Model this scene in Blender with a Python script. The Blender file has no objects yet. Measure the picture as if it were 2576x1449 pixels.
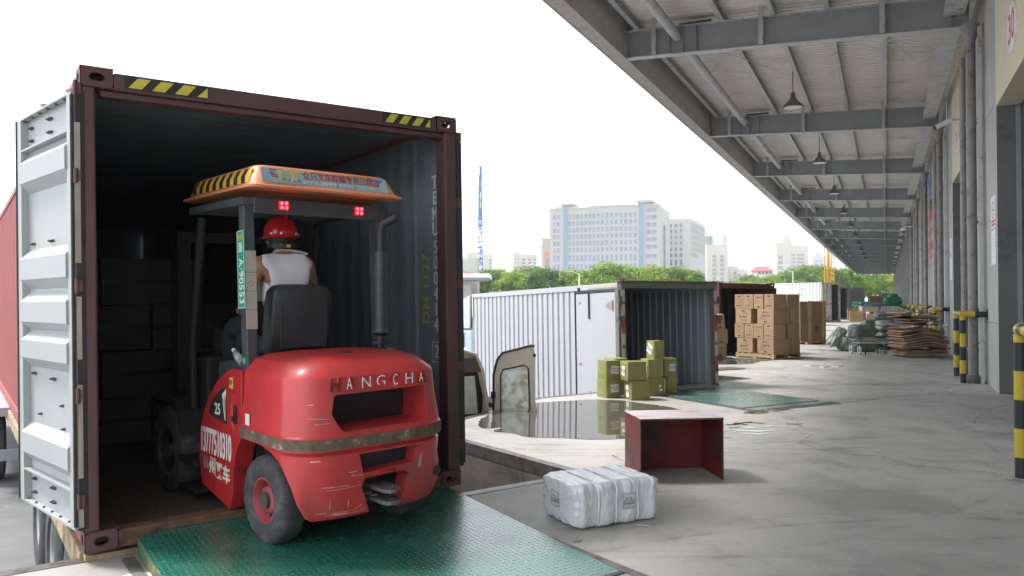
import bpy, bmesh, math, random
from math import sin, cos, pi, radians, sqrt
from mathutils import Vector, Matrix, noise as mnoise

# ------------------------------------------------------------------ camera, sky, sun, exposure
SC = bpy.context.scene
COL = SC.collection
CAM_H = 1.55
cam_data = bpy.data.cameras.new("camera")
cam_data.sensor_width = 36.0
cam_data.lens = 36.0 * 1935.0 / 2576.0
cam_data.clip_start = 0.05
cam_data.clip_end = 5000
cam = bpy.data.objects.new("camera", cam_data)
cam.location = (0, 0, CAM_H)
cam.rotation_euler = (radians(90) + math.atan(32.5 / 1935.0), 0, 0)
COL.objects.link(cam)
SC.camera = cam

SUN_EL, SUN_AZ = radians(58), radians(-75)     # azimuth measured from +Y towards +X
world = bpy.data.worlds.new("World")
SC.world = world
world.use_nodes = True
wn = world.node_tree
sky = wn.nodes.new("ShaderNodeTexSky")
sky.sky_type = 'NISHITA'
sky.sun_disc = False
sky.sun_elevation = SUN_EL
sky.sun_rotation = SUN_AZ
sky.air_density = 1.0
sky.dust_density = 2.0
sky.ozone_density = 1.0
# thin bright summer overcast over the blue: soft clouds mixed into the sky
wtc = wn.nodes.new("ShaderNodeTexCoord"); wno = wn.nodes.new("ShaderNodeTexNoise"); wno.inputs["Scale"].default_value = 1.6
wno.inputs["Detail"].default_value = 4; wn.links.new(wtc.outputs["Generated"], wno.inputs["Vector"])
wrm = wn.nodes.new("ShaderNodeMapRange"); wn.links.new(wno.outputs[0], wrm.inputs[0])
wrm.inputs[1].default_value = .35; wrm.inputs[2].default_value = .65; wrm.inputs[3].default_value = .72; wrm.inputs[4].default_value = .95
wmx = wn.nodes.new("ShaderNodeMix"); wmx.data_type = 'RGBA'; wn.links.new(wrm.outputs[0], wmx.inputs[0])
wn.links.new(sky.outputs[0], wmx.inputs[6]); wmx.inputs[7].default_value = (5.6, 5.9, 6.1, 1)
wn.links.new(wmx.outputs[2], wn.nodes["Background"].inputs[0])
wn.nodes["Background"].inputs[1].default_value = 0.15

sun_data = bpy.data.lights.new("sun", 'SUN')
sun_data.energy = 2.0
sun_data.angle = radians(12)
sun_data.color = (1.0, 0.96, 0.9)
sun = bpy.data.objects.new("sun", sun_data)
sd = Vector((sin(SUN_AZ) * cos(SUN_EL), cos(SUN_AZ) * cos(SUN_EL), sin(SUN_EL)))
sun.rotation_euler = sd.to_track_quat('Z', 'Y').to_euler()
sun.location = (0, 0, 50)
COL.objects.link(sun)

SC.view_settings.view_transform = 'Standard'
SC.view_settings.look = 'None'
SC.view_settings.gamma = 1.0
SC.view_settings.exposure = 1.5
SC.render.engine = 'CYCLES'
SC.cycles.max_bounces = 7
SC.cycles.diffuse_bounces = 5
SC.cycles.transparent_max_bounces = 8

# ------------------------------------------------------------------ frames of the place
TH = radians(25.9)                       # the warehouse wall runs 25.9 degrees to the right of straight ahead
CT, ST = cos(TH), sin(TH)
YARD_Z = -1.05
def W(lat, al, z=0.0):                   # metres right of / along the wall direction -> world
    return Vector((CT * lat + ST * al, -ST * lat + CT * al, z))
PITCH = math.atan(32.5 / 1935.0)
def G(px, py, z=0.0):                    # survey of the photograph: the ground point at height z
    dx = (px - 1288) / 1935.0; dz = -(py - 724.5) / 1935.0
    a, b, c = dx, cos(PITCH) - dz * sin(PITCH), sin(PITCH) + dz * cos(PITCH)
    t = (z - CAM_H) / c
    return Vector((a * t, b * t, z))
def RZ(a): return Matrix.Rotation(a, 4, 'Z')
def RX(a): return Matrix.Rotation(a, 4, 'X')
def RY(a): return Matrix.Rotation(a, 4, 'Y')
def T(x, y=0, z=0):
    return Matrix.Translation(x) if isinstance(x, Vector) else Matrix.Translation((x, y, z))
def S(x, y, z): return Matrix.Diagonal((x, y, z, 1))

# ------------------------------------------------------------------ materials
MATS = {}
def _ramp(nt, src, p0, p1, c0=(0, 0, 0, 1), c1=(1, 1, 1, 1)):
    r = nt.nodes.new("ShaderNodeValToRGB")
    r.color_ramp.elements[0].position = p0; r.color_ramp.elements[1].position = p1
    r.color_ramp.elements[0].color = c0; r.color_ramp.elements[1].color = c1
    nt.links.new(src, r.inputs[0]); return r
def _noise(nt, vec, scale, detail=6, rough=.6):
    n = nt.nodes.new("ShaderNodeTexNoise")
    n.inputs["Scale"].default_value = scale; n.inputs["Detail"].default_value = detail
    n.inputs["Roughness"].default_value = rough
    nt.links.new(vec, n.inputs["Vector"]); return n
def _mix(nt, fac, a, b, mode='MIX'):
    m = nt.nodes.new("ShaderNodeMix"); m.data_type = 'RGBA'; m.blend_type = mode
    for sock, v in ((m.inputs[0], fac), (m.inputs[6], a), (m.inputs[7], b)):
        if hasattr(v, "links"): nt.links.new(v, sock)
        elif isinstance(v, (int, float)): sock.default_value = v
        else: sock.default_value = (v[0], v[1], v[2], 1)
    return m.outputs[2]
def _math(nt, op, a, b=None, c=None):
    m = nt.nodes.new("ShaderNodeMath"); m.operation = op
    for i, v in enumerate((a, b, c)):
        if v is None: continue
        if hasattr(v, "links"): nt.links.new(v, m.inputs[i])
        else: m.inputs[i].default_value = v
    return m.outputs[0]
def mat(name, col, rough=.6, metal=0., var=.18, vs=4., bump=.0, bs=40., dirt=None, dirt_amt=.0, dirt_scale=3.,
        spots=None, spot_amt=.0, spot_scale=25., spec=.5, stretch=None, trans=0., emit=None, est=0., alpha=1., rvar=.1, objvar=0.,
        coat=0.):
    if name in MATS: return MATS[name]
    m = bpy.data.materials.new(name); m.use_nodes = True; nt = m.node_tree
    b = nt.nodes["Principled BSDF"]
    tc = nt.nodes.new("ShaderNodeTexCoord"); vec = tc.outputs["Object"]
    if stretch:
        mp = nt.nodes.new("ShaderNodeMapping"); mp.inputs["Scale"].default_value = stretch
        nt.links.new(vec, mp.inputs[0]); vec = mp.outputs[0]
    n = _noise(nt, vec, vs)
    r = _ramp(nt, n.outputs[0], .3, .7)
    lo = [c * (1 - var) for c in col]; hi = [min(1, c * (1 + var * .7)) for c in col]
    c = _mix(nt, r.outputs[0], lo, hi)
    if objvar:
        oi = nt.nodes.new("ShaderNodeObjectInfo")
        f = _math(nt, 'MULTIPLY_ADD', oi.outputs["Random"], objvar, 1 - objvar * .5)
        hsv = nt.nodes.new("ShaderNodeHueSaturation"); nt.links.new(f, hsv.inputs["Value"]); nt.links.new(c, hsv.inputs["Color"])
        c = hsv.outputs[0]
    if dirt:
        n2 = _noise(nt, vec, dirt_scale, 10, .7)
        r2 = _ramp(nt, n2.outputs[0], .62 - dirt_amt * .3, .72 - dirt_amt * .2)
        c = _mix(nt, r2.outputs[0], c, dirt)
    if spots:
        n3 = _noise(nt, vec, spot_scale, 4, .8)
        r3 = _ramp(nt, n3.outputs[0], .70 - spot_amt * .3, .74 - spot_amt * .3)
        c = _mix(nt, r3.outputs[0], c, spots)
    nt.links.new(c, b.inputs["Base Color"])
    rr = nt.nodes.new("ShaderNodeMapRange"); nt.links.new(n.outputs[0], rr.inputs[0])
    rr.inputs[3].default_value = max(0, rough - rvar); rr.inputs[4].default_value = min(1, rough + rvar)
    nt.links.new(rr.outputs[0], b.inputs["Roughness"])
    b.inputs["Metallic"].default_value = metal
    b.inputs["Specular IOR Level"].default_value = spec
    if coat: b.inputs["Coat Weight"].default_value = coat; b.inputs["Coat Roughness"].default_value = .12
    if trans: b.inputs["Transmission Weight"].default_value = trans
    if alpha < 1: b.inputs["Alpha"].default_value = alpha
    if emit: b.inputs["Emission Color"].default_value = (*emit, 1); b.inputs["Emission Strength"].default_value = est
    if bump:
        nb = _noise(nt, vec, bs, 5, .6); bp = nt.nodes.new("ShaderNodeBump")
        bp.inputs["Strength"].default_value = bump; bp.inputs["Distance"].default_value = .01
        nt.links.new(nb.outputs[0], bp.inputs["Height"]); nt.links.new(bp.outputs[0], b.inputs["Normal"])
    MATS[name] = m
    return m

def stripes_mat(name, c1, c2, axis, period, offset, rough=.45):
    m = bpy.data.materials.new(name); m.use_nodes = True; nt = m.node_tree; b = nt.nodes["Principled BSDF"]
    tc = nt.nodes.new("ShaderNodeTexCoord"); sp = nt.nodes.new("ShaderNodeSeparateXYZ")
    nt.links.new(tc.outputs["Object"], sp.inputs[0])
    a = _math(nt, 'SUBTRACT', sp.outputs[axis], offset); a = _math(nt, 'DIVIDE', a, period)
    a = _math(nt, 'FRACT', a); f = _math(nt, 'LESS_THAN', a, .5)
    n = _noise(nt, tc.outputs["Object"], 14, 8, .7); r = _ramp(nt, n.outputs[0], .60, .72)
    c = _mix(nt, f, c1, c2); c = _mix(nt, _math(nt, 'MULTIPLY', r.outputs[0], .55), c, (.09, .085, .08))
    nt.links.new(c, b.inputs["Base Color"]); b.inputs["Roughness"].default_value = rough
    MATS[name] = m; return m

# ------------------------------------------------------------------ mesh builder
class MB:
    def __init__(s, M=None): s.v = []; s.f = []; s.mi = []; s.M = M or Matrix.Identity(4)
    def add(s, vs, fs, m=0, M=None):
        MM = s.M @ M if M is not None else s.M
        k = len(s.v); s.v += [MM @ Vector(p) for p in vs]
        for f in fs: s.f.append([i + k for i in f]); s.mi.append(m)
        return s
    def box(s, x0, x1, y0, y1, z0, z1, m=0, M=None):
        vs = [(x0, y0, z0), (x1, y0, z0), (x1, y1, z0), (x0, y1, z0), (x0, y0, z1), (x1, y0, z1), (x1, y1, z1), (x0, y1, z1)]
        return s.add(vs, [(0, 3, 2, 1), (4, 5, 6, 7), (0, 1, 5, 4), (1, 2, 6, 5), (2, 3, 7, 6), (3, 0, 4, 7)], m, M)
    def cbox(s, c, d, m=0, M=None):
        return s.box(c[0] - d[0] / 2, c[0] + d[0] / 2, c[1] - d[1] / 2, c[1] + d[1] / 2, c[2] - d[2] / 2, c[2] + d[2] / 2, m, M)
    def bar(s, p0, p1, w, h, m=0, up=(0, 0, 1)):
        p0 = Vector(p0); p1 = Vector(p1); d = (p1 - p0); L = d.length; d.normalize(); u = Vector(up)
        if abs(d.dot(u)) > .99: u = Vector((0, 1, 0))
        x = d.cross(u).normalized(); z = x.cross(d).normalized()
        R = Matrix((x, d, z)).transposed().to_4x4(); R.translation = p0
        return s.box(-w / 2, w / 2, 0, L, -h / 2, h / 2, m, R)
    def cyl(s, p0, p1, r0, r1=None, n=16, m=0, cap=True):
        r1 = r0 if r1 is None else r1
        p0 = Vector(p0); p1 = Vector(p1); d = (p1 - p0).normalized()
        a = d.orthogonal().normalized(); b = d.cross(a)
        vs = [p0 + (a * cos(2 * pi * i / n) + b * sin(2 * pi * i / n)) * r0 for i in range(n)]
        vs += [p1 + (a * cos(2 * pi * i / n) + b * sin(2 * pi * i / n)) * r1 for i in range(n)]
        fs = [(i, (i + 1) % n, n + (i + 1) % n, n + i) for i in range(n)]
        if cap: fs += [tuple(range(n - 1, -1, -1)), tuple(range(n, 2 * n))]
        return s.add(vs, fs, m)
    def tube(s, pts, r, n=8, m=0, cap=True):
        pts = [Vector(p) for p in pts]; rs = r if isinstance(r, (list, tuple)) else [r] * len(pts)
        vs = []; prev = None
        for i, p in enumerate(pts):
            d = (pts[min(i + 1, len(pts) - 1)] - pts[max(i - 1, 0)]).normalized()
            if prev is None: a = d.orthogonal().normalized()
            else: a = (prev - d * prev.dot(d)).normalized()
            prev = a; b = d.cross(a)
            vs += [p + (a * cos(2 * pi * k / n) + b * sin(2 * pi * k / n)) * rs[i] for k in range(n)]
        fs = []
        for i in range(len(pts) - 1):
            fs += [(i * n + k, i * n + (k + 1) % n, (i + 1) * n + (k + 1) % n, (i + 1) * n + k) for k in range(n)]
        if cap: fs += [tuple(range(n - 1, -1, -1)), tuple(range((len(pts) - 1) * n, len(pts) * n))]
        return s.add(vs, fs, m)
    def prism(s, poly, h0, h1, plane='XY', m=0, M=None):
        def P(u, v, h): return {'XY': (u, v, h), 'YZ': (h, u, v), 'XZ': (u, h, v)}[plane]
        n = len(poly); vs = [P(u, v, h0) for u, v in poly] + [P(u, v, h1) for u, v in poly]
        fs = [(i, (i + 1) % n, n + (i + 1) % n, n + i) for i in range(n)] + [tuple(range(n - 1, -1, -1)), tuple(range(n, 2 * n))]
        return s.add(vs, fs, m, M)
    def loft(s, rings, m=0, closed=True, cap=True, M=None):
        n = len(rings[0]); vs = [p for r in rings for p in r]; fs = []
        for i in range(len(rings) - 1):
            for k in range(n if closed else n - 1):
                fs.append((i * n + k, i * n + (k + 1) % n, (i + 1) * n + (k + 1) % n, (i + 1) * n + k))
        if cap: fs += [tuple(range(n - 1, -1, -1)), tuple(range((len(rings) - 1) * n, len(rings) * n))]
        return s.add(vs, fs, m, M)
    def lathe(s, prof, M=None, n=24, m=0, cap=True):   # prof = (r, z) around local Z
        rings = [[(r * cos(2 * pi * k / n), r * sin(2 * pi * k / n), z) for k in range(n)] for r, z in prof]
        return s.loft(rings, m, True, cap, M)
    def sheet(s, prof, a, b, m=0, M=None, thick=0):
        """prof: list of (u, w) corrugation; extruded from a to b; local u->Y, w->X, height->Z"""
        vs = [(w, u, a) for u, w in prof] + [(w, u, b) for u, w in prof]; n = len(prof)
        return s.add(vs, [(i, i + 1, n + i + 1, n + i) for i in range(n - 1)], m, M)
    def quad(s, a, b, c, d, m=0): return s.add([a, b, c, d], [(0, 1, 2, 3)], m)
    def build(s, name, mats, parent=None, smooth=0, bevel=0, seg=2, label=None, fix=True, mod=True):
        me = bpy.data.meshes.new(name); me.from_pydata([tuple(v) for v in s.v], [], s.f)
        if not isinstance(mats, (list, tuple)): mats = [mats]
        for x in mats: me.materials.append(x)
        me.polygons.foreach_set("material_index", s.mi)
        if fix:
            bm = bmesh.new(); bm.from_mesh(me); bmesh.ops.recalc_face_normals(bm, faces=bm.faces); bm.to_mesh(me); bm.free()
        if smooth:
            me.shade_smooth()
            if smooth < 180: me.set_sharp_from_angle(angle=radians(smooth))
        me.update()
        o = bpy.data.objects.new(name, me); COL.objects.link(o)
        if parent is not None: o.parent = parent
        if bevel:
            bv = o.modifiers.new("bevel", 'BEVEL'); bv.width = bevel; bv.segments = seg; bv.limit_method = 'ANGLE'
            bv.angle_limit = radians(35); bv.harden_normals = False
        if label: o['label'] = label
        return o

def tag(o, label=None, cat=None, group=None, kind=None):
    if label: o['label'] = label
    if cat: o['category'] = cat
    if group: o['group'] = group
    if kind: o['kind'] = kind
    return o
def thing(name, label, cat, M=None, group=None):
    o = bpy.data.objects.new(name, None); o.empty_display_size = .1; COL.objects.link(o)
    if M is not None: o.matrix_world = M
    return tag(o, label, cat, group)
KIDS = {}
def children(o): return [c for c in bpy.data.objects if c.parent == o]
def dup(o, M=None, label=None, group=None, parent=None):
    kids = children(o)
    c = o.copy(); COL.objects.link(c)
    if parent is not None: c.parent = parent
    if M is not None: c.matrix_world = M if parent is None else c.matrix_world
    if label: c['label'] = label
    if group: c['group'] = group
    for k in kids: dup(k, None, None, None, c)
    return c
def dup_part(o, parent, M):
    c = o.copy(); COL.objects.link(c); c.parent = parent; c.matrix_local = M; return c

def bool_diff(o, cutters):
    """subtract closed cutter meshes (MB lists) from o, baking the result"""
    tmp = []
    for i, c in enumerate(cutters):
        k = c.build("cutter", o.data.materials[0]); k.parent = o.parent; k.matrix_basis = o.matrix_basis.copy(); tmp.append(k)
        md = o.modifiers.new("cut", 'BOOLEAN'); md.operation = 'DIFFERENCE'; md.object = k; md.solver = 'EXACT'
    bpy.context.view_layer.update()
    me = bpy.data.meshes.new_from_object(o.evaluated_get(bpy.context.evaluated_depsgraph_get()))
    o.modifiers.clear(); old = o.data; o.data = me; me.name = old.name
    for k in tmp: bpy.data.objects.remove(k, do_unlink=True)
    return o

def split_loose(o):
    """give each loose piece of a part an object of its own, same name and parent"""
    bm = bmesh.new(); bm.from_mesh(o.data); seen = set(); isl = []
    for v in bm.verts:
        if v.index in seen: continue
        st = [v]; seen.add(v.index); cur = []
        while st:
            q = st.pop(); cur.append(q.index)
            for e in q.link_edges:
                w = e.other_vert(q)
                if w.index not in seen: seen.add(w.index); st.append(w)
        isl.append(set(cur))
    bm.free(); out = [o]
    if len(isl) < 2: return out
    src = o.data
    for n, keep in enumerate(isl):
        me = src.copy(); b = bmesh.new(); b.from_mesh(me); b.verts.ensure_lookup_table()
        bmesh.ops.delete(b, geom=[v for v in b.verts if v.index not in keep], context='VERTS'); b.to_mesh(me); b.free()
        if n == 0: o.data = me
        else: c = o.copy(); c.data = me; COL.objects.link(c); out.append(c)
    return out
_TXT = {}
def text(parent, s, size, m, M, name="lettering", sx=1., align='CENTER', vertical=False, bold=0., thick=.0008, label=None, line=1.0):
    """a mesh of letters; local x right, y up, lying in the plane z=0 of M (relative to parent)"""
    key = (s, align, vertical, bold, thick / size, line)
    if key not in _TXT:
        cu = bpy.data.curves.new("t", 'FONT'); cu.body = "\n".join(s) if vertical else s
        cu.align_x = align; cu.align_y = 'CENTER'; cu.size = 1.0; cu.extrude = thick / size; cu.offset = bold
        cu.space_line = line; cu.resolution_u = 3
        o = bpy.data.objects.new("t", cu); COL.objects.link(o); bpy.context.view_layer.update()
        me = bpy.data.meshes.new_from_object(o.evaluated_get(bpy.context.evaluated_depsgraph_get()))
        bpy.data.objects.remove(o, do_unlink=True); _TXT[key] = me
    me = _TXT[key].copy(); me.name = name; me.materials.clear(); me.materials.append(m)
    for p in me.polygons: p.material_index = 0
    me.transform(S(size * sx, size, size))
    o = bpy.data.objects.new(name, me); COL.objects.link(o); o.parent = parent; o.matrix_local = M
    if label: o['label'] = label
    return o
def face_M(o, xdir, ydir):
    """frame with origin o, x along xdir, y along ydir, z = x cross y"""
    x = Vector(xdir).normalized(); y = Vector(ydir).normalized(); z = x.cross(y)
    M = Matrix((x, y, z)).transposed().to_4x4(); M.translation = Vector(o); return M
# ================================================================== materials used in many places
M_asphalt = mat("asphalt", (.17, .17, .175), .85, var=.25, vs=1.2, bump=.4, bs=120, dirt=(.07, .07, .07), dirt_amt=.35, dirt_scale=.5)
M_grey_wall = mat("grey_wall_paint", (.42, .41, .395), .8, var=.10, vs=1.1, bump=.25, bs=60, dirt=(.17, .17, .165), dirt_amt=.12, dirt_scale=.7, spots=(.5, .5, .5), spot_amt=.02, spot_scale=30)
M_beige_wall = mat("beige_wall_paint", (.66, .60, .44), .8, var=.08, vs=1.5, bump=.2, bs=60, dirt=(.4, .37, .28), dirt_amt=.1, dirt_scale=1.)
M_steel_grey = mat("grey_painted_steel", (.32, .345, .36), .5, var=.12, vs=2., dirt=(.22, .22, .22), dirt_amt=.08, dirt_scale=1.6)
M_flange = mat("pale_grey_steel", (.52, .54, .55), .5, var=.12, vs=3., dirt=(.2, .17, .14), dirt_amt=.2, dirt_scale=4.)
M_deck = mat("roof_sheet", (.74, .71, .67), .55, var=.12, vs=.7, dirt=(.50, .45, .41), dirt_amt=.12, dirt_scale=.8)
M_dark = mat("black_rubber", (.022, .022, .024), .7, var=.3, vs=10)
M_black = mat("black_paint", (.03, .032, .036), .45, var=.2, vs=6)
M_white = mat("white_paint", (.78, .79, .80), .5, var=.05, vs=3)
M_red_print = mat("red_print", (.62, .07, .08), .6, var=.15, vs=20)
M_black_print = mat("black_print", (.03, .03, .035), .6, var=.2, vs=20)
M_white_print = mat("white_print", (.8, .8, .8), .6, var=.06, vs=20)
M_glass_dark = mat("dark_glass", (.05, .07, .08), .08, var=.1, vs=1, spec=.8)
M_galv = mat("galvanised_pipe", (.27, .26, .25), .55, var=.15, vs=3., dirt=(.14, .13, .12), dirt_amt=.3, dirt_scale=5)
M_rust = mat("rusty_steel", (.16, .085, .05), .8, var=.45, vs=14, bump=.4, bs=60, dirt=(.06, .04, .03), dirt_amt=.4, dirt_scale=9)
M_paper = mat("white_paper", (.72, .73, .76), .7, var=.05, vs=8)

# ------------------------------------------------------------------ wet, stained concrete
def concrete():
    m = bpy.data.materials.new("dock_concrete"); m.use_nodes = True; nt = m.node_tree; b = nt.nodes["Principled BSDF"]
    tc = nt.nodes.new("ShaderNodeTexCoord"); vec = tc.outputs["Object"]
    big = _noise(nt, vec, .33, 8, .65); mid = _noise(nt, vec, 1.7, 10, .7); fin = _noise(nt, vec, 45, 5, .7)
    c = _mix(nt, _ramp(nt, big.outputs[0], .38, .62).outputs[0], (.36, .352, .335), (.47, .46, .435))
    c = _mix(nt, _math(nt, 'MULTIPLY', _ramp(nt, mid.outputs[0], .5, .66).outputs[0], .45), c, (.17, .165, .155))
    c = _mix(nt, _math(nt, 'MULTIPLY', _ramp(nt, fin.outputs[0], .5, .75).outputs[0], .22), c, (.10, .10, .10))
    # tyre scuffs: stretched arcs
    mp = nt.nodes.new("ShaderNodeMapping"); mp.inputs["Rotation"].default_value = (0, 0, .35); mp.inputs["Scale"].default_value = (.35, 5., 1)
    nt.links.new(vec, mp.inputs[0])
    sc = _noise(nt, mp.outputs[0], 1.3, 6, .55); sc.inputs["Distortion"].default_value = 1.2
    c = _mix(nt, _math(nt, 'MULTIPLY', _ramp(nt, sc.outputs[0], .58, .70).outputs[0], .26), c, (.12, .12, .12))
    # cracks
    wv = nt.nodes.new("ShaderNodeVectorMath"); wv.operation = 'MULTIPLY_ADD'
    nt.links.new(mid.outputs[1], wv.inputs[0]); wv.inputs[1].default_value = (1.1, 1.1, 0); nt.links.new(vec, wv.inputs[2])
    vo = nt.nodes.new("ShaderNodeTexVoronoi"); vo.feature = 'DISTANCE_TO_EDGE'; vo.inputs["Scale"].default_value = .2
    nt.links.new(wv.outputs[0], vo.inputs["Vector"])
    cr = _ramp(nt, vo.outputs["Distance"], .0, .0045, (1, 1, 1, 1), (0, 0, 0, 1))
    c = _mix(nt, _math(nt, 'MULTIPLY', cr.outputs[0], .62), c, (.06, .058, .055))
    # oil drips and trodden dirt, grit
    vs_ = nt.nodes.new("ShaderNodeTexVoronoi"); vs_.inputs["Scale"].default_value = 2.3; nt.links.new(wv.outputs[0], vs_.inputs["Vector"])
    sp_ = _ramp(nt, vs_.outputs["Distance"], .03, .09, (1, 1, 1, 1), (0, 0, 0, 1))
    gate = _ramp(nt, _noise(nt, vec, .9, 3, .5).outputs[0], .52, .58)
    c = _mix(nt, _math(nt, 'MULTIPLY', _math(nt, 'MULTIPLY', sp_.outputs[0], gate.outputs[0]), .6), c, (.07, .068, .062))
    gr = _noise(nt, vec, 140, 2, .5)
    c = _mix(nt, _math(nt, 'MULTIPLY', _ramp(nt, gr.outputs[0], .60, .70).outputs[0], .35), c, (.12, .118, .11))
    c = _mix(nt, _math(nt, 'MULTIPLY', _ramp(nt, gr.outputs[0], .30, .38, (1, 1, 1, 1), (0, 0, 0, 1)).outputs[0], .25), c, (.6, .6, .57))
    # curved tyre marks where the forklifts turn
    sp = nt.nodes.new("ShaderNodeSeparateXYZ"); nt.links.new(vec, sp.inputs[0]); arcs = None
    for cx, cy, R_, w_ in ((1.2, 17.5, 9.2, .05), (1.25, 17.4, 9.55, .04), (9.5, 2.0, 6.2, .05), (9.6, 1.9, 6.5, .04), (-1.5, 12.5, 8.3, .045), (6.0, 19.5, 7.4, .05), (12.5, 5.5, 7.9, .045), (3.2, 0.2, 5.3, .04)):
        dx = _math(nt, 'SUBTRACT', sp.outputs[0], cx); dy = _math(nt, 'SUBTRACT', sp.outputs[1], cy)
        dd = _math(nt, 'SQRT', _math(nt, 'ADD', _math(nt, 'MULTIPLY', dx, dx), _math(nt, 'MULTIPLY', dy, dy)))
        f = _math(nt, 'SUBTRACT', 1., _math(nt, 'DIVIDE', _math(nt, 'ABSOLUTE', _math(nt, 'SUBTRACT', dd, R_)), w_)); f = _math(nt, 'MAXIMUM', f, 0.)
        arcs = f if arcs is None else _math(nt, 'MAXIMUM', arcs, f)
    msk = _ramp(nt, mid.outputs[0], .42, .6)
    c = _mix(nt, _math(nt, 'MULTIPLY', _math(nt, 'MULTIPLY', arcs, msk.outputs[0]), .42), c, (.09, .09, .09))
    # damp patches: darker and smoother
    dn = _noise(nt, vec, .52, 5, .5); damp = _ramp(nt, dn.outputs[0], .56, .63)
    c = _mix(nt, _math(nt, 'MULTIPLY', damp.outputs[0], .26), c, (.10, .10, .095))
    nt.links.new(c, b.inputs["Base Color"])
    r = _math(nt, 'MULTIPLY_ADD', damp.outputs[0], -.22, .52)
    r = _math(nt, 'MULTIPLY_ADD', fin.outputs[0], .15, r)
    nt.links.new(r, b.inputs["Roughness"])
    bp = nt.nodes.new("ShaderNodeBump"); bp.inputs["Strength"].default_value = .25; bp.inputs["Distance"].default_value = .01
    nt.links.new(_math(nt, 'ADD', fin.outputs[0], mid.outputs[0]), bp.inputs["Height"]); nt.links.new(bp.outputs[0], b.inputs["Normal"])
    return m
M_conc = concrete()
M_pit = mat("pit_wall_concrete", (.20, .19, .17), .9, var=.3, vs=2, bump=.5, bs=20, dirt=(.09, .085, .08), dirt_amt=.5, dirt_scale=1.4)
M_edge = mat("steel_edge_angle", (.17, .165, .165), .45, metal=.3, var=.3, vs=5, dirt=(.10, .07, .05), dirt_amt=.5, dirt_scale=6)

# ================================================================== yard and dock platform
mb = MB(); mb.add([(-900, -60, YARD_Z), (900, -60, YARD_Z), (900, 2500, YARD_Z), (-900, 2500, YARD_Z)], [(0, 1, 2, 3)])
tag(mb.build("yard_ground", M_asphalt), kind='structure')

PITCH_BAY = 9.4
pts = [(3.2, -8), (-5.04, -8), (-5.04, -1.54)]
tooth = []
for k in range(-1, 18):
    a = PITCH_BAY * k
    if k >= 0: tooth += [(-5.04, 1.83 + a)]
    if k >= 0: tooth += [(-2.50, 6.50 + a), (-5.04, 7.86 + a)]
pts = [(3.2, -8), (-5.04, -8)] + tooth + [(-5.04, 176), (3.2, 176)]
poly = [tuple(W(a, b).xy) for a, b in pts]
mb = MB(); mb.prism(poly, YARD_Z - .3, 0, 'XY')
n = len(mb.f)
for i, f in enumerate(mb.f): mb.mi[i] = 1
mb.mi[n - 1] = 0
dock = tag(mb.build("dock_platform", [M_conc, M_pit]), kind='structure')
mb = MB(); mc = MB()
for i in range(1, len(tooth)):
    p, q = W(*tooth[i - 1]), W(*tooth[i]); d = (q - p).normalized(); nrm = Vector((-d.y, d.x, 0))
    if (p - Vector((0, 0, 0))).length > 90: continue
    if nrm.dot(W(0, tooth[i][1]) - p) < 0: nrm = -nrm
    # a 10 cm steel angle let into the platform edge, 4 mm proud
    mb.add([p + Vector((0, 0, .004)) - nrm * .003, q + Vector((0, 0, .004)) - nrm * .003, q + nrm * .10 + Vector((0, 0, .004)), p + nrm * .10 + Vector((0, 0, .004)),
            p - nrm * .003 + Vector((0, 0, -.12)), q - nrm * .003 + Vector((0, 0, -.12))], [(0, 1, 2, 3), (0, 4, 5, 1)])
tag(mb.build("edge_angle", M_edge, dock))

# rubber buffers on the pit faces
fdir = (W(-2.5, 6.5) - W(-5.04, 1.83)).normalized()
# ------------------------------------------------------------------ puddles
def puddle_mat():
    m = bpy.data.materials.new("puddle_water"); m.use_nodes = True; nt = m.node_tree; b = nt.nodes["Principled BSDF"]
    tc = nt.nodes.new("ShaderNodeTexCoord"); n = _noise(nt, tc.outputs["Object"], 1.5, 5, .6)
    c = _mix(nt, n.outputs[0], (.075, .07, .062), (.12, .115, .10)); nt.links.new(c, b.inputs["Base Color"])
    b.inputs["Roughness"].default_value = .015; b.inputs["IOR"].default_value = 1.45; b.inputs["Specular IOR Level"].default_value = .75
    n2 = _noise(nt, tc.outputs["Object"], 6, 2, .5); bp = nt.nodes.new("ShaderNodeBump"); bp.inputs["Strength"].default_value = .012
    bp.inputs["Distance"].default_value = .01; nt.links.new(n2.outputs[0], bp.inputs["Height"]); nt.links.new(bp.outputs[0], b.inputs["Normal"])
    return m
M_puddle = puddle_mat()
def puddle(pix, seed, name="puddle"):
    rnd = random.Random(seed); P = [G(*p) for p in pix]; out = []
    n = len(P)
    for i in range(n):                       # Catmull-Rom round the outline with a ragged edge
        p0, p1, p2, p3 = P[i - 1], P[i], P[(i + 1) % n], P[(i + 2) % n]
        L = (p2 - p1).length; steps = max(3, int(L / .08))
        for j in range(steps):
            t = j / steps
            q = .5 * ((2 * p1) + (p2 - p0) * t + (2 * p0 - 5 * p1 + 4 * p2 - p3) * t * t + (-p0 + 3 * p1 - 3 * p2 + p3) * t ** 3)
            out.append((q.x + rnd.uniform(-.016, .016), q.y + rnd.uniform(-.012, .012)))
    mb = MB(); mb.add([(x, y, .004) for x, y in out], [tuple(range(len(out)))])
    return tag(mb.build(name, M_puddle, fix=True), kind='structure')
puddle([(1205, 1062), (1235, 1040), (1290, 1022), (1350, 1014), (1420, 1009), (1500, 1006), (1560, 1008), (1625, 1016), (1690, 1026), (1740, 1042),
        (1700, 1070), (1660, 1095), (1560, 1104), (1480, 1106), (1400, 1102), (1330, 1100), (1290, 1090), (1240, 1086), (1265, 1076), (1215, 1078)], 3)
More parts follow.
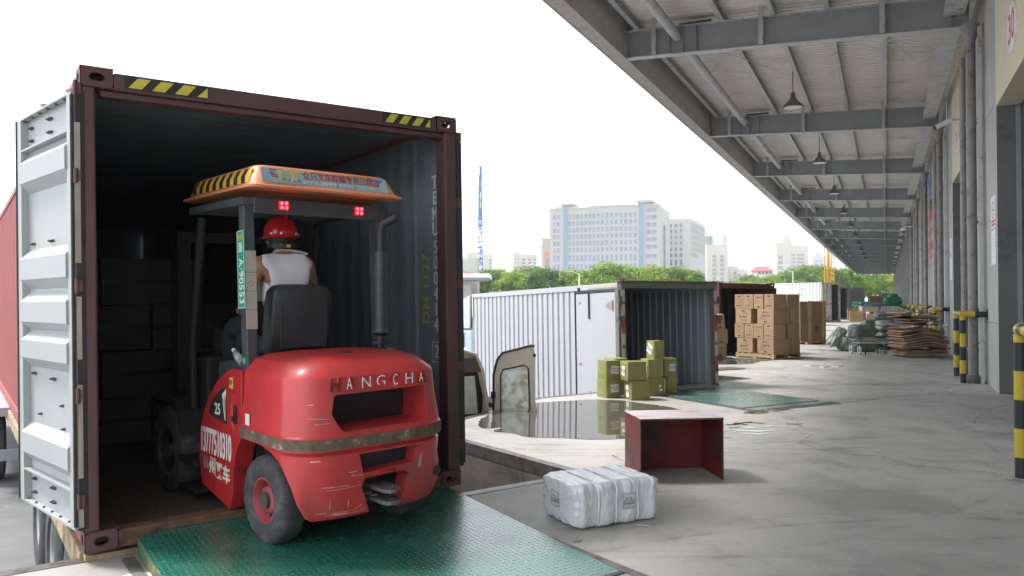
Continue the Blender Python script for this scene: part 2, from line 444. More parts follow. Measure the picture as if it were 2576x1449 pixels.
for i_, (x0_, x1_, y_, h_) in enumerate(((1823, 1880, 1068, 3.2), (1846, 1925, 1064, 2.6), (1835, 1905, 1076, 2.4), (1822, 1950, 1084, 3.0), (1870, 1935, 1092, 2.6), (1822, 1852, 1102, 2.6), (1905, 1960, 1073, 2.0))):
    n_ = 7; up = []; dn = []
    for j_ in range(n_):
        t_ = j_ / (n_ - 1); xx_ = x0_ + (x1_ - x0_) * t_; hh_ = h_ * (.35 + .65 * sin(pi * t_)) * (1 + .3 * sin(j_ * 2.7 + i_))
        up.append((xx_, y_ - hh_ / 2 + 1.2 * sin(j_ * 1.3 + i_))); dn.append((xx_ + 2, y_ + hh_ / 2 + 1.2 * sin(j_ * 1.3 + i_)))
    puddle(up + dn[::-1], 20 + i_)
puddle([(1797, 907), (1830, 903), (1880, 904), (1912, 909), (1885, 916), (1830, 917), (1798, 916)], 8)
puddle([(1870, 1038), (1900, 1033), (1935, 1037), (1905, 1042)], 9)
puddle([(1880, 1018), (1930, 1015), (1975, 1017), (1925, 1021)], 11)

# ================================================================== warehouse
WF = RZ(-TH)                               # local x = across (right), y = along the wall
WALL = 1.70; BAYS = range(-1, 17); OPEN0 = 11.16; OPEN1 = 15.16; OPEN_Z = 4.82; TOP_Z = 7.95
wh = thing("warehouse", "long grey warehouse with tall dock doorways under cream lintels", "warehouse", WF)
mb = MB(); lint = []
prev = -8.0
for k in BAYS:
    a0, a1 = OPEN0 + PITCH_BAY * k, OPEN1 + PITCH_BAY * k
    if k in (2, 5, 6, 9): continue
    mb.box(WALL, WALL + .5, prev, a0, -.2, TOP_Z); prev = a1
mb.box(WALL, WALL + .5, prev, 178, -.2, TOP_Z)
mb.build("wall", M_grey_wall, wh)
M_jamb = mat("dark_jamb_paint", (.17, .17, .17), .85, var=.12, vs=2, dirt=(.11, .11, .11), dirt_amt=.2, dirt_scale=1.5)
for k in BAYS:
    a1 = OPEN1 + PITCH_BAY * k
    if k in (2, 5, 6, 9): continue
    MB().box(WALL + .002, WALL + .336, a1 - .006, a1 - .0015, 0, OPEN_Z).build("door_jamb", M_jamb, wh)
M_joint = mat("wall_joint", (.16, .16, .16), .9)
mb = MB()
for k in BAYS:
    a0, a1 = OPEN0 + PITCH_BAY * k, OPEN1 + PITCH_BAY * k
    mb.box(WALL - .003, WALL, a1 + .02, a0 + PITCH_BAY - .02, 1.16, 1.172)
    for z in (3.0, 4.9): mb.box(WALL - .002, WALL, a1 + .02, a0 + PITCH_BAY - .02, z, z + .008)
mb.build("wall_joint", M_joint, wh)
M_door = mat("roller_door", (.055, .06, .068), .5, var=.15, vs=3)
M_slat = M_door
for k in BAYS:
    a0, a1 = OPEN0 + PITCH_BAY * k, OPEN1 + PITCH_BAY * k
    if k in (2, 5, 6, 9): continue
    mb = MB(); mb.box(WALL - .004, WALL + .5, a0 + .001, a1 - .001, OPEN_Z, TOP_Z - .002)
    mb.build("door_lintel", M_beige_wall, wh)
    mb = MB(); prof = []
    z = 0
    while z < OPEN_Z:
        prof += [(z, 0), (z + .08, .0), (z + .09, .015), (z + .10, 0)]; z += .11
    vs = [(WALL + .34 + w, a0, u) for u, w in prof] + [(WALL + .34 + w, a1, u) for u, w in prof]; n = len(prof)
    mb.add(vs, [(i, i + 1, n + i + 1, n + i) for i in range(n - 1)])
    mb.build("roller_door", M_slat, wh)
    mb = MB()
    for a in (a0 + .03, a1 - .09): mb.box(WALL + .27, WALL + .335, a, a + .06, 0, OPEN_Z)
    mb.build("door_rail", M_steel_grey, wh)
# oval bay numbers
M_plate = mat("number_plate_white", (.8, .8, .8), .5)
for k, s, z in ((0, "30", 5.52), (1, "31", 5.66), (3, "33", 5.66)):
    a = (OPEN0 + OPEN1) / 2 + PITCH_BAY * k
    mb = MB(); mb.prism([(a + .42 * cos(t * pi / 16), z + .36 * sin(t * pi / 16)) for t in range(32)], WALL - .03, WALL - .004, 'YZ')
    p = mb.build("number_plate", M_plate, wh)
    text(p, s, .62, M_red_print, face_M((WALL - .0315, a, z), (0, -1, 0), (0, 0, 1)), bold=.012)
# notices by the near doorway and the far doorway
def notice(M, label, group=None):
    t = thing("wall_notice", label, "notice", M, group)
    MB().box(-.012, 0, -.30, .30, .62, 1.18, 0).build("upper_sheet", M_paper, t)
    MB().box(-.012, 0, -.27, .30, 0, .60, 0).build("lower_sheet", M_white, t)
    mb = MB()
    ring = [[(-.014, cos(a) * r, .95 + sin(a) * r) for a in [i * pi / 14 for i in range(28)]] for r in (.15, .12)]
    mb.loft(ring, 0, True, False)
    mb.box(-.0145, -.0125, -.10, .10, .94, .96, 0, T(0, 0, 0))
    for i, z in enumerate((.75, .69)):
        for j in range(7): mb.box(-.0145, -.0125, -.22 + j * .062, -.175 + j * .062, z - .02, z + .02)
    mb.build("red_print", M_red_print, t)
    mb = MB()
    for i in range(7): mb.box(-.0145, -.0125, -.2, .1 + .08 * ((i * 7) % 3), .5 - i * .06, .505 - i * .06)
    mb.build("printed_lines", mat("grey_print", (.45, .45, .5), .7), t)
    return t
notice(WF @ T(WALL, 15.62, 2.18), "white notice with a red circle beside the nearest dark doorway", "notices by the doorways")
notice(WF @ T(WALL, 25.25, 2.15), "narrow white and red notice beyond the second doorway", "notices by the doorways")

# the painted wall sign: emblem over red lines too far away to read
sg = thing("painted_sign", "large painted sign with blue and black emblem over four red lines", "wall sign", WF @ T(WALL - .006, 35.7, 0))
mb = MB()
for z, h, w0, w1, gap in ((4.85, .42, -3.0, 3.0, .07), (4.32, .20, -3.0, 3.0, .05), (3.62, .36, -2.6, 2.8, .35), (3.28, .16, -2.6, 2.8, .05)):
    y = w0
    rnd = random.Random(int(z * 10))
    while y < w1:
        cw = h * rnd.uniform(.7, 1.0)
        mb.box(-.004, 0, y, y + cw, z, z + h); y += cw + gap * h
mb.build("red_lines", mat("faded_red_paint", (.60, .13, .14), .7, var=.2, vs=5), sg)
mb = MB(); mb.prism([(-.0, 5.75), (.9, 6.0), (.75, 6.6), (.2, 6.85), (-.5, 6.5), (-.8, 6.05)], -.004, 0, 'YZ'); mb.build("blue_emblem", mat("blue_paint", (.16, .34, .66), .7, var=.2), sg)
mb = MB(); mb.prism([(-.3, 5.3), (.2, 5.35), (.3, 5.8), (-.2, 5.75)], -.005, 0, 'YZ'); mb.build("orange_emblem", mat("ochre_paint", (.55, .36, .18), .7), sg)
mb = MB(); mb.prism([(-.9, 5.35), (.5, 5.5), (.45, 5.72), (-.9, 5.62)], -.006, 0, 'YZ'); mb.box(-.006, 0, -.5, .6, 5.02 + .28, 5.3 + .1); mb.build("black_emblem", M_black_print, sg)

# ------------------------------------------------------------------ canopy
BEAM0 = 17.2; BZ = CAM_H + 5.28; OUT = -5.35; INN = 1.50; RISE = .34 / (INN - OUT); BH = .64
def bz(lat): return BZ + (INN - lat) * RISE
cp = thing("loading_canopy", "grey steel canopy with ribbed roof sheets cantilevered over the loading dock", "canopy", WF)
mb = MB()
vs = []
def slab(mb, l0, l1, y0, y1, dz0, dz1, m=0):       # a box following the slope of the beams
    vs = [(l0, y0, bz(l0) + dz0), (l1, y0, bz(l1) + dz0), (l1, y1, bz(l1) + dz0), (l0, y1, bz(l0) + dz0),
          (l0, y0, bz(l0) + dz1), (l1, y0, bz(l1) + dz1), (l1, y1, bz(l1) + dz1), (l0, y1, bz(l0) + dz1)]
    mb.add(vs, [(0, 3, 2, 1), (4, 5, 6, 7), (0, 1, 5, 4), (1, 2, 6, 5), (2, 3, 7, 6), (3, 0, 4, 7)], m)
slab(mb, OUT, INN, -.012, .012, .021, BH - .021, 0)
slab(mb, OUT, INN, -.11, .11, 0, .02, 1)
slab(mb, OUT, INN, -.11, .11, BH - .02, BH, 1)
for l in (-4.35, -4.05, -3.75, -2.36, -.02, 1.2):
    for sgn in (-1, 1):
        mb.box(l - .006, l + .006, *sorted((sgn * .013, sgn * .10)), bz(l) + .021, bz(l) + BH - .021, 0)
beam = mb.build("beam", [M_steel_grey, M_flange], cp); beam.location = (0, BEAM0 - 2 * PITCH_BAY, 0)
for k in range(-1, 17):
    dup_part(beam, cp, T(0, BEAM0 + PITCH_BAY * k, 0))
Y0, Y1 = BEAM0 - 2 * PITCH_BAY, BEAM0 + 16 * PITCH_BAY
for lat in (.02, -1.05, -2.12, -3.2, -5.1):
    mb = MB(); b = bz(lat) + BH
    mb.box(lat - .05, lat + .05, Y0, Y1, b + .001, b + .012, 0); mb.box(lat - .004, lat + .004, Y0, Y1, b + .013, b + .2, 1)
    mb.box(lat - .05, lat + .05, Y0, Y1, b + .2, b + .21, 0)
    mb.build("purlin", [M_flange, M_steel_grey], cp)
mb = MB(); b = bz(-4.2) + .42; mb.cyl((-4.2, Y0, b), (-4.2, Y1, b), .11, n=14); mb.build("tie_tube", M_flange, cp, smooth=60)
mb = MB(); b = bz(1.2) + .25; mb.box(1.05, 1.42, Y0, Y1, b + .0, b + .03); mb.box(1.40, 1.42, Y0, Y1, b + .031, b + .3); mb.build("wall_channel", M_flange, cp)
# hangers standing on the lower flanges either side, seen as short pale posts
hb = MB(); hb.box(-.05, .05, -.16, -.112, -.06, BH + .15); hang = hb.build("web_post", M_flange, cp)
first = True
for k in range(-1, 17):
    for lat in (-4.70, -2.36, -.02):
        Mx = T(lat, BEAM0 + PITCH_BAY * k, bz(lat) + .09)
        if first: hang.matrix_local = Mx; first = False
        else: dup_part(hang, cp, Mx)
# bracket boxes where the tube meets the beam
bb = MB(); bb.box(-.42, .30, -.03, .25, .0, .03); bb.box(-.42, -.40, -.03, .25, -.25, 0); brk = bb.build("bracket", mat("dark_bracket", (.08, .085, .09), .6), cp)
for i, k in enumerate(range(-1, 17)):
    Mx = T(-3.75, BEAM0 + PITCH_BAY * k + .04, bz(-3.75) + BH + .06)
    if i == 0: brk.matrix_local = Mx
    else: dup_part(brk, cp, Mx)
mb = MB(); prof = []
y = Y0
while y < Y1:
    prof += [(y, 0), (y + .11, 0), (y + .135, .035), (y + .175, .035)]; y += .2
n = len(prof); z0, z1 = bz(INN + .27) + BH + .215, bz(OUT) + BH + .215
mb.add([(INN + .26, u, z0 + w) for u, w in prof] + [(OUT - .1, u, z1 + w) for u, w in prof], [(i, i + 1, n + i + 1, n + i) for i in range(n - 1)])
mb.build("roof_sheet", M_deck, cp, fix=False)
mb = MB(); b = bz(OUT)
mb.box(OUT - .03, OUT - .001, Y0 - .1, Y1 + .1, b - .02, b + BH + .35); mb.box(OUT - .33, OUT - .031, Y0 - .1, Y1 + .1, b - .02, b + .0)
mb.box(OUT - .36, OUT - .331, Y0 - .1, Y1 + .1, b - .03, b + .5)
mb.build("gutter_fascia", mat("fascia", (.42, .40, .39), .55, var=.1, dirt=(.3, .25, .22), dirt_amt=.2), cp)
mb = MB(); mb.box(OUT - .0, INN, Y1 + .12, Y1 + .15, BZ, BZ + BH + .7); mb.build("end_fascia", M_steel_grey, cp)
# thin rod braces in the roof plane
mb = MB()
for k in (0, 1, 4, 7):
    a = BEAM0 + PITCH_BAY * k
    for l0, l1 in ((-4.4, -2.5), (-.4, .7)):
        mb.cyl((l0, a, bz(l0) + BH * .8), (l1, a + PITCH_BAY * .45, bz(l1) + BH), .01, n=6); mb.cyl((l1, a, bz(l1) + BH * .8), (l0, a + PITCH_BAY * .45, bz(l0) + BH), .01, n=6)
mb.build("rod_brace", M_flange, cp)

# ------------------------------------------------------------------ pendant lamps
M_shade = mat("lamp_shade_metal", (.14, .14, .14), .45, var=.2); M_lampin = mat("lamp_inside_white", (.75, .75, .72), .4)
def lamp(M, label):
    t = thing("pendant_lamp", label, "lamp", M @ S(.86, .86, 1), "bell shaped pendant lamps under the canopy")
    MB().cyl((0, 0, .42), (0, 0, 1.0), .015, n=8).build("rod", M_shade, t)
    mb = MB(); mb.lathe([(.05, .42), (.07, .40), (.075, .30), (.13, .22), (.16, .18), (.30, .06), (.31, .0), (.295, .0), (.28, .05), (.15, .16), (.0, .2)], n=24, m=0, cap=False)
    mb.build("shade", M_shade, t, smooth=50)
    MB().lathe([(.0, .02), (.27, .025), (.29, .005), (.0, -.01)], n=24, cap=False).build("reflector", M_lampin, t, smooth=60)
    return t
words = ["nearest", "second", "third", "fourth", "fifth", "sixth", "seventh", "eighth", "ninth", "tenth", "eleventh", "twelfth"]
L0 = lamp(WF @ T(-2.24, 22.2, BZ - .0), "largest bell shaped lamp hanging between the nearest canopy beams")
for k in range(1, 10):
    dup(L0, WF @ T(-2.24, 22.2 + PITCH_BAY * k, BZ) @ S(.86, .86, 1), "bell shaped pendant lamp, %s in the row from the camera" % words[k])

# ------------------------------------------------------------------ rain pipes at every column
def pipes(M, label):
    t = thing("drain_pipe", label, "drain pipes", M, "bundles of drain pipes on the warehouse wall")
    mb = MB(); mb.cyl((0, 0, 0), (0, 0, 6.5), .085, n=16); mb.lathe([(.085, 6.5), (.1, 6.55), (.16, 6.72), (.16, 6.82)], n=16, cap=False)
    for z in (.6, 3.0, 4.9): mb.cyl((0, 0, z), (0, 0, z + .06), .097, n=16)
    mb.build("main_pipe", M_galv, t, smooth=40)
    mb = MB(); mb.cyl((-.1, .42, .05), (-.1, .42, 6.3), .06, n=14)
    for z in (1.1, 2.6): mb.cyl((-.1, .42, z), (-.1, .42, z + .1), .07, n=14)
    mb.build("side_pipe", M_galv, t, smooth=40)
    MB().cyl((.03, .2, 0), (.03, .2, 6.6), .035, n=10).build("thin_pipe", M_flange, t, smooth=40)
    mb = MB(); mb.box(.1, .16, -.22, -.19, 0, 6.7); mb.build("conduit", M_flange, t)
    mb = MB()
    for z in (.75, 3.05, 5.0): mb.box(-.01, .22, -.015, .015, z, z + .02)
    mb.build("pipe_clip", M_steel_grey, t)
    mb = MB(); mb.lathe([(.19, 0), (.17, .05), (.1, .14), (.09, .15)], n=16, cap=False); mb.build("mortar_collar", M_pit, t, smooth=60)
    return t
p0 = pipes(WF @ T(1.49, 16.95, 0), "bundle of tall drain pipes behind the nearest full pipe guard")
for k in range(1, 16):
    dup(p0, WF @ T(1.49, 16.95 + PITCH_BAY * k, 0), "bundle of drain pipes on the wall, %s one from the camera" % (words[k] if k < 12 else "far%s" % ("" if k == 12 else " end" if k == 13 else "thest" if k == 15 else " off")))

# ------------------------------------------------------------------ yellow and black pipe guards
M_gpost = stripes_mat("yellow_black_post", (.55, .40, .03), (.022, .024, .028), 2, .50, -.06)
M_grail = stripes_mat("yellow_black_rail", (.55, .40, .03), (.022, .024, .028), 1, .50, .12)
M_gret = stripes_mat("yellow_black_return", (.022, .024, .028), (.55, .40, .03), 0, .8, -.2)
def guard(M, label, span=1.5, wall=.4):
    t = thing("pipe_guard", label, "pipe guard", M, "yellow and black pipe guards along the wall")
    for y in (0, span):
        mb = MB(); mb.cyl((0, y, 0), (0, y, 1.26), .052, n=18); mb.build("post", M_gpost, t, smooth=40)
        mb = MB(); mb.cyl((0, y, 0), (0, y, .012), .10, n=4); mb.build("base_plate", M_steel_grey, t)
    mb = MB(); mb.tube([(.0, -.02, 1.3), (0, span + .02, 1.3)], .054, n=16); mb.build("top_rail", M_grail, t, smooth=40)
    for y in (0, span):
        mb = MB(); mb.tube([(-.03, y, 1.3), (wall, y, 1.3)], .0535, n=16); mb.build("side_rail", M_gret, t, smooth=40)
        MB().box(wall - .012, wall, y - .1, y + .1, 1.2, 1.4).build("wall_plate", M_black, t)
    return t
g0 = guard(WF @ T(1.30, 16.70, 0), "complete yellow and black pipe guard around the nearest drain pipes")
for k in range(1, 14):
    dup(g0, WF @ T(1.30, 16.70 + PITCH_BAY * k, 0), "yellow and black pipe guard, %s one beyond the nearest drain pipes" % (["", "next", "second", "third", "fourth", "fifth", "sixth", "seventh", "eighth", "ninth", "tenth", "eleventh", "twelfth", "thirteenth"][k]))
guard(WF @ T(1.055, 6.48, 0), "yellow and black guard post cut by the right edge of the picture", 1.5, .64)

# ------------------------------------------------------------------ cameras on the wall
def bullet(M, label):
    t = thing("security_camera", label, "camera", M)
    mb = MB(); mb.cyl((0, 0, 0), (-.34, -.05, -.16), .055, n=14); mb.build("housing", M_white, t, smooth=40)
    mb = MB(); mb.cyl((-.34, -.05, -.16), (-.37, -.055, -.175), .06, n=14); mb.build("hood", M_black, t, smooth=40)
    mb = MB(); mb.tube([(-.1, 0, .0), (-.1, 0, .42)], .012, n=8); mb.bar((0, 0, 0), (.3, 0, 0), .04, .04); mb.build("bracket", M_flange, t)
    return t
bullet(WF @ T(1.42, 20.6, 5.78), "white bullet security camera above the second doorway number")
def domecam(M, label):
    t = thing("security_camera", label, "camera", M)
    mb = MB(); mb.bar((.6, 0, .12), (0, 0, .12), .05, .05); mb.cyl((0, 0, .16), (0, 0, .06), .03); mb.build("bracket", M_white, t)
    mb = MB(); mb.lathe([(.0, .08), (.12, .07), (.15, -.02), (.15, -.12), (.0, -.12)], n=18, cap=False); mb.build("housing", M_white, t, smooth=50)
    mb = MB(); mb.lathe([(.13, -.12), (.12, -.2), (.07, -.26), (.0, -.28)], n=18, cap=False); mb.build("dome", M_glass_dark, t, smooth=60)
    return t
domecam(WF @ T(1.0, 52.0, 5.9), "round dome security camera on a bracket far along the wall")
# ================================================================== green diamond plate dock levellers
def diamond_plate(ca=(.006, .115, .075), cb=(.02, .17, .12), wear=.5, name="green_diamond_plate"):
    m = bpy.data.materials.new(name); m.use_nodes = True; nt = m.node_tree; b = nt.nodes["Principled BSDF"]
    tc = nt.nodes.new("ShaderNodeTexCoord"); vec = tc.outputs["Object"]
    sp = nt.nodes.new("ShaderNodeSeparateXYZ"); nt.links.new(vec, sp.inputs[0])
    C_ = .036
    u = _math(nt, 'DIVIDE', sp.outputs[0], C_); v = _math(nt, 'DIVIDE', sp.outputs[1], C_)
    fu = _math(nt, 'SUBTRACT', _math(nt, 'FRACT', u), .5); fv = _math(nt, 'SUBTRACT', _math(nt, 'FRACT', v), .5)
    par = _math(nt, 'ADD', _math(nt, 'FLOOR', u), _math(nt, 'FLOOR', v)); par = _math(nt, 'FLOORED_MODULO', par, 2.)
    def lens(a, bb):
        return _math(nt, 'ADD', _math(nt, 'POWER', _math(nt, 'ABSOLUTE', _math(nt, 'DIVIDE', a, .48)), 2.), _math(nt, 'POWER', _math(nt, 'ABSOLUTE', _math(nt, 'DIVIDE', bb, .15)), 2.))
    e1, e2 = lens(fu, fv), lens(fv, fu)
    mixn = nt.nodes.new("ShaderNodeMix"); nt.links.new(par, mixn.inputs[0]); nt.links.new(e1, mixn.inputs[2]); nt.links.new(e2, mixn.inputs[3])
    h = _math(nt, 'SUBTRACT', 1., mixn.outputs[0]); h = _math(nt, 'MAXIMUM', h, 0.); h = _math(nt, 'POWER', h, .6)
    n1 = _noise(nt, vec, 2.2, 8, .7); n2 = _noise(nt, vec, 14, 8, .75)
    c = _mix(nt, _ramp(nt, n1.outputs[0], .35, .7).outputs[0], ca, cb)
    w = _math(nt, 'MULTIPLY', _ramp(nt, n1.outputs[0], .54, .68).outputs[0], _ramp(nt, n2.outputs[0], .45, .6).outputs[0])
    c = _mix(nt, _math(nt, 'MULTIPLY', w, wear), c, (.15, .14, .09))
    tip = _math(nt, 'MULTIPLY', _ramp(nt, h, .3, .7).outputs[0], _ramp(nt, n2.outputs[0], .35, .55).outputs[0])
    c = _mix(nt, _math(nt, 'MULTIPLY', tip, .4), c, (.28, .36, .33))
    nt.links.new(c, b.inputs["Base Color"]); b.inputs["Metallic"].default_value = .0
    r = _math(nt, 'MULTIPLY_ADD', n1.outputs[0], .25, .14); nt.links.new(r, b.inputs["Roughness"])
    b.inputs["Specular IOR Level"].default_value = .7; b.inputs["IOR"].default_value = 1.9
    bp = nt.nodes.new("ShaderNodeBump"); bp.inputs["Strength"].default_value = .55; bp.inputs["Distance"].default_value = .003
    nt.links.new(h, bp.inputs["Height"]); nt.links.new(bp.outputs[0], b.inputs["Normal"])
    return m
M_green = diamond_plate()
M_green_b = diamond_plate((.05, .12, .10), (.10, .20, .17), .9, "faded_green_plate")
MATS_GREEN = M_green
M_green_side = mat("green_edge_paint", (.05, .10, .05), .6, var=.4, vs=10, dirt=(.25, .2, .06), dirt_amt=.4, dirt_scale=8)
def leveller(M, w, l, rise, label, lip=.32, M_green=None):
    M_green = M_green or MATS_GREEN
    """local origin at the hinge corner, x across, y towards the vehicle"""
    t = thing("dock_leveller", label, "dock leveller", M, "green diamond plate dock levellers")
    ang = math.atan2(rise, l)
    mb = MB(); mb.box(0, w, 0, l, -.012, 0); p = mb.build("ramp_plate", M_green, t); p.matrix_local = T(0, 0, .010) @ RX(ang)
    mb = MB(); mb.box(.12, w - .16, 0, lip, -.016, 0); q = mb.build("lip_plate", M_green, t); q.matrix_local = T(0, l * cos(ang) + .003, rise + .012) @ RX(-.02)
    mb = MB()
    for x in (0.001, w - .012): mb.add([(x, .02, .0045), (x + .011, .02, .0045), (x + .011, l - .01, .0045), (x, l - .01, .0045), (x, .02, .005), (x + .011, .02, .005), (x + .011, l - .01, rise - .004), (x, l - .01, rise - .004)],
                                       [(0, 3, 2, 1), (4, 5, 6, 7), (0, 1, 5, 4), (1, 2, 6, 5), (2, 3, 7, 6), (3, 0, 4, 7)])
    mb.build("side_skirt", M_green_side, t)
    mb = MB(); mb.box(0, w, -.035, -.001, .0045, .016); mb.build("hinge_strip", M_black, t)
    mb = MB(); mb.box(0, w, -.26, -.04, .0045, .012); mb.build("rear_plate", M_green, t)
    mb = MB(); mb.box(-.09, -.015, -.3, l, .0042, .0075); mb.box(w + .015, w + .09, -.3, l, .0042, .0075); mb.box(-.09, w + .09, -.36, -.28, .0042, .0075); mb.build("pit_frame", M_edge, t)
    return t
CF = T(-2.52, 4.57, 0) @ RZ(radians(36))          # frame of the near container: x across its rear, y into it
leveller(CF @ T(.27, -1.98, 0), 2.17, 1.93, .115, "large worn green checker plate under the forklift, at the open container")
CF2 = T(1.86, 13.0, 0) @ RZ(radians(30))
leveller(T(G(1645, 992)) @ RZ(radians(30)) @ T(-.02, -1.95, 0), 1.62, 1.93, .02, "green checker plate behind the red steel box, beside the green parcels", lip=.2, M_green=M_green_b)
leveller(W(-3.45, 20.7) and (T(W(-3.35, 20.55)) @ RZ(radians(33))), 2.3, 2.0, .012, "green checker plate partly hidden under the pallet of cartons", lip=.1, M_green=M_green_b)
# ================================================================== shipping containers
M_cred = mat("container_red_brown", (.115, .054, .06), .55, var=.2, vs=2.5, dirt=(.16, .08, .05), dirt_amt=.18, dirt_scale=2.2, spots=(.22, .12, .09), spot_amt=.04, spot_scale=18)
M_cside = mat("container_side_red", (.36, .10, .09), .6, var=.15, vs=2)
M_cin = mat("container_inside_grey", (.235, .28, .315), .5, var=.12, vs=1.5, dirt=(.15, .17, .18), dirt_amt=.3, dirt_scale=1.2)
M_cdoor = mat("container_door_inside", (.36, .385, .39), .45, var=.05, vs=2, dirt=(.40, .39, .34), dirt_amt=.15, dirt_scale=1.5, spots=(.2, .17, .14), spot_amt=.02, spot_scale=22)
M_cfloor = mat("container_floor_ply", (.09, .07, .06), .8, var=.4, vs=6, stretch=(6, 1, 1))
M_gasket = mat("door_gasket", (.035, .038, .04), .6, var=.5, vs=7)
M_wornwood = mat("worn_edge_paint", (.36, .31, .25), .8, var=.35, vs=12, stretch=(1, 1, .12))
M_yel = mat("hazard_yellow", (.60, .52, .07), .6, var=.1, vs=12)
M_bolt = mat("bolt_dark", (.09, .07, .07), .5, var=.3)

def wave(y0, y1, pitch=.278, d=.036, flip=1):
    out = []; y = y0
    while y < y1 - .01:
        out += [(y, 0), (y + .07, 0), (y + .14, d * flip), (y + .21, d * flip)]; y += pitch
    out.append((y1, 0)); return [(min(a, y1), b) for a, b in out]

def ring_plate(mb, M, w, h, hx, hy, m=0):
    """rectangle w x h with an oval hole, centred, in the local XY plane"""
    n = 24; o = []; r = []
    for i in range(n):
        a = 2 * pi * i / n; o.append((hx * cos(a), hy * sin(a), 0))
        s = max(abs(cos(a)) / (w / 2), abs(sin(a)) / (h / 2)); r.append((cos(a) / s, sin(a) / s, 0))
    mb.loft([r, o, [(x, y, -.03) for x, y, z in o]], m, True, False, M)

def container(M, label, cat="container", L=12.19, HT=2.896, mats=None, detail=True, group=None, floor_z=.06):
    mo, ms, mi = mats
    t = thing("shipping_container", label, cat, M, group)
    WD = 2.438
    # corner castings with oval holes
    for x0 in (0, WD - .162):
        for z0 in (0, HT - .118):
            mb = MB()
            ring_plate(mb, T(x0 + .081, -.004, z0 + .059) @ RX(pi / 2), .162, .118, .04, .027)
            sx = x0 - .004 if x0 == 0 else x0 + .166
            ring_plate(mb, T(sx, .089, z0 + .059) @ (RY(-pi / 2) if x0 == 0 else RY(pi / 2)), .118, .178, .032, .045)
            for zz in (z0, z0 + .118): mb.box(x0 - .004, x0 + .166, -.004, .178, zz - .002, zz + .002)
            mb.box(x0 - .004, x0 + .166, .174, .178, z0, z0 + .118)
            mb.build("corner_casting", mo, t)
    for x0, x1 in ((0, .072), (WD - .10, WD)):
        mb = MB(); mb.box(x0, x1, 0.0, .14, .119, HT - .119)
        mb.build("corner_post", mo, t, bevel=.012 if detail else 0)
    mb = MB(); mb.box(.166, WD - .166, .0, .09, HT - .125, HT - .02); mb.box(.101, WD - .101, .03, .12, HT - .165, HT - .126); mb.build("header", mo, t, bevel=.006 if detail else 0)
    mb = MB(); mb.box(.166, WD - .166, .0, .12, -.0, .105); mb.build("sill", M_rust if detail else mo, t, bevel=.006 if detail else 0)
    # rails
    mb = MB()
    for x in (.0, WD - .05): mb.box(x, x + .05, .178, L, HT - .075, HT - .015); mb.box(x, x + .05, .178, L, .01, .15)
    mb.build("side_rail", ms, t)
    # corrugated side walls: an outer and an inner skin
    pr = wave(.62 if detail else .178, L - .1)
    for x, sgn in ((.012, 1), (WD - .012, -1)):
        mb = MB(); n = len(pr)
        mb.add([(x + sgn * w, u, .15) for u, w in pr] + [(x + sgn * w, u, HT - .07) for u, w in pr], [(i, i + 1, n + i + 1, n + i) for i in range(n - 1)], 0)
        mb.add([(x + sgn * (.040 + w * (.25 if detail else 1) - (.0 if detail else .036)), u, .15) for u, w in pr] + [(x + sgn * (.040 + w * (.25 if detail else 1) - (.0 if detail else .036)), u, HT - .07) for u, w in pr], [(i, i + 1, n + i + 1, n + i) for i in range(n - 1)], 1)
        if detail: mb.box(*sorted((x, x + sgn * .01)), .141, .62, .15, HT - .07, 1); mb.box(*sorted((x + sgn * .0101, x + sgn * .039)), .60, .62, .15, HT - .07, 1)
        mb.build("side_wall", [ms, mi], t, fix=False)
    pr = wave(.13, L - .05, .21, .012, -1); n = len(pr)
    mb = MB(); mb.add([(.05, u, HT - .02 + w) for u, w in pr] + [(WD - .05, u, HT - .02 + w) for u, w in pr], [(i, i + 1, n + i + 1, n + i) for i in range(n - 1)], 0)
    mb.add([(.05, u, HT - .024 + w) for u, w in pr] + [(WD - .05, u, HT - .024 + w) for u, w in pr], [(i, i + 1, n + i + 1, n + i) for i in range(n - 1)], 1)
    mb.build("roof", [ms, mi], t, fix=False)
    mb = MB(); mb.box(.05, WD - .05, .121, L - .05, floor_z - .04, floor_z); mb.build("floor", M_cfloor, t)
    mb = MB(); mb.box(.0, WD, L - .04, L, 0, HT); mb.box(.0, WD, L - .05, L - .041, .0, HT, 1); mb.build("front_wall", [ms, mi], t)
    return t

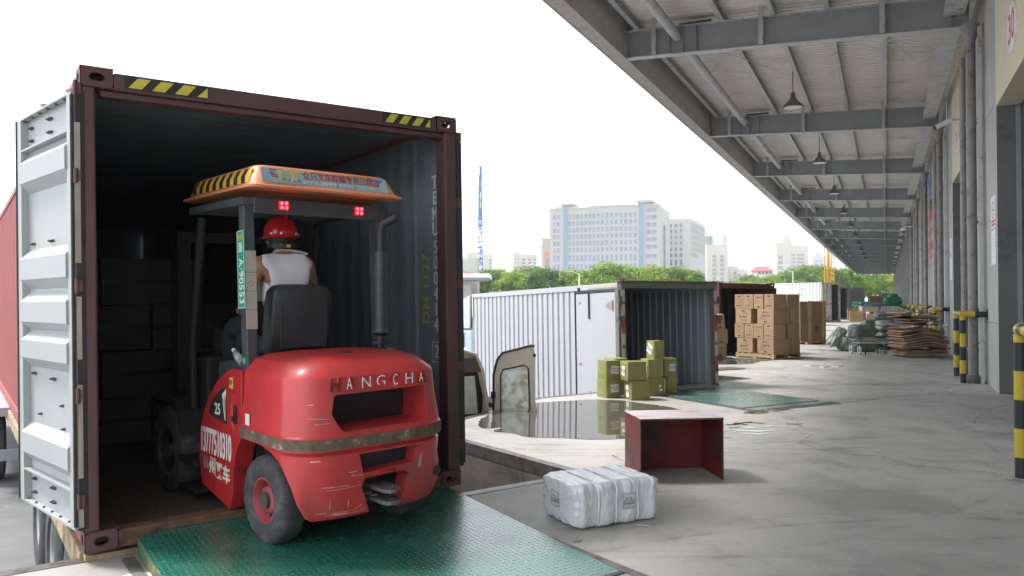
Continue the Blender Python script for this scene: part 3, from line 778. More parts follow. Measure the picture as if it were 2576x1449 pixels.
def cdoor(parent, Mrel, w=1.17, h=2.60, mat_in=None, bolts=True, outer=None, side=1):
    """door leaf: local x from hinge outwards, y=0 inner face, +y outer side, z up"""
    d = MB()
    fr = .055
    d.box(0, .075, -.012, .045, 0, h); d.box(w - .085, w, -.012, .045, 0, h)
    d.box(.076, w - .086, -.012, .04, .0, .012); d.box(.076, w - .086, -.012, .04, h - .012, h)
    d.box(.076, w - .086, -.012, .04, .215, .227); d.box(.076, w - .086, -.012, .04, h - .227, h - .215)
    d.box(.076, w - .086, .030, .04, .013, .214); d.box(.076, w - .086, .030, .04, h - .214, h - .013)
    # horizontal ribs
    prof = [(.228, .03)]
    for f0, f1 in ((.80, .885), (.56, .64), (.462, .548), (.352, .44), (.105, .19)):
        za, zb = h * (1 - f1), h * (1 - f0)
        prof += [(za - .02, .03), (za + .045, -.024), (zb - .045, -.024), (zb + .02, .03)]
    prof.append((h - .228, .03)); prof.sort()
    n = len(prof)
    d.add([(.076, y, z) for z, y in prof] + [(w - .086, y, z) for z, y in prof], [(i, i + 1, n + i + 1, n + i) for i in range(n - 1)])
    d.add([(.076, y + .004, z) for z, y in prof] + [(w - .086, y + .004, z) for z, y in prof], [(i, i + 1, n + i + 1, n + i) for i in range(n - 1)])
    for x in (.0765, w - .0865):
        for f0, f1 in ((.80, .885), (.56, .64), (.462, .548), (.352, .44), (.105, .19)):
            za, zb = h * (1 - f1), h * (1 - f0); d.add([(x, .034, za - .02), (x, -.024, za + .045), (x, -.024, zb - .045), (x, .034, zb + .02)], [(0, 1, 2, 3)])
    o = d.build("door", [mat_in or M_cdoor], parent, fix=False); o.matrix_local = Mrel
    g = MB(); g.box(-.022, -.003, -.02, .03, .02, h - .02); g.box(-.040, -.023, -.005, .05, -.0, h); g.box(w + .002, w + .016, -.02, .02, 0, h)
    g.build("gasket", M_gasket, o, bevel=.006)
    if bolts:
        b = MB(); rnd = random.Random(4)
        spots = []
        for fx in (.16, .19, .52, .56):
            for z in (h - .075, h - .16, .07, .16): spots.append((w - fx * w * .98, z))
        for fx, z in ((.2, .67), (.17, .67), (.52, .67), (.56, .67), (.2, .335), (.17, .335), (.53, .33), (.57, .33), (.3, .18), (.3, .235), (.72, .215), (.72, .155), (.7, .27)):
            spots.append((w - fx * w, h * z))
        for x, z in spots: b.cyl((x, .014, z), (x, .032, z), .008, .011, n=8); b.cyl((x, .006, z), (x, .014, z), .005, .006, n=8)
        for i in range(6): b.cyl((.17 + i * .165, .008, .013), (.17 + i * .165, .008, .024), .010, .004, n=8); b.cyl((.17 + i * .165, .008, h - .013), (.17 + i * .165, .008, h - .024), .014, .005, n=8)
        b.build("bolt", M_bolt, o)
    r = MB()
    for x in (.28, .80):
        r.cyl((x, .095, -.06), (x, .095, h + .06), .017, n=10)
        r.box(x - .05, x + .05, .06, .12, h + .02, h + .05); r.prism([(x - .06, h + .05), (x + .02, h + .05), (x + .13, h + .10), (x + .0, h + .085)], .07, .11, 'XZ')
        r.box(x - .03, x + .03, .046, .075, .5, .6); r.box(x - .03, x + .03, .046, .075, 1.8, 1.9)
    r.build("lock_rod", outer or M_cred, o)
    return o

CM = CF @ T(0, 0, .055) @ RY(radians(-1.0)) @ S(1.072, 1, 1)
cont = container(CM, "open maroon shipping container the red forklift is driving into", mats=(M_cred, M_cside, M_cin))
# left leaf swung right back, right leaf swung back and seen on edge
cdoor(cont, T(-.035, .03, .14) @ RZ(radians(100)) @ S(1, -1, 1), w=1.10)
cdoor(cont, T(2.438 + .05, .05, .14) @ RZ(radians(54 + 11)))
# hinges on the posts
mb = MB()
for z in (.28, .9, 1.55, 2.2, 2.72):
    mb.box(-.03, .0, -.012, .03, z, z + .07); mb.cyl((-.028, -.006, z - .01), (-.028, -.006, z + .08), .012, n=10)
    mb.box(2.438, 2.49, .01, .05, z, z + .07)
split_loose(mb.build("hinge", M_cred, cont))
mb = MB(); mb.box(-.030, -.006, -.012, .02, .45, 1.0); mb.box(-.030, -.006, -.012, .02, 1.15, 1.52); mb.box(-.034, -.006, -.012, .02, 1.72, 2.55); mb.box(-.03, -.006, -.01, .02, .16, .27)
mb.build("worn_edge_strip", M_wornwood, cont)
# hazard chevrons on the header, real stickers
mb = MB(); mk = MB()
z0, z1 = 2.896 - .10, 2.896 - .035
def chev(mbx, x, w=.085, s=.045):
    mbx.prism([(x, z0), (x + w, z0), (x + w + s, z1), (x + s, z1)], -.004, -.0015, 'XZ')
for i in range(3): chev(mb, .24 + i * .125, .07, .05)
mb.prism([(.24 + 3 * .125, z0), (.24 + .375 + .06, z0), (.24 + .375 + .06, z1)], -.004, -.0015, 'XZ')
for i in range(3): chev(mb, 1.86 + i * .105, .06, .045)
mb.prism([(1.86 + .315, z0), (2.22, z0), (2.22, z1)], -.004, -.0015, 'XZ')
mk.box(.22, .68, -.0012, -.0004, z0 - .01, z1 + .01); mk.box(1.84, 2.235, -.0012, -.0004, z0 - .01, z1 + .01)
mk.build("hazard_sticker", M_black, cont); mb.build("hazard_chevron", M_yel, cont)
# numbers on the inside of the right wall: read from the door
RWX = 2.438 - .012 - .0115
FM = lambda y, z: face_M((RWX, y, z), (0, -1, 0), (0, 0, 1))
M_fadew = mat("faded_white_paint", (.80, .82, .84), .7, var=.3, vs=20)
zz = 2.42
for i, ch in enumerate("TEMU5004142"):
    if i == 10: zz -= .09
    elif i == 4: zz -= .02
    text(cont, ch, .155, M_fadew if i not in (4, 5) else mat("very_faded_paint", (.58, .64, .68), .7), FM(.30, zz), sx=.95, bold=.01, name="stencilled_digit"); zz -= .128
mb = MB()
for a, b_, c_, d_ in ((.23, .37, -.085, -.079), (.23, .37, .079, .085)): mb.box(RWX - .001, RWX, a, b_, zz + .128 + c_, zz + .128 + d_)
for a in (.23, .364): mb.box(RWX - .001, RWX, a, a + .006, zz + .128 - .079, zz + .128 + .079)
mb.build("digit_frame", M_fadew, cont)
text(cont, "DM 1127", .155, mat("yellow_chalk", (.62, .52, .12), .8, var=.3, vs=30), face_M((RWX, .46, 1.55), (0, 0, 1), (0, 1, 0)), name="chalk_mark", bold=.004)

# ------------------------------------------------------------------ skeleton trailer under it
M_chas = mat("trailer_pale_yellow", (.44, .34, .20), .7, var=.25, vs=4, dirt=(.17, .08, .04), dirt_amt=.45, dirt_scale=5)
M_tyre = mat("worn_tyre", (.060, .060, .066), .85, var=.3, vs=9, bump=.3, bs=50)
M_rim = mat("silver_rim", (.33, .33, .34), .45, metal=.3, var=.2)
def tyre_profile(R, w, rr):
    return [(rr, -w * .42), (rr + .02, -w * .5), (R - .06, -w * .5), (R - .015, -w * .43), (R, -w * .36), (R, w * .36), (R - .015, w * .43), (R - .06, w * .5), (rr + .02, w * .5), (rr, w * .42)]
def wheel(parent, Mrel, R=.5, w=.28, rim=M_rim, name="wheel"):
    mb = MB(); mb.lathe(tyre_profile(R, w, R * .56), n=40, cap=False); o = mb.build(name, M_tyre, parent, smooth=35); o.matrix_local = Mrel @ RY(pi / 2)
    rr = R * .56
    mb = MB(); mb.lathe([(rr, w * .42), (rr - .02, w * .38), (rr - .045, w * .12), (.6 * rr, w * .06), (.55 * rr, w * .22), (.3 * rr, w * .26), (0.0, w * .26)], n=32, cap=False)
    mb.lathe([(rr, -w * .42), (rr - .02, -w * .38), (rr - .045, -w * .1), (.0, -w * .08)], n=32, cap=False)
    for i in range(8): mb.cyl((.75 * rr * cos(i * pi / 4), .75 * rr * sin(i * pi / 4), w * .1), (.75 * rr * cos(i * pi / 4), .75 * rr * sin(i * pi / 4), w * .2), .016, n=6)
    mb.build("rim", rim, o, smooth=35)
    return o
TR = CF @ T(0, 0, YARD_Z)
tr = thing("container_trailer", "pale yellow rusty container trailer with three axles under the maroon container", "trailer", TR)
mb = MB()
for x in (.45, 1.85): mb.box(x, x + .14, .1, 11.6, .80, .83); mb.box(x + .06, x + .08, .1, 11.6, .831, 1.03); mb.box(x, x + .14, .1, 11.6, 1.031, 1.06)
for x in (-.02, 2.36): mb.box(x, x + .09, .1, 12.1, .93, 1.09)
for i in range(11): mb.box(.071, 2.359, .12 + i * 1.15, .22 + i * 1.15, 1.061 - .0, 1.085 if i else 1.09)
mb.box(.0, 2.43, .02, .099, .72, 1.085)
mb.build("chassis", M_chas, tr, bevel=.006)
mb = MB()
for i in range(10): mb.bar((.04, .3 + i * 1.1, .93), (.47, .3 + i * 1.1, .80), .05, .05)
for i in range(3): mb.cyl((.1, .95 + 1.3 * i, .5), (2.34, .95 + 1.3 * i, .5), .07, n=12); mb.bar((.35, .6 + 1.3 * i, .62), (.35, 1.3 + 1.3 * i, .62), .09, .06); mb.bar((2.05, .6 + 1.3 * i, .62), (2.05, 1.3 + 1.3 * i, .62), .09, .06)
mb.build("axle", M_rust, tr)
for i in range(3):
    for x, rz_ in ((.16, pi), (.50, pi), (1.94, 0), (2.28, 0)):
        wheel(tr, T(x, .95 + 1.3 * i, .5) @ RZ(rz_), .5, .27)
mb = MB(); mb.box(.55, .65, 8.8, 8.9, .1, .79); mb.box(1.79, 1.89, 8.8, 8.9, .1, .79); mb.box(.45, .75, 8.7, 9.0, .0, .03); mb.box(1.69, 1.99, 8.7, 9.0, .0, .03); split_loose(mb.build("landing_leg", M_chas, tr))

# tail of another lorry beyond the trailer, at the far left edge
tl = thing("lorry", "tail of a parked lorry with yellow plate at the left edge", "lorry", T(-7.15, 10.35, YARD_Z) @ RZ(radians(36)))
mb = MB(); mb.box(0, 2.4, .2, 7, 1.0, 1.12); mb.box(.7, .9, .1, 7, .7, 1.0); mb.box(1.5, 1.7, .1, 7, .7, 1.0); mb.build("bed", M_steel_grey, tl)
mb = MB(); mb.box(.2, 2.2, .0, .1, .42, .56); mb.box(.5, .6, .1, .4, .45, .9); mb.box(1.8, 1.9, .1, .4, .45, .9); mb.build("bumper", M_steel_grey, tl)
MB().box(1.66, 2.12, -.02, -.001, .60, .84).build("number_plate", mat("yellow_plate", (.7, .42, .03), .5), tl)
MB().box(1.70, 2.35, -.02, .08, .86, 1.0).build("tail_lamp", mat("red_lamp", (.45, .05, .05), .3), tl)
for x in (.2, 2.2): wheel(tl, T(x, 1.0, .48) @ RZ(pi if x < 1 else 0), .48, .28)
mb = MB(); mb.box(.0, 2.4, 5.2, 7.0, 1.0, 2.6); mb.build("cab", mat("cab_blue_grey", (.3, .35, .42), .4), tl, bevel=.08)

# ------------------------------------------------------------------ cargo left deep inside the container
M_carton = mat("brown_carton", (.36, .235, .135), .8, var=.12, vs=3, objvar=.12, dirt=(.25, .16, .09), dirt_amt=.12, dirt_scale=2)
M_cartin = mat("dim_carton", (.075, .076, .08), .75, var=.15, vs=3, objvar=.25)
first = None; nm = ["bottom", "second", "third", "fourth"]
for c in range(4):
    for r in range(4):
        if r == 3 and c == 3: continue
        lab = "dim carton inside the container, %s layer, %s column" % (nm[r], ["left wall", "second", "third", "innermost right"][c])
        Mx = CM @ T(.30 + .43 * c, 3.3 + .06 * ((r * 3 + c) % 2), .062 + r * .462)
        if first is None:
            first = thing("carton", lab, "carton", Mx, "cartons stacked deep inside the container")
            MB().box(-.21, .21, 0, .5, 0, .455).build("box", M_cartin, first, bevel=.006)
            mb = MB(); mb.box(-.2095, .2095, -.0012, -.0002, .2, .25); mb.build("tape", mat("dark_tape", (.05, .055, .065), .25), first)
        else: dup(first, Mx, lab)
# ================================================================== forklift
M_fred = mat("forklift_red", (.56, .042, .046), .40, var=.12, vs=3, dirt=(.30, .07, .06), dirt_amt=.38, dirt_scale=2.4, spots=(.26, .16, .13), spot_amt=.03, spot_scale=14, coat=.22, rvar=.16, bump=.06, bs=25)
M_fred2 = mat("forklift_side_red", (.46, .026, .030), .42, var=.15, vs=4, dirt=(.16, .02, .02), dirt_amt=.3, dirt_scale=3)
M_band = mat("scraped_band", (.14, .10, .07), .75, var=.45, vs=16, bump=.4, bs=60, dirt=(.36, .30, .24), dirt_amt=.25, dirt_scale=14)
M_guard = mat("guard_grey_black", (.07, .078, .085), .45, var=.2, vs=6, dirt=(.09, .09, .09), dirt_amt=.2, dirt_scale=6)
M_orange = mat("orange_plastic", (.60, .23, .11), .4, var=.1, vs=4, dirt=(.42, .18, .10), dirt_amt=.2, dirt_scale=5)
M_scr = mat("paint_scratch", (.62, .45, .40), .6, var=.3, vs=30)
M_fork_tyre = mat("solid_tyre", (.055, .055, .062), .8, var=.35, vs=12, bump=.5, bs=60, dirt=(.11, .105, .105), dirt_amt=.35, dirt_scale=8)
FKX, FKY, FKYAW = -1.11, 5.02, radians(42)
FK = T(FKX, FKY, .085) @ RZ(FKYAW) @ RX(radians(.6)) @ RY(radians(-.8))
fk = thing("forklift", "red counterbalance forklift seen from behind, half inside the container", "forklift", FK)

def cw_ring(z, hw, e, yf, flat=.33):
    yr = -.49 + e
    hw *= .93
    half = [(0, yr), (min(flat, hw * .64), yr + .004), (hw * .86, yr + .075), (hw * .975, yr + .19), (hw, yr + .24), (hw, yf)]
    n_ = len(half); half = [(x, min(y, yf - .012 * (n_ - 1 - i))) for i, (x, y) in enumerate(half)]
    for _ in range(2):                       # corner cutting keeps both ends
        q = [half[0]]
        for (x0, y0), (x1, y1) in zip(half[:-1], half[1:]): q += [(x0 * .75 + x1 * .25, y0 * .75 + y1 * .25), (x0 * .25 + x1 * .75, y0 * .25 + y1 * .75)]
        half = q + [half[-1]]
    L = [(-x, y, z) for x, y in reversed(half)]; R = [(x, y, z) for x, y in half[1:]]
    return L + R
def arch(z): return -sqrt(max(0, .375 ** 2 - (z - .27) ** 2))
rings = []
for z, hw, e in ((.20, .44, .045), (.22, .475, .02), (.31, .53, .008), (.42, .56, .0), (.54, .585, -.018)):
    rings.append(cw_ring(z, hw, e, min(-.20, arch(z))))
for z, hw, e, yf in ((.585, .587, -.02, -.15), (.60, .575, -.0, .0), (.612, .575, -.0, .26), (.615, .60, -.03, .27), (.69, .60, -.03, .27), (.70, .592, -.022, .27), (.79, .582, -.01, .27), (.85, .572, .0, .27), (1.02, .562, .018, .27), (1.035, .557, .025, .27), (1.105, .49, .10, .27), (1.13, .40, .17, .27), (1.14, .2, .25, .27)):
    rings.append(cw_ring(z, hw, e, yf, .30 if z < 1.1 else min(.28, hw * .7)))
def surf_y(x, z):
    """rear surface of the counterweight at lateral x and height z"""
    x = abs(x); best = None
    for r0, r1 in zip(rings[:-1], rings[1:]):
        if r0[0][2] <= z <= r1[0][2] and r1[0][2] > r0[0][2]:
            f = (z - r0[0][2]) / (r1[0][2] - r0[0][2]); ys = []
            for r in (r0, r1):
                h_ = r[len(r) // 2:]
                for p, q in zip(h_[:-1], h_[1:]):
                    if p[0] <= x <= q[0]: ys.append(p[1] + (q[1] - p[1]) * (x - p[0]) / max(1e-6, q[0] - p[0])); break
                else: ys.append(h_[-1][1])
            return ys[0] * (1 - f) + ys[1] * f
    return -.49
mb = MB(); mb.loft(rings)
cw = mb.build("counterweight", [M_fred], fk)
cut = []
c1 = MB(); c1.prism([(-.28, .735), (-.26, .715), (.325, .72), (.34, .735), (.34, .92), (.325, .935), (-.285, .93), (-.305, .92), (-.325, .82)], -.7, -.20, 'XZ'); cut.append(c1)
c2 = MB(); c2.prism([(-.13, .455), (.23, .47), (.25, .575), (-.165, .575)], -.7, -.33, 'XZ'); cut.append(c2)
c3 = MB(); c3.prism([(-.07, .20), (.13, .20), (.20, .40), (.17, .425), (-.11, .425), (-.14, .38)], -.7, -.30, 'XZ'); cut.append(c3)
c4 = MB(); c4.prism([(-.22, .10), (-.10, .10), (-.06, .16), (.12, .2), (.2, .1)], -.7, -.30, 'XZ'); cut.append(c4)
bool_diff(cw, cut)
cw.data.shade_smooth(); cw.data.set_sharp_from_angle(angle=radians(33))
bv = cw.modifiers.new("bevel", 'BEVEL'); bv.width = .011; bv.segments = 3; bv.limit_method = 'ANGLE'; bv.angle_limit = radians(30)
# dark inside of the big slot
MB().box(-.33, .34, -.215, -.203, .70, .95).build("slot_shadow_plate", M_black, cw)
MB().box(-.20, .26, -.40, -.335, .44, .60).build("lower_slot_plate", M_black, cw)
# scraped band round the widest line
def band_pts(z, off):
    r = cw_ring(z, .60 + off, -.03 - off, .27); return r
mb = MB(); mb.loft([band_pts(.622, .0015), band_pts(.622, .004), band_pts(.684, .004), band_pts(.684, .0015)], closed=False, cap=False); mb.build("scraped_band", M_band, cw, smooth=40)
M_fredd = mat("letter_red", (.30, .018, .02), .45, var=.2, vs=20)
# raised maker's letters, paint worn down to white in places
fm = lambda x, z, y=-.4735: face_M((x, y, z), (1, 0, 0), (0, .0, 1))
lets = "HANGCHA"
for i, ch in enumerate(lets):
    x = -.30 + i * .102
    text(cw, ch, .105, M_fredd, fm(x, .985, -.470), bold=.03, thick=.005, name="raised_letter")
    if i in (1, 2, 3, 4, 5, 6):
        text(cw, ch, .098 * (1 if i != 6 else .8), M_fadew if i in (2, 3, 5) else M_fadew, fm(x - (.012 if i in (1, 6) else 0), .985, -.4765), sx=(1 if i in (2, 3, 5) else .55), name="worn_letter_face", thick=.001, bold=-.005)
# scratches
rnd = random.Random(12)
mb = MB()
def scratch(x, z, L, a, w=.0025):
    ux, uz = cos(a), -sin(a); n_ = 6; V_ = []
    for i in range(n_ + 1):
        t_ = (i / n_ - .5) * L; xx, zz_ = x + ux * t_, z + uz * t_
        wv = w * (.4 + .6 * rnd.random())
        for s_ in (-.5, .5):
            xa, za = xx - uz * s_ * wv, zz_ + ux * s_ * wv; V_.append((xa, surf_y(xa, za) - .0016, za))
    mb.add(V_, [(2 * i, 2 * i + 1, 2 * i + 3, 2 * i + 2) for i in range(n_)])
for x, z, L, a, w in ((-.30, .40, .16, .03, .006), (-.24, .385, .22, -.02, .003), (-.33, .30, .004, 0, .09), (-.22, .29, .004, 0, .07), (-.25, .245, .3, .02, .003), (-.2, .23, .2, 0, .003),
                      (-.05, .31, .05, .1, .004), (-.15, .26, .05, -.3, .006), (-.27, .235, .10, .05, .008), (-.40, .80, .10, .1, .004), (-.38, .77, .09, -.05, .003), (-.43, .88, .03, 0, .006), (.1, .95, .02, .3, .004), (-.42, .56, .05, 0, .01), (-.17, .45, .08, .1, .006), (-.2, .475, .05, 0, .008), (.28, .47, .018, .12, .12), (-.1, .33, .06, 0, .003)):
    scratch(x, z, L, a, w)
mb.build("scratch", M_scr, cw)
mb = MB(); mb.cyl((.47, -.375, .36), (.475, -.405, .36), .030, n=14); mb.build("bolt_hole", M_black, cw)
mb = MB()
for x, y in ((-.05, -.13), (.40, -.02)): mb.cyl((x, y, 1.133 if x < 0 else 1.128), (x, y, 1.146), .055, n=20)
mb.build("lifting_plug", mat("plug_dark_red", (.12, .03, .03), .6), cw)
# tow coupling
mb = MB()
for z in (.275, .345):
    pr = [(-.06, -.34), (.06, -.34), (.06, -.60), (.035, -.64), (-.035, -.64), (-.06, -.60)]
    n0 = 12; hole = [(.022 * cos(2 * pi * i / n0), -.585 + .022 * sin(2 * pi * i / n0)) for i in range(n0)]
    mb.prism([(-.06, -.32), (.06, -.32), (.06, -.555), (-.06, -.555)], z, z + .022, 'XY')
    outer = [(.06 * cos(2 * pi * i / n0), -.585 + .058 * sin(2 * pi * i / n0)) if sin(2 * pi * i / n0) < .3 else (.06 * (1 if cos(2 * pi * i / n0) > 0 else -1) * min(1, abs(cos(2 * pi * i / n0)) * 1.4), -.555) for i in range(n0)]
    mb.loft([[(x, y, z) for x, y in outer], [(x, y, z + .022) for x, y in outer], [(x, y, z + .022) for x, y in hole], [(x, y, z) for x, y in hole], [(x, y, z) for x, y in outer]], cap=False)
mb.box(-.05, .05, -.34, -.30, .24, .40)
mb.build("tow_coupling", mat("bare_cast_steel", (.16, .155, .155), .5, metal=.5, var=.3, vs=20), fk)
mb = MB(); mb.box(-.02, .09, -.515, -.49, .432, .452); mb.build("coupling_tab", M_fred2, cw, bevel=.006)

M_deep = mat("unlit_black", (.014, .014, .016), .7)
# chassis, side covers and hood
mb = MB(); mb.box(-.36, .36, -.15, 1.55, .18, .60); mb.box(-.40, .40, .36, 1.2, .15, .6); mb.build("chassis", M_black, fk)
side = [(.275, 1.03), (.40, 1.035), (.50, 1.01), (.66, .94), (.82, .82), (.93, .67), (.99, .52), (1.0, .36), (.95, .20), (.47, .12), (.42, .22), (.40, .40), (.36, .52), (.275, .615)]
for sgn in (-1, 1):
    mb = MB(); mb.prism(side, *sorted((sgn * .42, sgn * .545)), 'YZ')
    so = mb.build("side_cover", M_fred2, fk)
    if sgn < 0:
        rc = MB(); rc.prism([(.385 + .055 * cos(a), .76 + .13 * sin(a)) for a in [i * pi / 12 for i in range(24)]], -.7, -.535, 'YZ'); bool_diff(so, [rc])
    so.data.shade_smooth(); so.data.set_sharp_from_angle(angle=radians(30))
    b2 = so.modifiers.new("bevel", 'BEVEL'); b2.width = .012; b2.segments = 3; b2.limit_method = 'ANGLE'; b2.angle_limit = radians(40)
    if sgn < 0: LS = so
    mb = MB(); mb.box(*sorted((sgn * .30, sgn * .575)), 1.0, 1.32, .30, .345); mb.box(*sorted((sgn * .30, sgn * .575)), 1.0, 1.32, .02 + .1, .14); mb.build("step", M_deep, fk)
mb = MB(); mb.prism([(.275, .6), (.275, 1.115), (.40, 1.11), (1.0, 1.03), (1.05, .62)], -.41, .41, 'YZ'); mb.build("hood", M_guard, fk, bevel=.02)
# lettering on the left side; the viewer outside sees +Y to the left
sm = lambda y, z, x=-.5465: face_M((x, y, z), (0, -1, 0), (0, 0, 1))
mb = MB(); mb.prism([(.50, .665), (.52, .90), (.60, .885), (.72, .82), (.80, .73), (.80, .70)], -.548, -.546, 'YZ'); bp_ = mb.build("model_panel", M_black, fk)
text(bp_, "25", .105, mat("cream_print", (.72, .72, .6), .6), sm(.655, .745, -.5485), bold=.02, sx=.95)
mb = MB(); mb.prism([(.505, .895), (.515, .86), (.565, .81), (.53, .69), (.515, .69), (.535, .80), (.575, .85)], -.550, -.5485, 'YZ'); mb.build("chevron_mark", MATS["cream_print"], bp_)
text(fk, "13777510310", .135, M_white_print, sm(.70, .505) @ S(.72, 1.75, 1), bold=.02, name="phone_number")
for i, ch in enumerate("杭州叉车"):
    text(fk, ch, .12 if i else .095, MATS["cream_print"] if i else mat("worn_cream", (.33, .22, .15), .7), sm(.87 - i * .118, .325 + .01 * (3 - i)), bold=.03, name="side_character")
MB().box(-.5475, -.5455, .40, .455, .905, .975).build("warning_sticker", mat("amber_sticker", (.6, .42, .12), .5), fk)
MB().box(-.5475, -.5455, .415, .45, .93, .962).build("warning_symbol", M_black_print, fk)
mb = MB(); mb.box(-.556, -.554, .13, .19, .705, .775); mb.build("white_label", M_paper, fk)
mb = MB(); mb.box(-.5425, -.5405 , .36, .41, .68, .80); mb.box(-.56, -.5, .37, .40, .70, .73); mb.build("side_latch", M_black, fk)
# wheels
def tread_wheel(M, R, w, label=None, rimm=None):
    n = 72; mb = MB(); rg_ = []
    rr = R * .52
    prof = [(rr, -w * .40), (rr + .015, -w * .5), (R - .05, -w * .5), (R - .02, -w * .45), (R - .004, -w * .36), (R, -w * .2), (R, w * .2), (R - .004, w * .36), (R - .02, w * .45), (R - .05, w * .5), (rr + .015, w * .5), (rr, w * .40)]
    for j, (r, z) in enumerate(prof):
        rg = []
        for k in range(n):
            a = 2 * pi * k / n; g = 0
            if j in (3, 8) and k % 3 == 0: g = .014
            if j in (4, 7) and k % 3 == 0: g = .010
            rg.append(((r - g) * cos(a), (r - g) * sin(a), z))
        rg_.append(rg)
    mb.loft(rg_, 0, True, False)
    o = mb.build("wheel", M_fork_tyre, fk, smooth=55); o.matrix_local = M @ RY(pi / 2)
    mr = MB(); mr.lathe([(rr + .004, w * .40), (rr - .012, w * .42), (rr - .03, w * .2), (rr - .034, w * .02), (.085, -.01), (.08, w * .25), (.06, w * .3), (0.0, w * .3)], n=36, cap=False)
    mr.build("rim", rimm or mat("rim_faded_red", (.36, .06, .07), .55, var=.25, vs=10), o, smooth=35)
    mh = MB(); mh.cyl((0, 0, w * .2), (0, 0, w * .42), .052, .048, n=18)
    for i in range(6): mh.cyl((.098 * cos(i * pi / 3), .098 * sin(i * pi / 3), -.0), (.098 * cos(i * pi / 3), .098 * sin(i * pi / 3), w * .2), .011, n=8)
    mh.build("hub", M_guard, o, smooth=40)
    return o
tread_wheel(T(-.455, 0, .268) @ RZ(pi + radians(3)), .268, .17)
tread_wheel(T(.455, 0, .268) @ RZ(radians(4)), .268, .19)
tread_wheel(T(-.46, 1.62, .33) @ RZ(pi), .33, .22, rimm=M_deep)
tread_wheel(T(.46, 1.62, .33), .33, .22, rimm=M_black)
mb = MB(); mb.box(-.40, .40, -.05, .05, .2, .32); mb.build("steer_axle", M_black, fk)
mb = MB()
for s_ in (-1, 1): mb.prism([(1.25, .5), (1.28, .66), (1.45, .74), (1.8, .74), (1.98, .66), (2.0, .62), (1.8, .70), (1.46, .70), (1.31, .64), (1.28, .5)], *sorted((s_ * .34, s_ * .585)), 'YZ')
split_loose(mb.build("front_fender", M_deep, fk))
mb = MB(); mb.box(-.42, .42, 1.2, 1.5, .3, 1.05); mb.box(-.3, .3, 1.22, 1.4, 1.05, 1.25); mb.build("front_cowl", M_deep, fk, bevel=.03)
# mast and forks
mb = MB()
for s_ in (-1, 1): mb.box(*sorted((s_ * .30, s_ * .40)), 1.85, 2.0, .12, 2.0); mb.cyl((s_ * .22, 1.92, .2), (s_ * .22, 1.92, 1.7), .04, n=12)
mb.box(-.40, .40, 1.86, 1.9, 1.92, 2.0); mb.box(-.40, .40, 1.86, 1.9, .5, .58); mb.build("mast", M_deep, fk)
mb = MB(); mb.box(-.5, .5, 2.02, 2.06, .25, .33); mb.box(-.5, .5, 2.02, 2.06, .65, .72)
for s_ in (-1, 1): mb.box(s_ * .28 - .06, s_ * .28 + .06, 2.065, 2.10, .1, .8); mb.box(s_ * .28 - .06, s_ * .28 + .06, 2.1, 3.15, .1, .135)
mb.build("fork_carriage", M_deep, fk)
# overhead guard
mb = MB()
mb.bar((-.475, .30, 1.02), (-.475, .36, 2.13), .07, .085, up=(0, 1, 0)); mb.bar((.50, .30, 1.02), (.50, .36, 2.13), .085, .11, up=(0, 1, 0))
[o for o in split_loose(mb.build("rear_pillar", M_guard, fk, bevel=.008))]
mb = MB()
for s_ in (-1, 1): mb.tube([(s_ * .46, 1.32, .62), (s_ * .46, 1.36, 1.1), (s_ * .46, 1.16, 2.06)], .032, n=10)
split_loose(mb.build("front_pillar", M_deep, fk, smooth=40))
mb = MB()
for s_ in (-.50, .50): mb.box(s_ - .03, s_ + .03, .30, 1.22, 2.08, 2.13)
for y in (.31, .50, .64, .78, .92, 1.06, 1.19): mb.box(-.47, .47, y - .018, y + .018, 2.085, 2.125)
mb.box(-.455, .455, .27, .30, 2.03, 2.13)
mb.build("roof_frame", M_guard, fk, bevel=.004)
# orange rain roof
RW0, RW1, RY0, RY1 = -.56, .575, .10, 1.30
def rr(x0, x1, y0, y1, z, r=.06):
    out = []
    for cx, cy, a0 in ((x1 - r, y1 - r, 0), (x0 + r, y1 - r, 90), (x0 + r, y0 + r, 180), (x1 - r, y0 + r, 270)):
        for i in range(6):
            a = radians(a0 + i * 18); out.append((cx + r * cos(a), cy + r * sin(a), z))
    return out
mb = MB()
mb.loft([rr(RW0 + .03, RW1 - .03, RY0 + .03, RY1 - .03, 2.14), rr(RW0, RW1, RY0, RY1, 2.135), rr(RW0, RW1, RY0, RY1, 2.150), rr(RW0 + .035, RW1 - .035, RY0 + .035, RY1 - .035, 2.165),
         rr(RW0 + .075, RW1 - .075, RY0 + .085, RY1 - .085, 2.275, .07), rr(RW0 + .10, RW1 - .10, RY0 + .11, RY1 - .11, 2.29, .07), rr(-.2, .2, .5, .9, 2.30, .05)])
roof = mb.build("rain_roof", M_orange, fk, smooth=50); roof.location = (0, 0, .04)
# rear banner and the stripes, stickers lying on the sloping sides
rs = Vector((0, .05, .11)).normalized(); RB = Vector((0, RY0 + .035, 2.165))
def rearM(x, t, off=.002):
    nrm = Vector((0, -rs.z, rs.y)); p = Vector((x, RB.y, RB.z)) + rs * t + nrm * off
    return face_M(p, (1, 0, 0), rs)
M_ban = mat("banner_blue", (.30, .52, .58), .45, var=.35, vs=3.2)
mb = MB(); mb.box(-.46, .46, -.052, .052, -.0012, .0006); bn = mb.build("roof_banner", M_ban, roof); bn.matrix_local = rearM(.0, .062)
mb = MB(); rnd = random.Random(3)
for x, y, w, h in ((-.40, .035, .09, .014), (-.32, -.03, .12, .012), (-.05, -.045, .25, .010), (.33, .03, .1, .014), (.2, -.04, .16, .01)): mb.box(x, x + w, y, y + h, .0007, .001)
mb.build("banner_wave", mat("banner_deep_blue", (.06, .18, .50), .5), bn)
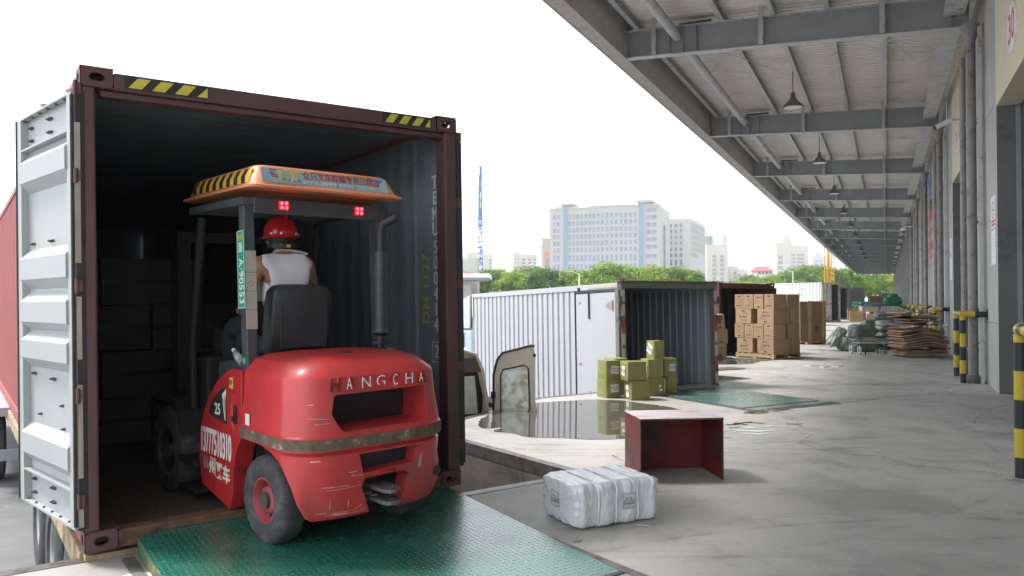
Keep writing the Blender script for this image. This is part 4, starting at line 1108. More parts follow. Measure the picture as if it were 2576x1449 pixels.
text(bn, "众顶叉车防雨专用顶棚", .066, mat("banner_red", (.5, .07, .07), .5), T(.085, .016, .0022), name="banner_title", bold=.02, sx=.80)
text(bn, "专利产品  谨防假冒  咨询电话: 15055215885", .029, mat("banner_pale", (.75, .78, .85), .5), T(.085, -.033, .0022), name="banner_small", bold=.012)
text(bn, "顶好", .085, mat("banner_gold", (.75, .58, .18), .5), T(-.27, .0, .0024), name="banner_logo", bold=.04)
for s_ in (-1, 1):
    mb = MB()
    for i in range(5):
        a = radians(118 - i * 26); mb.prism([(0, 0), (.042 * cos(a), .042 * sin(a)), (.042 * cos(a - .3), .042 * sin(a - .3))], .0008 + i * .0002, .0014 + i * .0002, 'XY', 0, S(-s_, 1, 1))
    wng = mb.build("banner_wing", MATS["banner_red"], bn); wng.matrix_local = T(s_ * .39 + (.0 if s_ < 0 else 0), -.012, 0)
# yellow and black stripes on the left side of the rain roof
ls = Vector((.04, 0, .11)).normalized(); ln = Vector((-.11, 0, .04)).normalized()
def leftM(y, t, off=.002):
    p = Vector((RW0 + .035, y, 2.165)) + ls * t + ln * off
    return face_M(p, (0, -1, 0), ls)
mb = MB(); mb.box(-.49, .49, -.05, .05, -.001, .0005); st = mb.build("stripe_sticker", mat("stripe_yellow", (.70, .42, .05), .5, var=.15), roof); st.matrix_local = leftM(.70, .058)
mb = MB()
for i in range(8):
    x = -.47 + i * .12; mb.prism([(x, .05), (x + .06, .05), (x + .035, 0), (x + .075, -.05), (x + .015, -.05), (x - .025, 0)], .0006, .0012, 'XY')
mb.build("stripe", M_black, st)
# rear lamps with four diodes each
M_led = mat("lit_red_diode", (.6, .02, .02), .4, emit=(1, .02, .03), est=6)
for x in (-.26, .30):
    mb = MB(); mb.box(x - .035, x + .035, .262, .269, 2.06, 2.115); lo = mb.build("rear_lamp", mat("red_lens", (.3, .02, .02), .25, emit=(1, .01, .02), est=.35), fk)
    mb = MB()
    for dx in (-.016, .016):
        for dz in (2.074, 2.102): mb.cyl((x + dx, .2615, dz), (x + dx, .2575, dz), .010, n=10)
    mb.build("diode", M_led, lo)
# plate on the left pillar: side face
mb = MB(); mb.box(-.005, 0, -.055, .055, 0, .50); gp = mb.build("licence_plate", mat("plate_green", (.03, .33, .27), .45, var=.06), fk); gp.matrix_local = T(-.512, .325, 1.42) @ RX(-.055)
mb = MB()
for a, b_, c_, d_ in ((-.052, -.048, .004, .496), (.048, .052, .004, .496), (-.047, .047, .004, .008), (-.047, .047, .492, .496)): mb.box(-.0062, -.0052, a, b_, c_, d_)
mb.build("plate_border", M_white_print, gp)
pm = lambda z, y=0: face_M((-.0062, y, z), (0, 0, -1), (0, -1, 0))
text(gp, "浙", .07, M_white_print, face_M((-.0062, 0, .385), (0, -1, 0), (0, 0, 1)), name="plate_character", bold=.01)
text(gp, "A·90553", .093, M_white_print, pm(.175), name="plate_number", bold=.008, sx=.93)
text(gp, "场内", .045, M_yel, face_M((-.0062, 0, .452), (0, -1, 0), (0, 0, 1)), name="plate_heading", bold=.01)
# beige tape with a small red stamp on the rear face of the left pillar
mb = MB(); mb.box(-.036, .036, -.006, -.001, 0, .50); tp = mb.build("tape_board", mat("beige_tape", (.42, .38, .33), .8, var=.12, vs=8, spots=(.15, .12, .1), spot_amt=.05, spot_scale=20), fk); tp.matrix_local = T(-.475, .272, 1.29) @ RX(-.055)
mb = MB(); mb.loft([[(cos(a) * r, -.0068, .29 + sin(a) * r) for a in [i * pi / 10 for i in range(20)]] for r in (.017, .013)], 0, True, False); mb.build("stamp", M_red_print, tp)
mb = MB()
for z in (.12, .24, .36): mb.box(-.036, .036, -.0072, -.0062, z, z + .0025)
mb.build("tape_joint", M_black_print, tp)
mb = MB(); mb.cyl((-.512, .30, 1.09), (-.5155, .30, 1.09), .022, n=20); mb.build("round_sticker", mat("sticker_green", (.05, .45, .30), .5), fk)
# exhaust stack with a punched shield
mb = MB(); mb.cyl((.42, .18, 1.13), (.42, .18, 1.95), .035, n=16); mb.lathe([(.0, 0), (.075, 0), (.075, .02), (.03, .02), (.03, .05), (.055, .07)], T(.42, .18, 1.16), 20); mb.tube([(.42, .18, 1.93), (.43, .17, 2.0), (.50, .10, 2.05)], .035, n=12); mb.build("exhaust_pipe", M_black, fk, smooth=40)
mb = MB(); n = 28; rows = 60; R0 = .052; vs = []; fs = []
for j in range(rows + 1):
    for k in range(n): vs.append((.42 + R0 * cos(2 * pi * (k + .5 * (j % 2) * 0) / n), .18 + R0 * sin(2 * pi * k / n), 1.24 + j * .56 / rows))
for j in range(rows):
    for k in range(n):
        if j % 2 == 1 and (k + (j // 2) % 2) % 2 == 0 and 1 < j < rows - 2: continue
        fs.append((j * n + k, j * n + (k + 1) % n, (j + 1) * n + (k + 1) % n, (j + 1) * n + k))
mb.add(vs, fs); mb.build("perforated_shield", mat("shield_grey", (.09, .095, .10), .45, metal=.3, var=.2), fk, fix=False)
# seat
mb = MB()
def sring(z, hw, y, th):
    return [(-hw, y, z), (-hw * .85, y - th * .7, z), (-hw * .4, y - th, z), (hw * .4, y - th, z), (hw * .85, y - th * .7, z), (hw, y, z), (hw * .8, y + .02, z), (-hw * .8, y + .02, z)]
mb.loft([sring(1.13, .22, .44, .06), sring(1.2, .24, .43, .085), sring(1.35, .25, .41, .10), sring(1.50, .245, .39, .10), sring(1.58, .235, .38, .095), sring(1.615, .20, .38, .07), sring(1.625, .14, .38, .04)])
SEATX = -.10
seat = mb.build("seat_back", mat("black_vinyl", (.035, .04, .045), .38, var=.2, vs=8), fk, smooth=60, bevel=.012); seat.location = (SEATX, 0, -.05)
mb = MB(); mb.box(-.17, .17, .305, .316, 1.20, 1.50); mb.build("seat_back_panel", MATS["black_vinyl"], seat, bevel=.005)
mb = MB(); mb.box(-.24, .24, .42, .90, 1.10, 1.24); mb.build("seat_cushion", MATS["black_vinyl"], fk, bevel=.04).location = (SEATX, 0, 0)
# steering wheel, levers, mirror
mb = MB(); mb.tube([(-.05 + .17 * cos(a), 1.07 + .15 * sin(a), 1.36 + .08 * sin(a)) for a in [i * 2 * pi / 24 for i in range(25)]], .014, n=8, cap=False); mb.tube([(-.05, 1.07, 1.36), (-.05, 1.3, 1.05)], .02, n=8); mb.bar((-.2, 1.07, 1.36), (.1, 1.07, 1.36), .02, .02)
mb.build("steering_wheel", M_black, fk, smooth=50)
mb = MB(); mb.lathe([(0, 0), (.085, .0), (.09, .02), (.07, .045), (0, .05)], face_M((.06, 1.10, 1.93), (1, 0, 0), (0, .25, 1)), 20); mb.tube([(.06, 1.14, 1.93), (.1, 1.15, 2.08)], .01, n=6); mb.build("mirror_housing", M_black, fk, smooth=40)
mb = MB(); mb.lathe([(.08, 0), (.05, .008), (0, .010)], face_M((.06, 1.097, 1.93), (1, 0, 0), (0, .25, 1)), 20, cap=False); mb.build("mirror_glass", mat("mirror", (.7, .7, .72), .05, metal=1.), fk, smooth=60)
mb = MB(); mb.box(-.04, .26, 1.30, 1.303, 1.45, 1.80); mb.build("screen_sheet", mat("pale_sheet", (.32, .42, .42), .5), fk)
mb = MB(); mb.box(.54, .60, .30, .36, 1.72, 2.08); mb.build("pillar_horn", M_guard, fk, bevel=.02)

# ------------------------------------------------------------------ drink bottle lying on the left cover
bt = thing("drink_bottle", "clear drink bottle with white cap lying by the forklift's left pillar", "bottle", FK @ T(-.47, .50, 1.10) @ RX(radians(-62)) @ S(.8, .8, .8))
mb = MB(); mb.lathe([(0, -.1), (.03, -.1), (.032, -.09), (.032, .02), (.028, .045), (.014, .075), (.013, .09)], n=20, cap=False); mb.build("body", mat("clear_plastic", (.6, .65, .68), .12, trans=.6), bt, smooth=50)
mb = MB(); mb.cyl((0, 0, .088), (0, 0, .112), .017, n=16); mb.build("cap", M_white, bt)
mb = MB(); mb.cyl((0, 0, -.06), (0, 0, -.0), .0325, n=20, cap=False); mb.build("wrapper", mat("bottle_label", (.4, .42, .45), .4), bt)
# ================================================================== driver
def skin_mesh(name, verts, edges, radii, m, parent, root=0, sub=2):
    me = bpy.data.meshes.new(name); me.from_pydata([tuple(v) for v in verts], edges, [])
    o = bpy.data.objects.new(name, me); COL.objects.link(o); me.materials.append(m)
    sk = o.modifiers.new("skin", 'SKIN'); sk.use_smooth_shade = True
    for i, r in enumerate(radii):
        me.skin_vertices[0].data[i].radius = (r, r) if not isinstance(r, tuple) else r
        me.skin_vertices[0].data[i].use_root = (i == root)
    sb = o.modifiers.new("sub", 'SUBSURF'); sb.levels = sub; sb.render_levels = sub
    bpy.context.view_layer.update()
    res = bpy.data.meshes.new_from_object(o.evaluated_get(bpy.context.evaluated_depsgraph_get()))
    o.modifiers.clear(); o.data = res; res.name = name; res.shade_smooth()
    if not len(res.materials): res.materials.append(m)
    else: res.materials[0] = m
    o.parent = parent
    return o
M_skin = mat("skin", (.36, .18, .115), .55, var=.08, vs=12)
M_shirt = mat("white_shirt", (.74, .74, .80), .8, var=.05, vs=6, bump=.25, bs=14)
M_trs = mat("dark_trousers", (.018, .02, .028), .85, var=.2, vs=8)
M_hair = mat("black_hair", (.015, .013, .013), .5, var=.3, vs=40, bump=.4, bs=120)
pr = thing("person", "forklift driver in red helmet and white shirt seen from behind", "person", FK)
sx0 = -.12; SY = .56; SZ = 1.245          # seat point
V = []; E_ = []; R_ = []
def add(p, r, frm=None):
    V.append(p); R_.append(r); i = len(V) - 1
    if frm is not None: E_.append((frm, i))
    return i
pel = add((sx0, SY, SZ + .08), .15)
wai = add((sx0, SY - .01, SZ + .25), .125, pel)
che = add((sx0, SY - .01, SZ + .42), .145, wai)
nec0 = add((sx0, SY + .01, SZ + .535), .075, che)
nec = add((sx0, SY + .03, SZ + .575), .056, nec0)
hd0 = add((sx0, SY + .05, SZ + .62), .070, nec)
hd = add((sx0, SY + .055, SZ + .67), .080, hd0)
hd2 = add((sx0, SY + .055, SZ + .73), .068, hd)
for s_ in (-1, 1):
    sh = add((sx0 + s_ * .175, SY, SZ + .47), .062, che)
    el = add((sx0 + s_ * .255, SY + .06, SZ + .22), .043, sh)
    wr = add((sx0 + s_ * .15, SY + .36, SZ + .14), .030, el)
    hp = add((sx0 + s_ * .11, SY + .43, SZ + .145), .033, wr)
    for j in range(4):
        f1 = add((sx0 + s_ * (.095 + .0) + (j - 1.5) * .022 * s_, SY + .485, SZ + .165 - .004 * j), .0095, hp)
        f2 = add((sx0 + s_ * (.093) + (j - 1.5) * .022 * s_, SY + .515 - .004 * abs(j - 1), SZ + .145), .0085, f1)
        f3 = add((sx0 + s_ * (.09) + (j - 1.5) * .021 * s_, SY + .505 - .004 * abs(j - 1), SZ + .118), .008, f2)
    t1 = add((sx0 + s_ * .072, SY + .43, SZ + .125), .011, hp); add((sx0 + s_ * .055, SY + .47, SZ + .12), .009, t1)
    hi = add((sx0 + s_ * .10, SY + .05, SZ + .05), .095, pel)
    kn = add((sx0 + s_ * .17, SY + .46, SZ + .02), .062, hi)
    an = add((sx0 + s_ * .15, SY + .60, SZ - .38), .04, kn)
    add((sx0 + s_ * .15, SY + .76, SZ - .44), .035, an)
body = skin_mesh("body", V, E_, R_, M_skin, pr)
# face and ears belong to the head mesh's own objects
mb = MB()
for s_ in (-1, 1): mb.lathe([(0, -.008), (.02, -.006), (.026, 0), (.02, .008), (0, .006)], T(sx0 + s_ * .092, SY + .05, SZ + .635) @ RY(pi / 2) @ S(1.25, .7, 1), 12, cap=False)
mb.build("ear", M_skin, pr, smooth=80)
mb = MB(); mb.prism([(SZ + .66, SY + .14), (SZ + .63, SY + .172), (SZ + .62, SY + .14)], sx0 - .012, sx0 + .012, 'XY', 0, Matrix(((0, 0, 1, 0), (0, 1, 0, 0), (1, 0, 0, 0), (0, 0, 0, 1)))); mb.build("nose", M_skin, pr, bevel=.005)
mb = MB()
for s_ in (-1, 1): mb.lathe([(0, -.008), (.01, -.004), (.011, 0), (.008, .006), (0, .008)], T(sx0 + s_ * .032, SY + .137, SZ + .65) @ RX(pi / 2), 10, cap=False)
mb.build("eye", M_white, pr, smooth=80)
MB().box(sx0 - .025, sx0 + .025, SY + .132, SY + .142, SZ + .585, SZ + .592).build("mouth", mat("lips", (.3, .1, .09), .5), pr)
# shirt: a fuller skin over trunk and shoulders
V = []; E_ = []; R_ = []
pel = add((sx0, SY - .005, SZ + .06), .165); wai = add((sx0, SY - .012, SZ + .24), .15, pel); che = add((sx0, SY - .012, SZ + .41), .165, wai); up = add((sx0, SY, SZ + .505), .115, che); nk = add((sx0, SY + .012, SZ + .55), .08, up)
for s_ in (-1, 1):
    sh = add((sx0 + s_ * .15, SY - .0, SZ + .475), .078, che); add((sx0 + s_ * .205, SY + .01, SZ + .41), .066, sh)
skin_mesh("shirt", V, E_, R_, M_shirt, pr)
V = []; E_ = []; R_ = []
pel = add((sx0, SY, SZ + .09), .17)
for s_ in (-1, 1):
    hi = add((sx0 + s_ * .10, SY + .06, SZ + .06), .108, pel); kn = add((sx0 + s_ * .17, SY + .47, SZ + .025), .08, hi); add((sx0 + s_ * .15, SY + .59, SZ - .34), .058, kn)
skin_mesh("trousers", V, E_, R_, M_trs, pr)
mb = MB()
for s_ in (-1, 1): mb.box(-.045, .045, -.10, .16, 0, .08, 0, T(sx0 + s_ * .15, SY + .68, SZ - .50))
mb.build("shoe", M_black, pr, bevel=.025)
# hair at the nape
HC = Vector((sx0, SY + .052, SZ + .655))
mb = MB(); rings = []
for j in range(7):
    el = radians(-38 + j * 14); r = .106 * cos(el) ; rings.append([(HC.x + r * .97 * cos(a), HC.y + r * 1.08 * sin(a), HC.z + .105 * sin(el) * 1.1) for a in [radians(150 + 240 * i / 18) for i in range(19)]])
mb.loft(rings, 0, False, False); mb.build("hair", M_hair, pr, smooth=80)
# helmet
M_hel = mat("helmet_red", (.50, .018, .022), .22, var=.06, vs=4, spots=(.6, .5, .5), spot_amt=.02, spot_scale=30, coat=.5)
mb = MB(); rings = []; HZ = SZ + .665
for j in range(10):
    el = radians(j * 9.7); ff = cos(el) ** .8 if el < 1.5 else .12
    rings.append([(HC.x + .114 * ff * cos(a), HC.y + .138 * ff * sin(a), HZ + .148 * sin(el)) for a in [2 * pi * i / 32 for i in range(32)]])
rings.insert(0, [(HC.x + .121 * cos(a), HC.y + .145 * sin(a) + (.03 if sin(a) > .2 else 0), HZ - .012) for a in [2 * pi * i / 32 for i in range(32)]])
rings.insert(0, [(HC.x + .112 * cos(a), HC.y + .137 * sin(a) + (.03 if sin(a) > .2 else 0), HZ - .016) for a in [2 * pi * i / 32 for i in range(32)]])
mb.loft(rings, 0, True, True); hl = mb.build("helmet", M_hel, pr, smooth=60)
mb = MB(); mb.box(HC.x - .010, HC.x + .010, HC.y - .10, HC.y + .10, HZ + .12, HZ + .150); mb.build("helmet_ridge", M_hel, hl, bevel=.006)
mb = MB()
for a in (-150, -118, -62, -30):
    p = Vector((HC.x + .115 * cos(radians(a)), HC.y + .139 * sin(radians(a)), HZ + .014)); mb.cyl(p, p + Vector((cos(radians(a)), sin(radians(a)), 0)) * .004, .008, n=10)
mb.build("helmet_rivet", M_white, hl)
mb = MB(); mb.loft([[(HC.x + .100 * cos(a), HC.y + .118 * sin(a), z) for a in [radians(180 + 180 * i / 16) for i in range(17)]] for z in (HZ - .085, HZ - .055)], 0, False, False)
mb.build("helmet_strap", M_black, pr); MB().box(HC.x - .012, HC.x + .012, HC.y - .125, HC.y - .118, HZ - .082, HZ - .06).build("strap_buckle", M_yel, pr)
# ================================================================== white box lorry at the next bay
M_bwhite = mat("box_white", (.48, .49, .54), .45, var=.04, vs=1.5, dirt=(.50, .50, .50), dirt_amt=.12, dirt_scale=1.2)
M_bin = mat("box_inside", (.34, .39, .45), .5, var=.12, vs=1.5)
M_bframe = mat("box_rear_frame", (.20, .19, .17), .6, var=.25, vs=4, dirt=(.12, .08, .06), dirt_amt=.3, dirt_scale=4)
BW, BL, BZ0, BZ1 = 2.12, 6.0, -.52, 1.87
BM = T(1.90, 13.16, 0) @ RZ(radians(28)) @ RX(radians(-1.5))
bx = thing("box_lorry", "white ribbed box lorry with its rear open at the second bay", "lorry", BM)
def ribs(y0, y1, pitch, d, x, sgn):
    out = []; y = y0
    while y < y1 - .02:
        out += [(y, 0), (y + pitch * .62, 0), (y + pitch * .70, d), (y + pitch * .92, d)]; y += pitch
    out.append((y1, 0)); return [(min(a, y1), x + sgn * w) for a, w in out]
mb = MB()
for x, sgn in ((.0, 1), (BW, -1)):
    pr = ribs(1.50 if sgn > 0 else .1, BL, .205, .028, x, sgn); n = len(pr)
    mb.add([(w, u, BZ0) for u, w in pr] + [(w, u, BZ1 - .10) for u, w in pr], [(i, i + 1, n + i + 1, n + i) for i in range(n - 1)], 0)
    pi_ = [(u, w + sgn * .022) for u, w in pr]
    mb.add([(w, u, BZ0) for u, w in pi_] + [(w, u, BZ1 - .10) for u, w in pi_], [(i, i + 1, n + i + 1, n + i) for i in range(n - 1)], 1)
mb.box(.02, .045, .1, 1.5, BZ0, BZ1 - .1, 1)
mb.box(.0, BW, BL, BL + .03, BZ0, BZ1 - .0, 0); mb.box(.05, BW - .05, BL - .02, BL - .001, BZ0, BZ1 - .1, 1)
mb.build("box_body", [M_bwhite, M_bin], bx, fix=False)
mb = MB(); mb.box(-.015, .06, .05, BL + .03, BZ1 - .099, BZ1); mb.box(BW - .06, BW + .015, .05, BL + .03, BZ1 - .099, BZ1); mb.box(.061, BW - .061, .05, BL + .03, BZ1 - .03, BZ1 - .012)
mb.build("box_roof", M_bwhite, bx, bevel=.004)
mb = MB(); mb.box(-.02, BW + .02, .05, BL, BZ0 - .12, BZ0); mb.box(.1, BW - .1, .06, BL, BZ0 + .001, BZ0 + .5 - .02 ); mb.build("floor", M_cfloor, bx)
mb = MB(); mb.box(-.004, .018, .17, 1.44, BZ0 + .03, BZ1 - .16); sdoor = mb.build("side_door", M_bwhite, bx, bevel=.006)
mb = MB()
for a in (.15, 1.45): mb.box(-.012, .01, a, a + .018, BZ0, BZ1 - .13)
mb.box(-.012, .01, .15, 1.468, BZ1 - .145, BZ1 - .125); mb.box(-.03, -.005, .98, 1.0, BZ1 - .62, BZ1 - .15); mb.box(-.035, -.004, 1.28, 1.34, BZ1 - .11, BZ1 - .04)
mb.build("door_seal", M_gasket, sdoor)
mb = MB()
for z in (1.48, .35):
    mb.prism([(.24, z + .09), (.27, z + .10), (.27, z - .10), (.24, z - .09), (.45, z - .02), (.45, z + .02)][::-1], -.014, -.005, 'YZ')
    mb.box(-.012, -.005, 1.28, 1.36, z + .05, z + .085)
mb.box(-.012, -.005, .99, 1.02, -.25, -.06)
mb.build("door_hinge", mat("hinge_pinkish", (.42, .33, .33), .5, metal=.2, var=.2), sdoor)
mb = MB(); mb.box(-.022, -.016, .10, 1.0, BZ1 - .075, BZ1 - .03); mb.box(-.022, -.016, BL - .5, BL + .02, BZ1 - .075, BZ1 - .03); mb.box(-.022, -.016, BL - .05, BL + .02, BZ1 - .55, BZ1 - .076); mb.build("cream_edge_tape", mat("cream_tape", (.55, .50, .36), .6), bx)
# rear frame, side posts with reflector pads, hinges
mb = MB()
for x in (-.02, BW - .06): mb.box(x, x + .08, -.02, .10, BZ0, BZ1 - .10)
mb.box(-.02, BW + .02, -.03, .10, BZ1 - .099, BZ1 + .02); mb.prism([(-.10, BZ1 + .02), (BW + .02, BZ1 + .025), (BW + .02, BZ1 + .035), (-.06, BZ1 + .03)], -.08, .12, 'XZ')
mb.build("rear_frame", M_bframe, bx, bevel=.006)
M_pad = [mat("pad_red", (.45, .06, .05), .4), mat("pad_cream", (.55, .52, .44), .5)]
for x in (-.012, BW - .055):
    for mi_, m_ in enumerate(M_pad):
        mb = MB()
        for i in range(9):
            if i % 3 == (0 if mi_ == 0 else 1) or (mi_ == 1 and i % 3 == 2): mb.box(x, x + .06, -.028, -.021, -.45 + i * .25, -.45 + i * .25 + .19)
        mb.build("reflector_pad", m_, bx)
mb = MB()
for x, s_ in ((-.02, -1), (BW + .02, 1)):
    for z in (-.2, .45, 1.15, 1.5): mb.box(*sorted((x, x + s_ * .07)), -.04, .04, z, z + .13); mb.cyl((x + s_ * .05, -.03, z - .02), (x + s_ * .05, -.03, z + .15), .018, n=8)
mb.build("hinge", M_edge, bx)
# rear door leaves folded back along the sides
for x in (-.055, BW + .03):
    mb = MB(); mb.box(x, x + .025, .02 if x > 0 else .02, .12, BZ0 + .05, BZ1 - .12); mb.build("folded_door_edge", M_bframe, bx)
# chassis and cab ahead of the box
mb = MB(); mb.box(.6, .75, .2, 8, BZ0 - .35, BZ0 - .13); mb.box(1.4, 1.55, .2, 8, BZ0 - .35, BZ0 - .13); mb.build("chassis", M_black, bx)
for x, y in ((.16, 1.4), (1.96, 1.4), (.16, 7.1), (1.96, 7.1)): wheel(bx, T(x, y, -.63 + (.08 if y > 5 else 0)) @ RZ(pi if x < 1 else 0), .42, .24)
mb = MB(); mb.loft([[(x, y, z) for x in (xx,) for y, z in ((6.25, -.75), (8.0, -.75), (8.05, .1), (7.75, .95), (7.5, 1.03), (6.3, 1.03))] for xx in (.08, BW - .08)]); mb.build("cab", mat("cab_pale", (.42, .48, .57), .3, var=.04), bx, bevel=.07, seg=3, smooth=60)
mb = MB(); mb.prism([(6.35, 1.04), (7.6, 1.04), (7.45, 1.25), (6.8, 1.75), (6.3, 1.86)], .06, .10, 'YZ'); mb.prism([(6.35, 1.04), (7.6, 1.04), (7.45, 1.25), (6.8, 1.75), (6.36, 1.84)], BW - .1, BW - .06, 'YZ'); mb.prism([(7.6, 1.04), (7.45, 1.25), (6.8, 1.75), (6.3, 1.86), (6.3, 1.82), (6.76, 1.71), (7.42, 1.21), (7.55, 1.04)], .10, BW - .10, 'YZ'); mb.build("wind_deflector", mat("deflector_white", (.52, .54, .56), .35), bx, bevel=.012)
mb = MB(); mb.prism([(6.75, .30), (7.75, .30), (7.62, .85), (6.75, .85)], .07, .082, 'YZ'); mb.build("cab_window", mat("green_glass", (.25, .42, .40), .1, spec=.8), bx)
mb = MB(); mb.prism([(6.68, .24), (7.84, .24), (7.68, .92), (6.68, .92)], .078, .088, 'YZ'); mb.build("window_rubber", M_gasket, bx)

# ================================================================== small van in the gap with a rear door open
M_van = mat("van_cream_grey", (.80, .79, .68), .4, var=.08, vs=3, dirt=(.40, .35, .27), dirt_amt=.05, dirt_scale=4)
M_backlit_film = mat("backlit_film_glass", (.86, .97, .88), .3, var=.05, vs=2, dirt=(.62, .68, .55), dirt_amt=.35, dirt_scale=5, spec=.7)  # pale tone puts the daylight seen through the rear glass into its colour
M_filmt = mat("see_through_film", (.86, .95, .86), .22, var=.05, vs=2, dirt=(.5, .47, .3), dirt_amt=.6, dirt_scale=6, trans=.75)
VM = T(-.33, 10.95, YARD_Z) @ RZ(radians(30))
van = thing("van", "cream van parked in the gap between the bays with a rear door open", "van", VM)
VWD = 1.55
def vring(y, top=1.96, w=VWD, inset=0):
    z0 = .35
    h = [(0, z0), (0, .95), (-.02, 1.25), (-.10, 1.68), (-.20, 1.86), (-.36, top)]
    pts = [(x - inset, y, z) for x, z in h] + [(-w - x + inset, y, z) for x, z in reversed(h)]
    return pts
mb = MB(); mb.loft([vring(.02, 1.90, inset=.02), vring(.10), vring(3.0), vring(3.5, 1.75)], cap=True); mb.loft([[(x, y, z) for x, y, z in ((-.1, 3.51, .35), (-.1, 3.51, 1.05), (-VWD + .1, 3.51, 1.05), (-VWD + .1, 3.51, .35))], [(x, y, z) for x, y, z in ((-.15, 4.0, .35), (-.15, 4.0, .9), (-VWD + .15, 4.0, .9), (-VWD + .15, 4.0, .35))]])
mb.build("body", M_van, van, smooth=35)
mb = MB(); mb.prism([(-.14, .70), (-.10, 1.25), (-.22, 1.72), (-.34, 1.78), (-1.2, 1.78), (-1.33, 1.72), (-1.45, 1.25), (-1.41, .70)], -.012, .018, 'XZ'); mb.build("rear_shade_plate", mat("van_inside_shade", (.03, .028, .025), .8), van)  # dark plate on the closed body, the interior's shade put into its colour
mb = MB(); mb.prism([(-.19, 1.02), (-.24, 1.55), (-.70, 1.55), (-.70, 1.02)], -.030, -.024, 'XZ'); mb.build("rear_window", M_backlit_film, van)
mb = MB()
mb.tube([(-.17, -.028, .99), (-.225, -.028, 1.58), (-.72, -.028, 1.58), (-.72, -.028, .99), (-.17, -.028, .99)], .016, n=6); mb.build("window_rubber", M_gasket, van)
mb = MB(); mb.tube([(-.045, -.02, .4), (-.045, -.02, 1.2), (-.12, -.02, 1.64), (-.22, -.015, 1.84), (-.4, -.01, 1.90), (-1.15, -.01, 1.90), (-1.33, -.015, 1.84), (-1.43, -.02, 1.64)], .028, n=8); mb.build("door_frame", M_van, van, smooth=60)
mb = MB(); mb.prism([(-.08, 1.60), (-.18, 1.80), (-1.4, 1.80), (-1.46, 1.60)], -.03, -.018, 'XZ'); mb.build("upper_trim", mat("van_brown_trim", (.16, .14, .13), .7), van)
for x, y in ((-.12, .7), (-1.43, .7), (-.12, 3.1), (-1.43, 3.1)): wheel(van, T(x, y, .30) @ RZ(0 if x > -.5 else pi), .30, .18)
# the open leaf, hinged at the right corner
lf = []
out = [(.0, .36), (.0, 1.55), (.05, 1.76), (.13, 1.87), (.56, 1.98), (.60, 1.97), (.60, 1.2), (.66, .9), (.66, .36)]
hole = [(.11, 1.02), (.105, 1.55), (.14, 1.63), (.45, 1.70), (.51, 1.66), (.53, 1.10), (.49, 1.02), (.16, .98)]
def frame_leaf(mb, outer, inner, y0, y1):
    import bisect
    n = 48
    def resample(poly, n):
        P = [Vector((a, b)) for a, b in poly]; c = sum(P, Vector((0, 0))) / len(P); res = []
        for i in range(n):
            a = 2 * pi * i / n; d = Vector((cos(a), sin(a))); best = None
            cc = Vector((.31, 1.33))
            for j in range(len(P)):
                p, q = P[j] - cc, P[(j + 1) % len(P)] - cc; e = q - p; den = d.x * e.y - d.y * e.x
                if abs(den) < 1e-9: continue
                t = (p.x * e.y - p.y * e.x) / den; s = (p.x * d.y - p.y * d.x) / den
                if t > 0 and -1e-6 <= s <= 1 + 1e-6 and (best is None or t < best): best = t
            res.append(cc + d * best)
        return res
    o, i_ = resample(outer, n), resample(inner, n)
    R = [[(p.x, y0, p.y) for p in o], [(p.x, y0, p.y) for p in i_], [(p.x, y1, p.y) for p in i_], [(p.x, y1, p.y) for p in o], [(p.x, y0, p.y) for p in o]]
    mb.loft(R, 0, True, False)
mb = MB(); frame_leaf(mb, out, hole, -.02, .03); leaf = mb.build("open_rear_door", M_van, van, bevel=.008, smooth=35); leaf.matrix_local = T(.05, -.06, 0) @ RZ(radians(-46))
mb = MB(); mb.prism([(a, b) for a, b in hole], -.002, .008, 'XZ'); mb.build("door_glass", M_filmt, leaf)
mb = MB(); pth = [(a, -.024, b) for a, b in out[:6]]; mb.tube(pth, .017, n=8); mb.build("door_seal", M_gasket, leaf, smooth=60)
mb = MB(); hp = hole + [hole[0]]; mb.tube([(a, -.022, b) for a, b in hp], .012, n=6); mb.build("glass_rubber", M_gasket, leaf)
mb = MB(); mb.box(.28, .50, -.03, -.02, .82, .88); mb.box(.58, .62, -.03, -.02, 1.82, 1.86); mb.box(-.03, .03, -.05, 0, 1.22, 1.32); mb.build("latch", M_black, leaf)

# ================================================================== more containers down the dock
M_darkred = mat("dark_red_container", (.13, .035, .035), .6, var=.2, vs=3, dirt=(.10, .07, .06), dirt_amt=.3, dirt_scale=3)
M_cwhite = mat("white_container_side", (.70, .74, .70), .55, var=.06, vs=1.5, dirt=(.42, .20, .09), dirt_amt=.05, dirt_scale=1.2)
M_cwrust = mat("rust_streaked_white", (.66, .66, .58), .6, var=.1, vs=2, dirt=(.40, .19, .08), dirt_amt=.45, dirt_scale=2.2)
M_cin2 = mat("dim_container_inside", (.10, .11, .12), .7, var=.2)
def bayM(k, yaw=36, dl=0.0, z=.0, da=0.0):
    r = W(-2.99 + dl, 14.6 + 9.4 * (k - 1) + da); return T(r + Vector((0, 0, z))) @ RZ(radians(yaw)) @ T(-2.438, 0, 0)
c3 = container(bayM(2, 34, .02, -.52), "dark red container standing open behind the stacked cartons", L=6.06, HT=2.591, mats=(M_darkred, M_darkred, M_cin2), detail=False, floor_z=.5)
mb = MB(); mb.box(2.44, 2.50, -.02, .08, 1.0, 2.45); mb.build("folded_door_edge", M_darkred, c3)
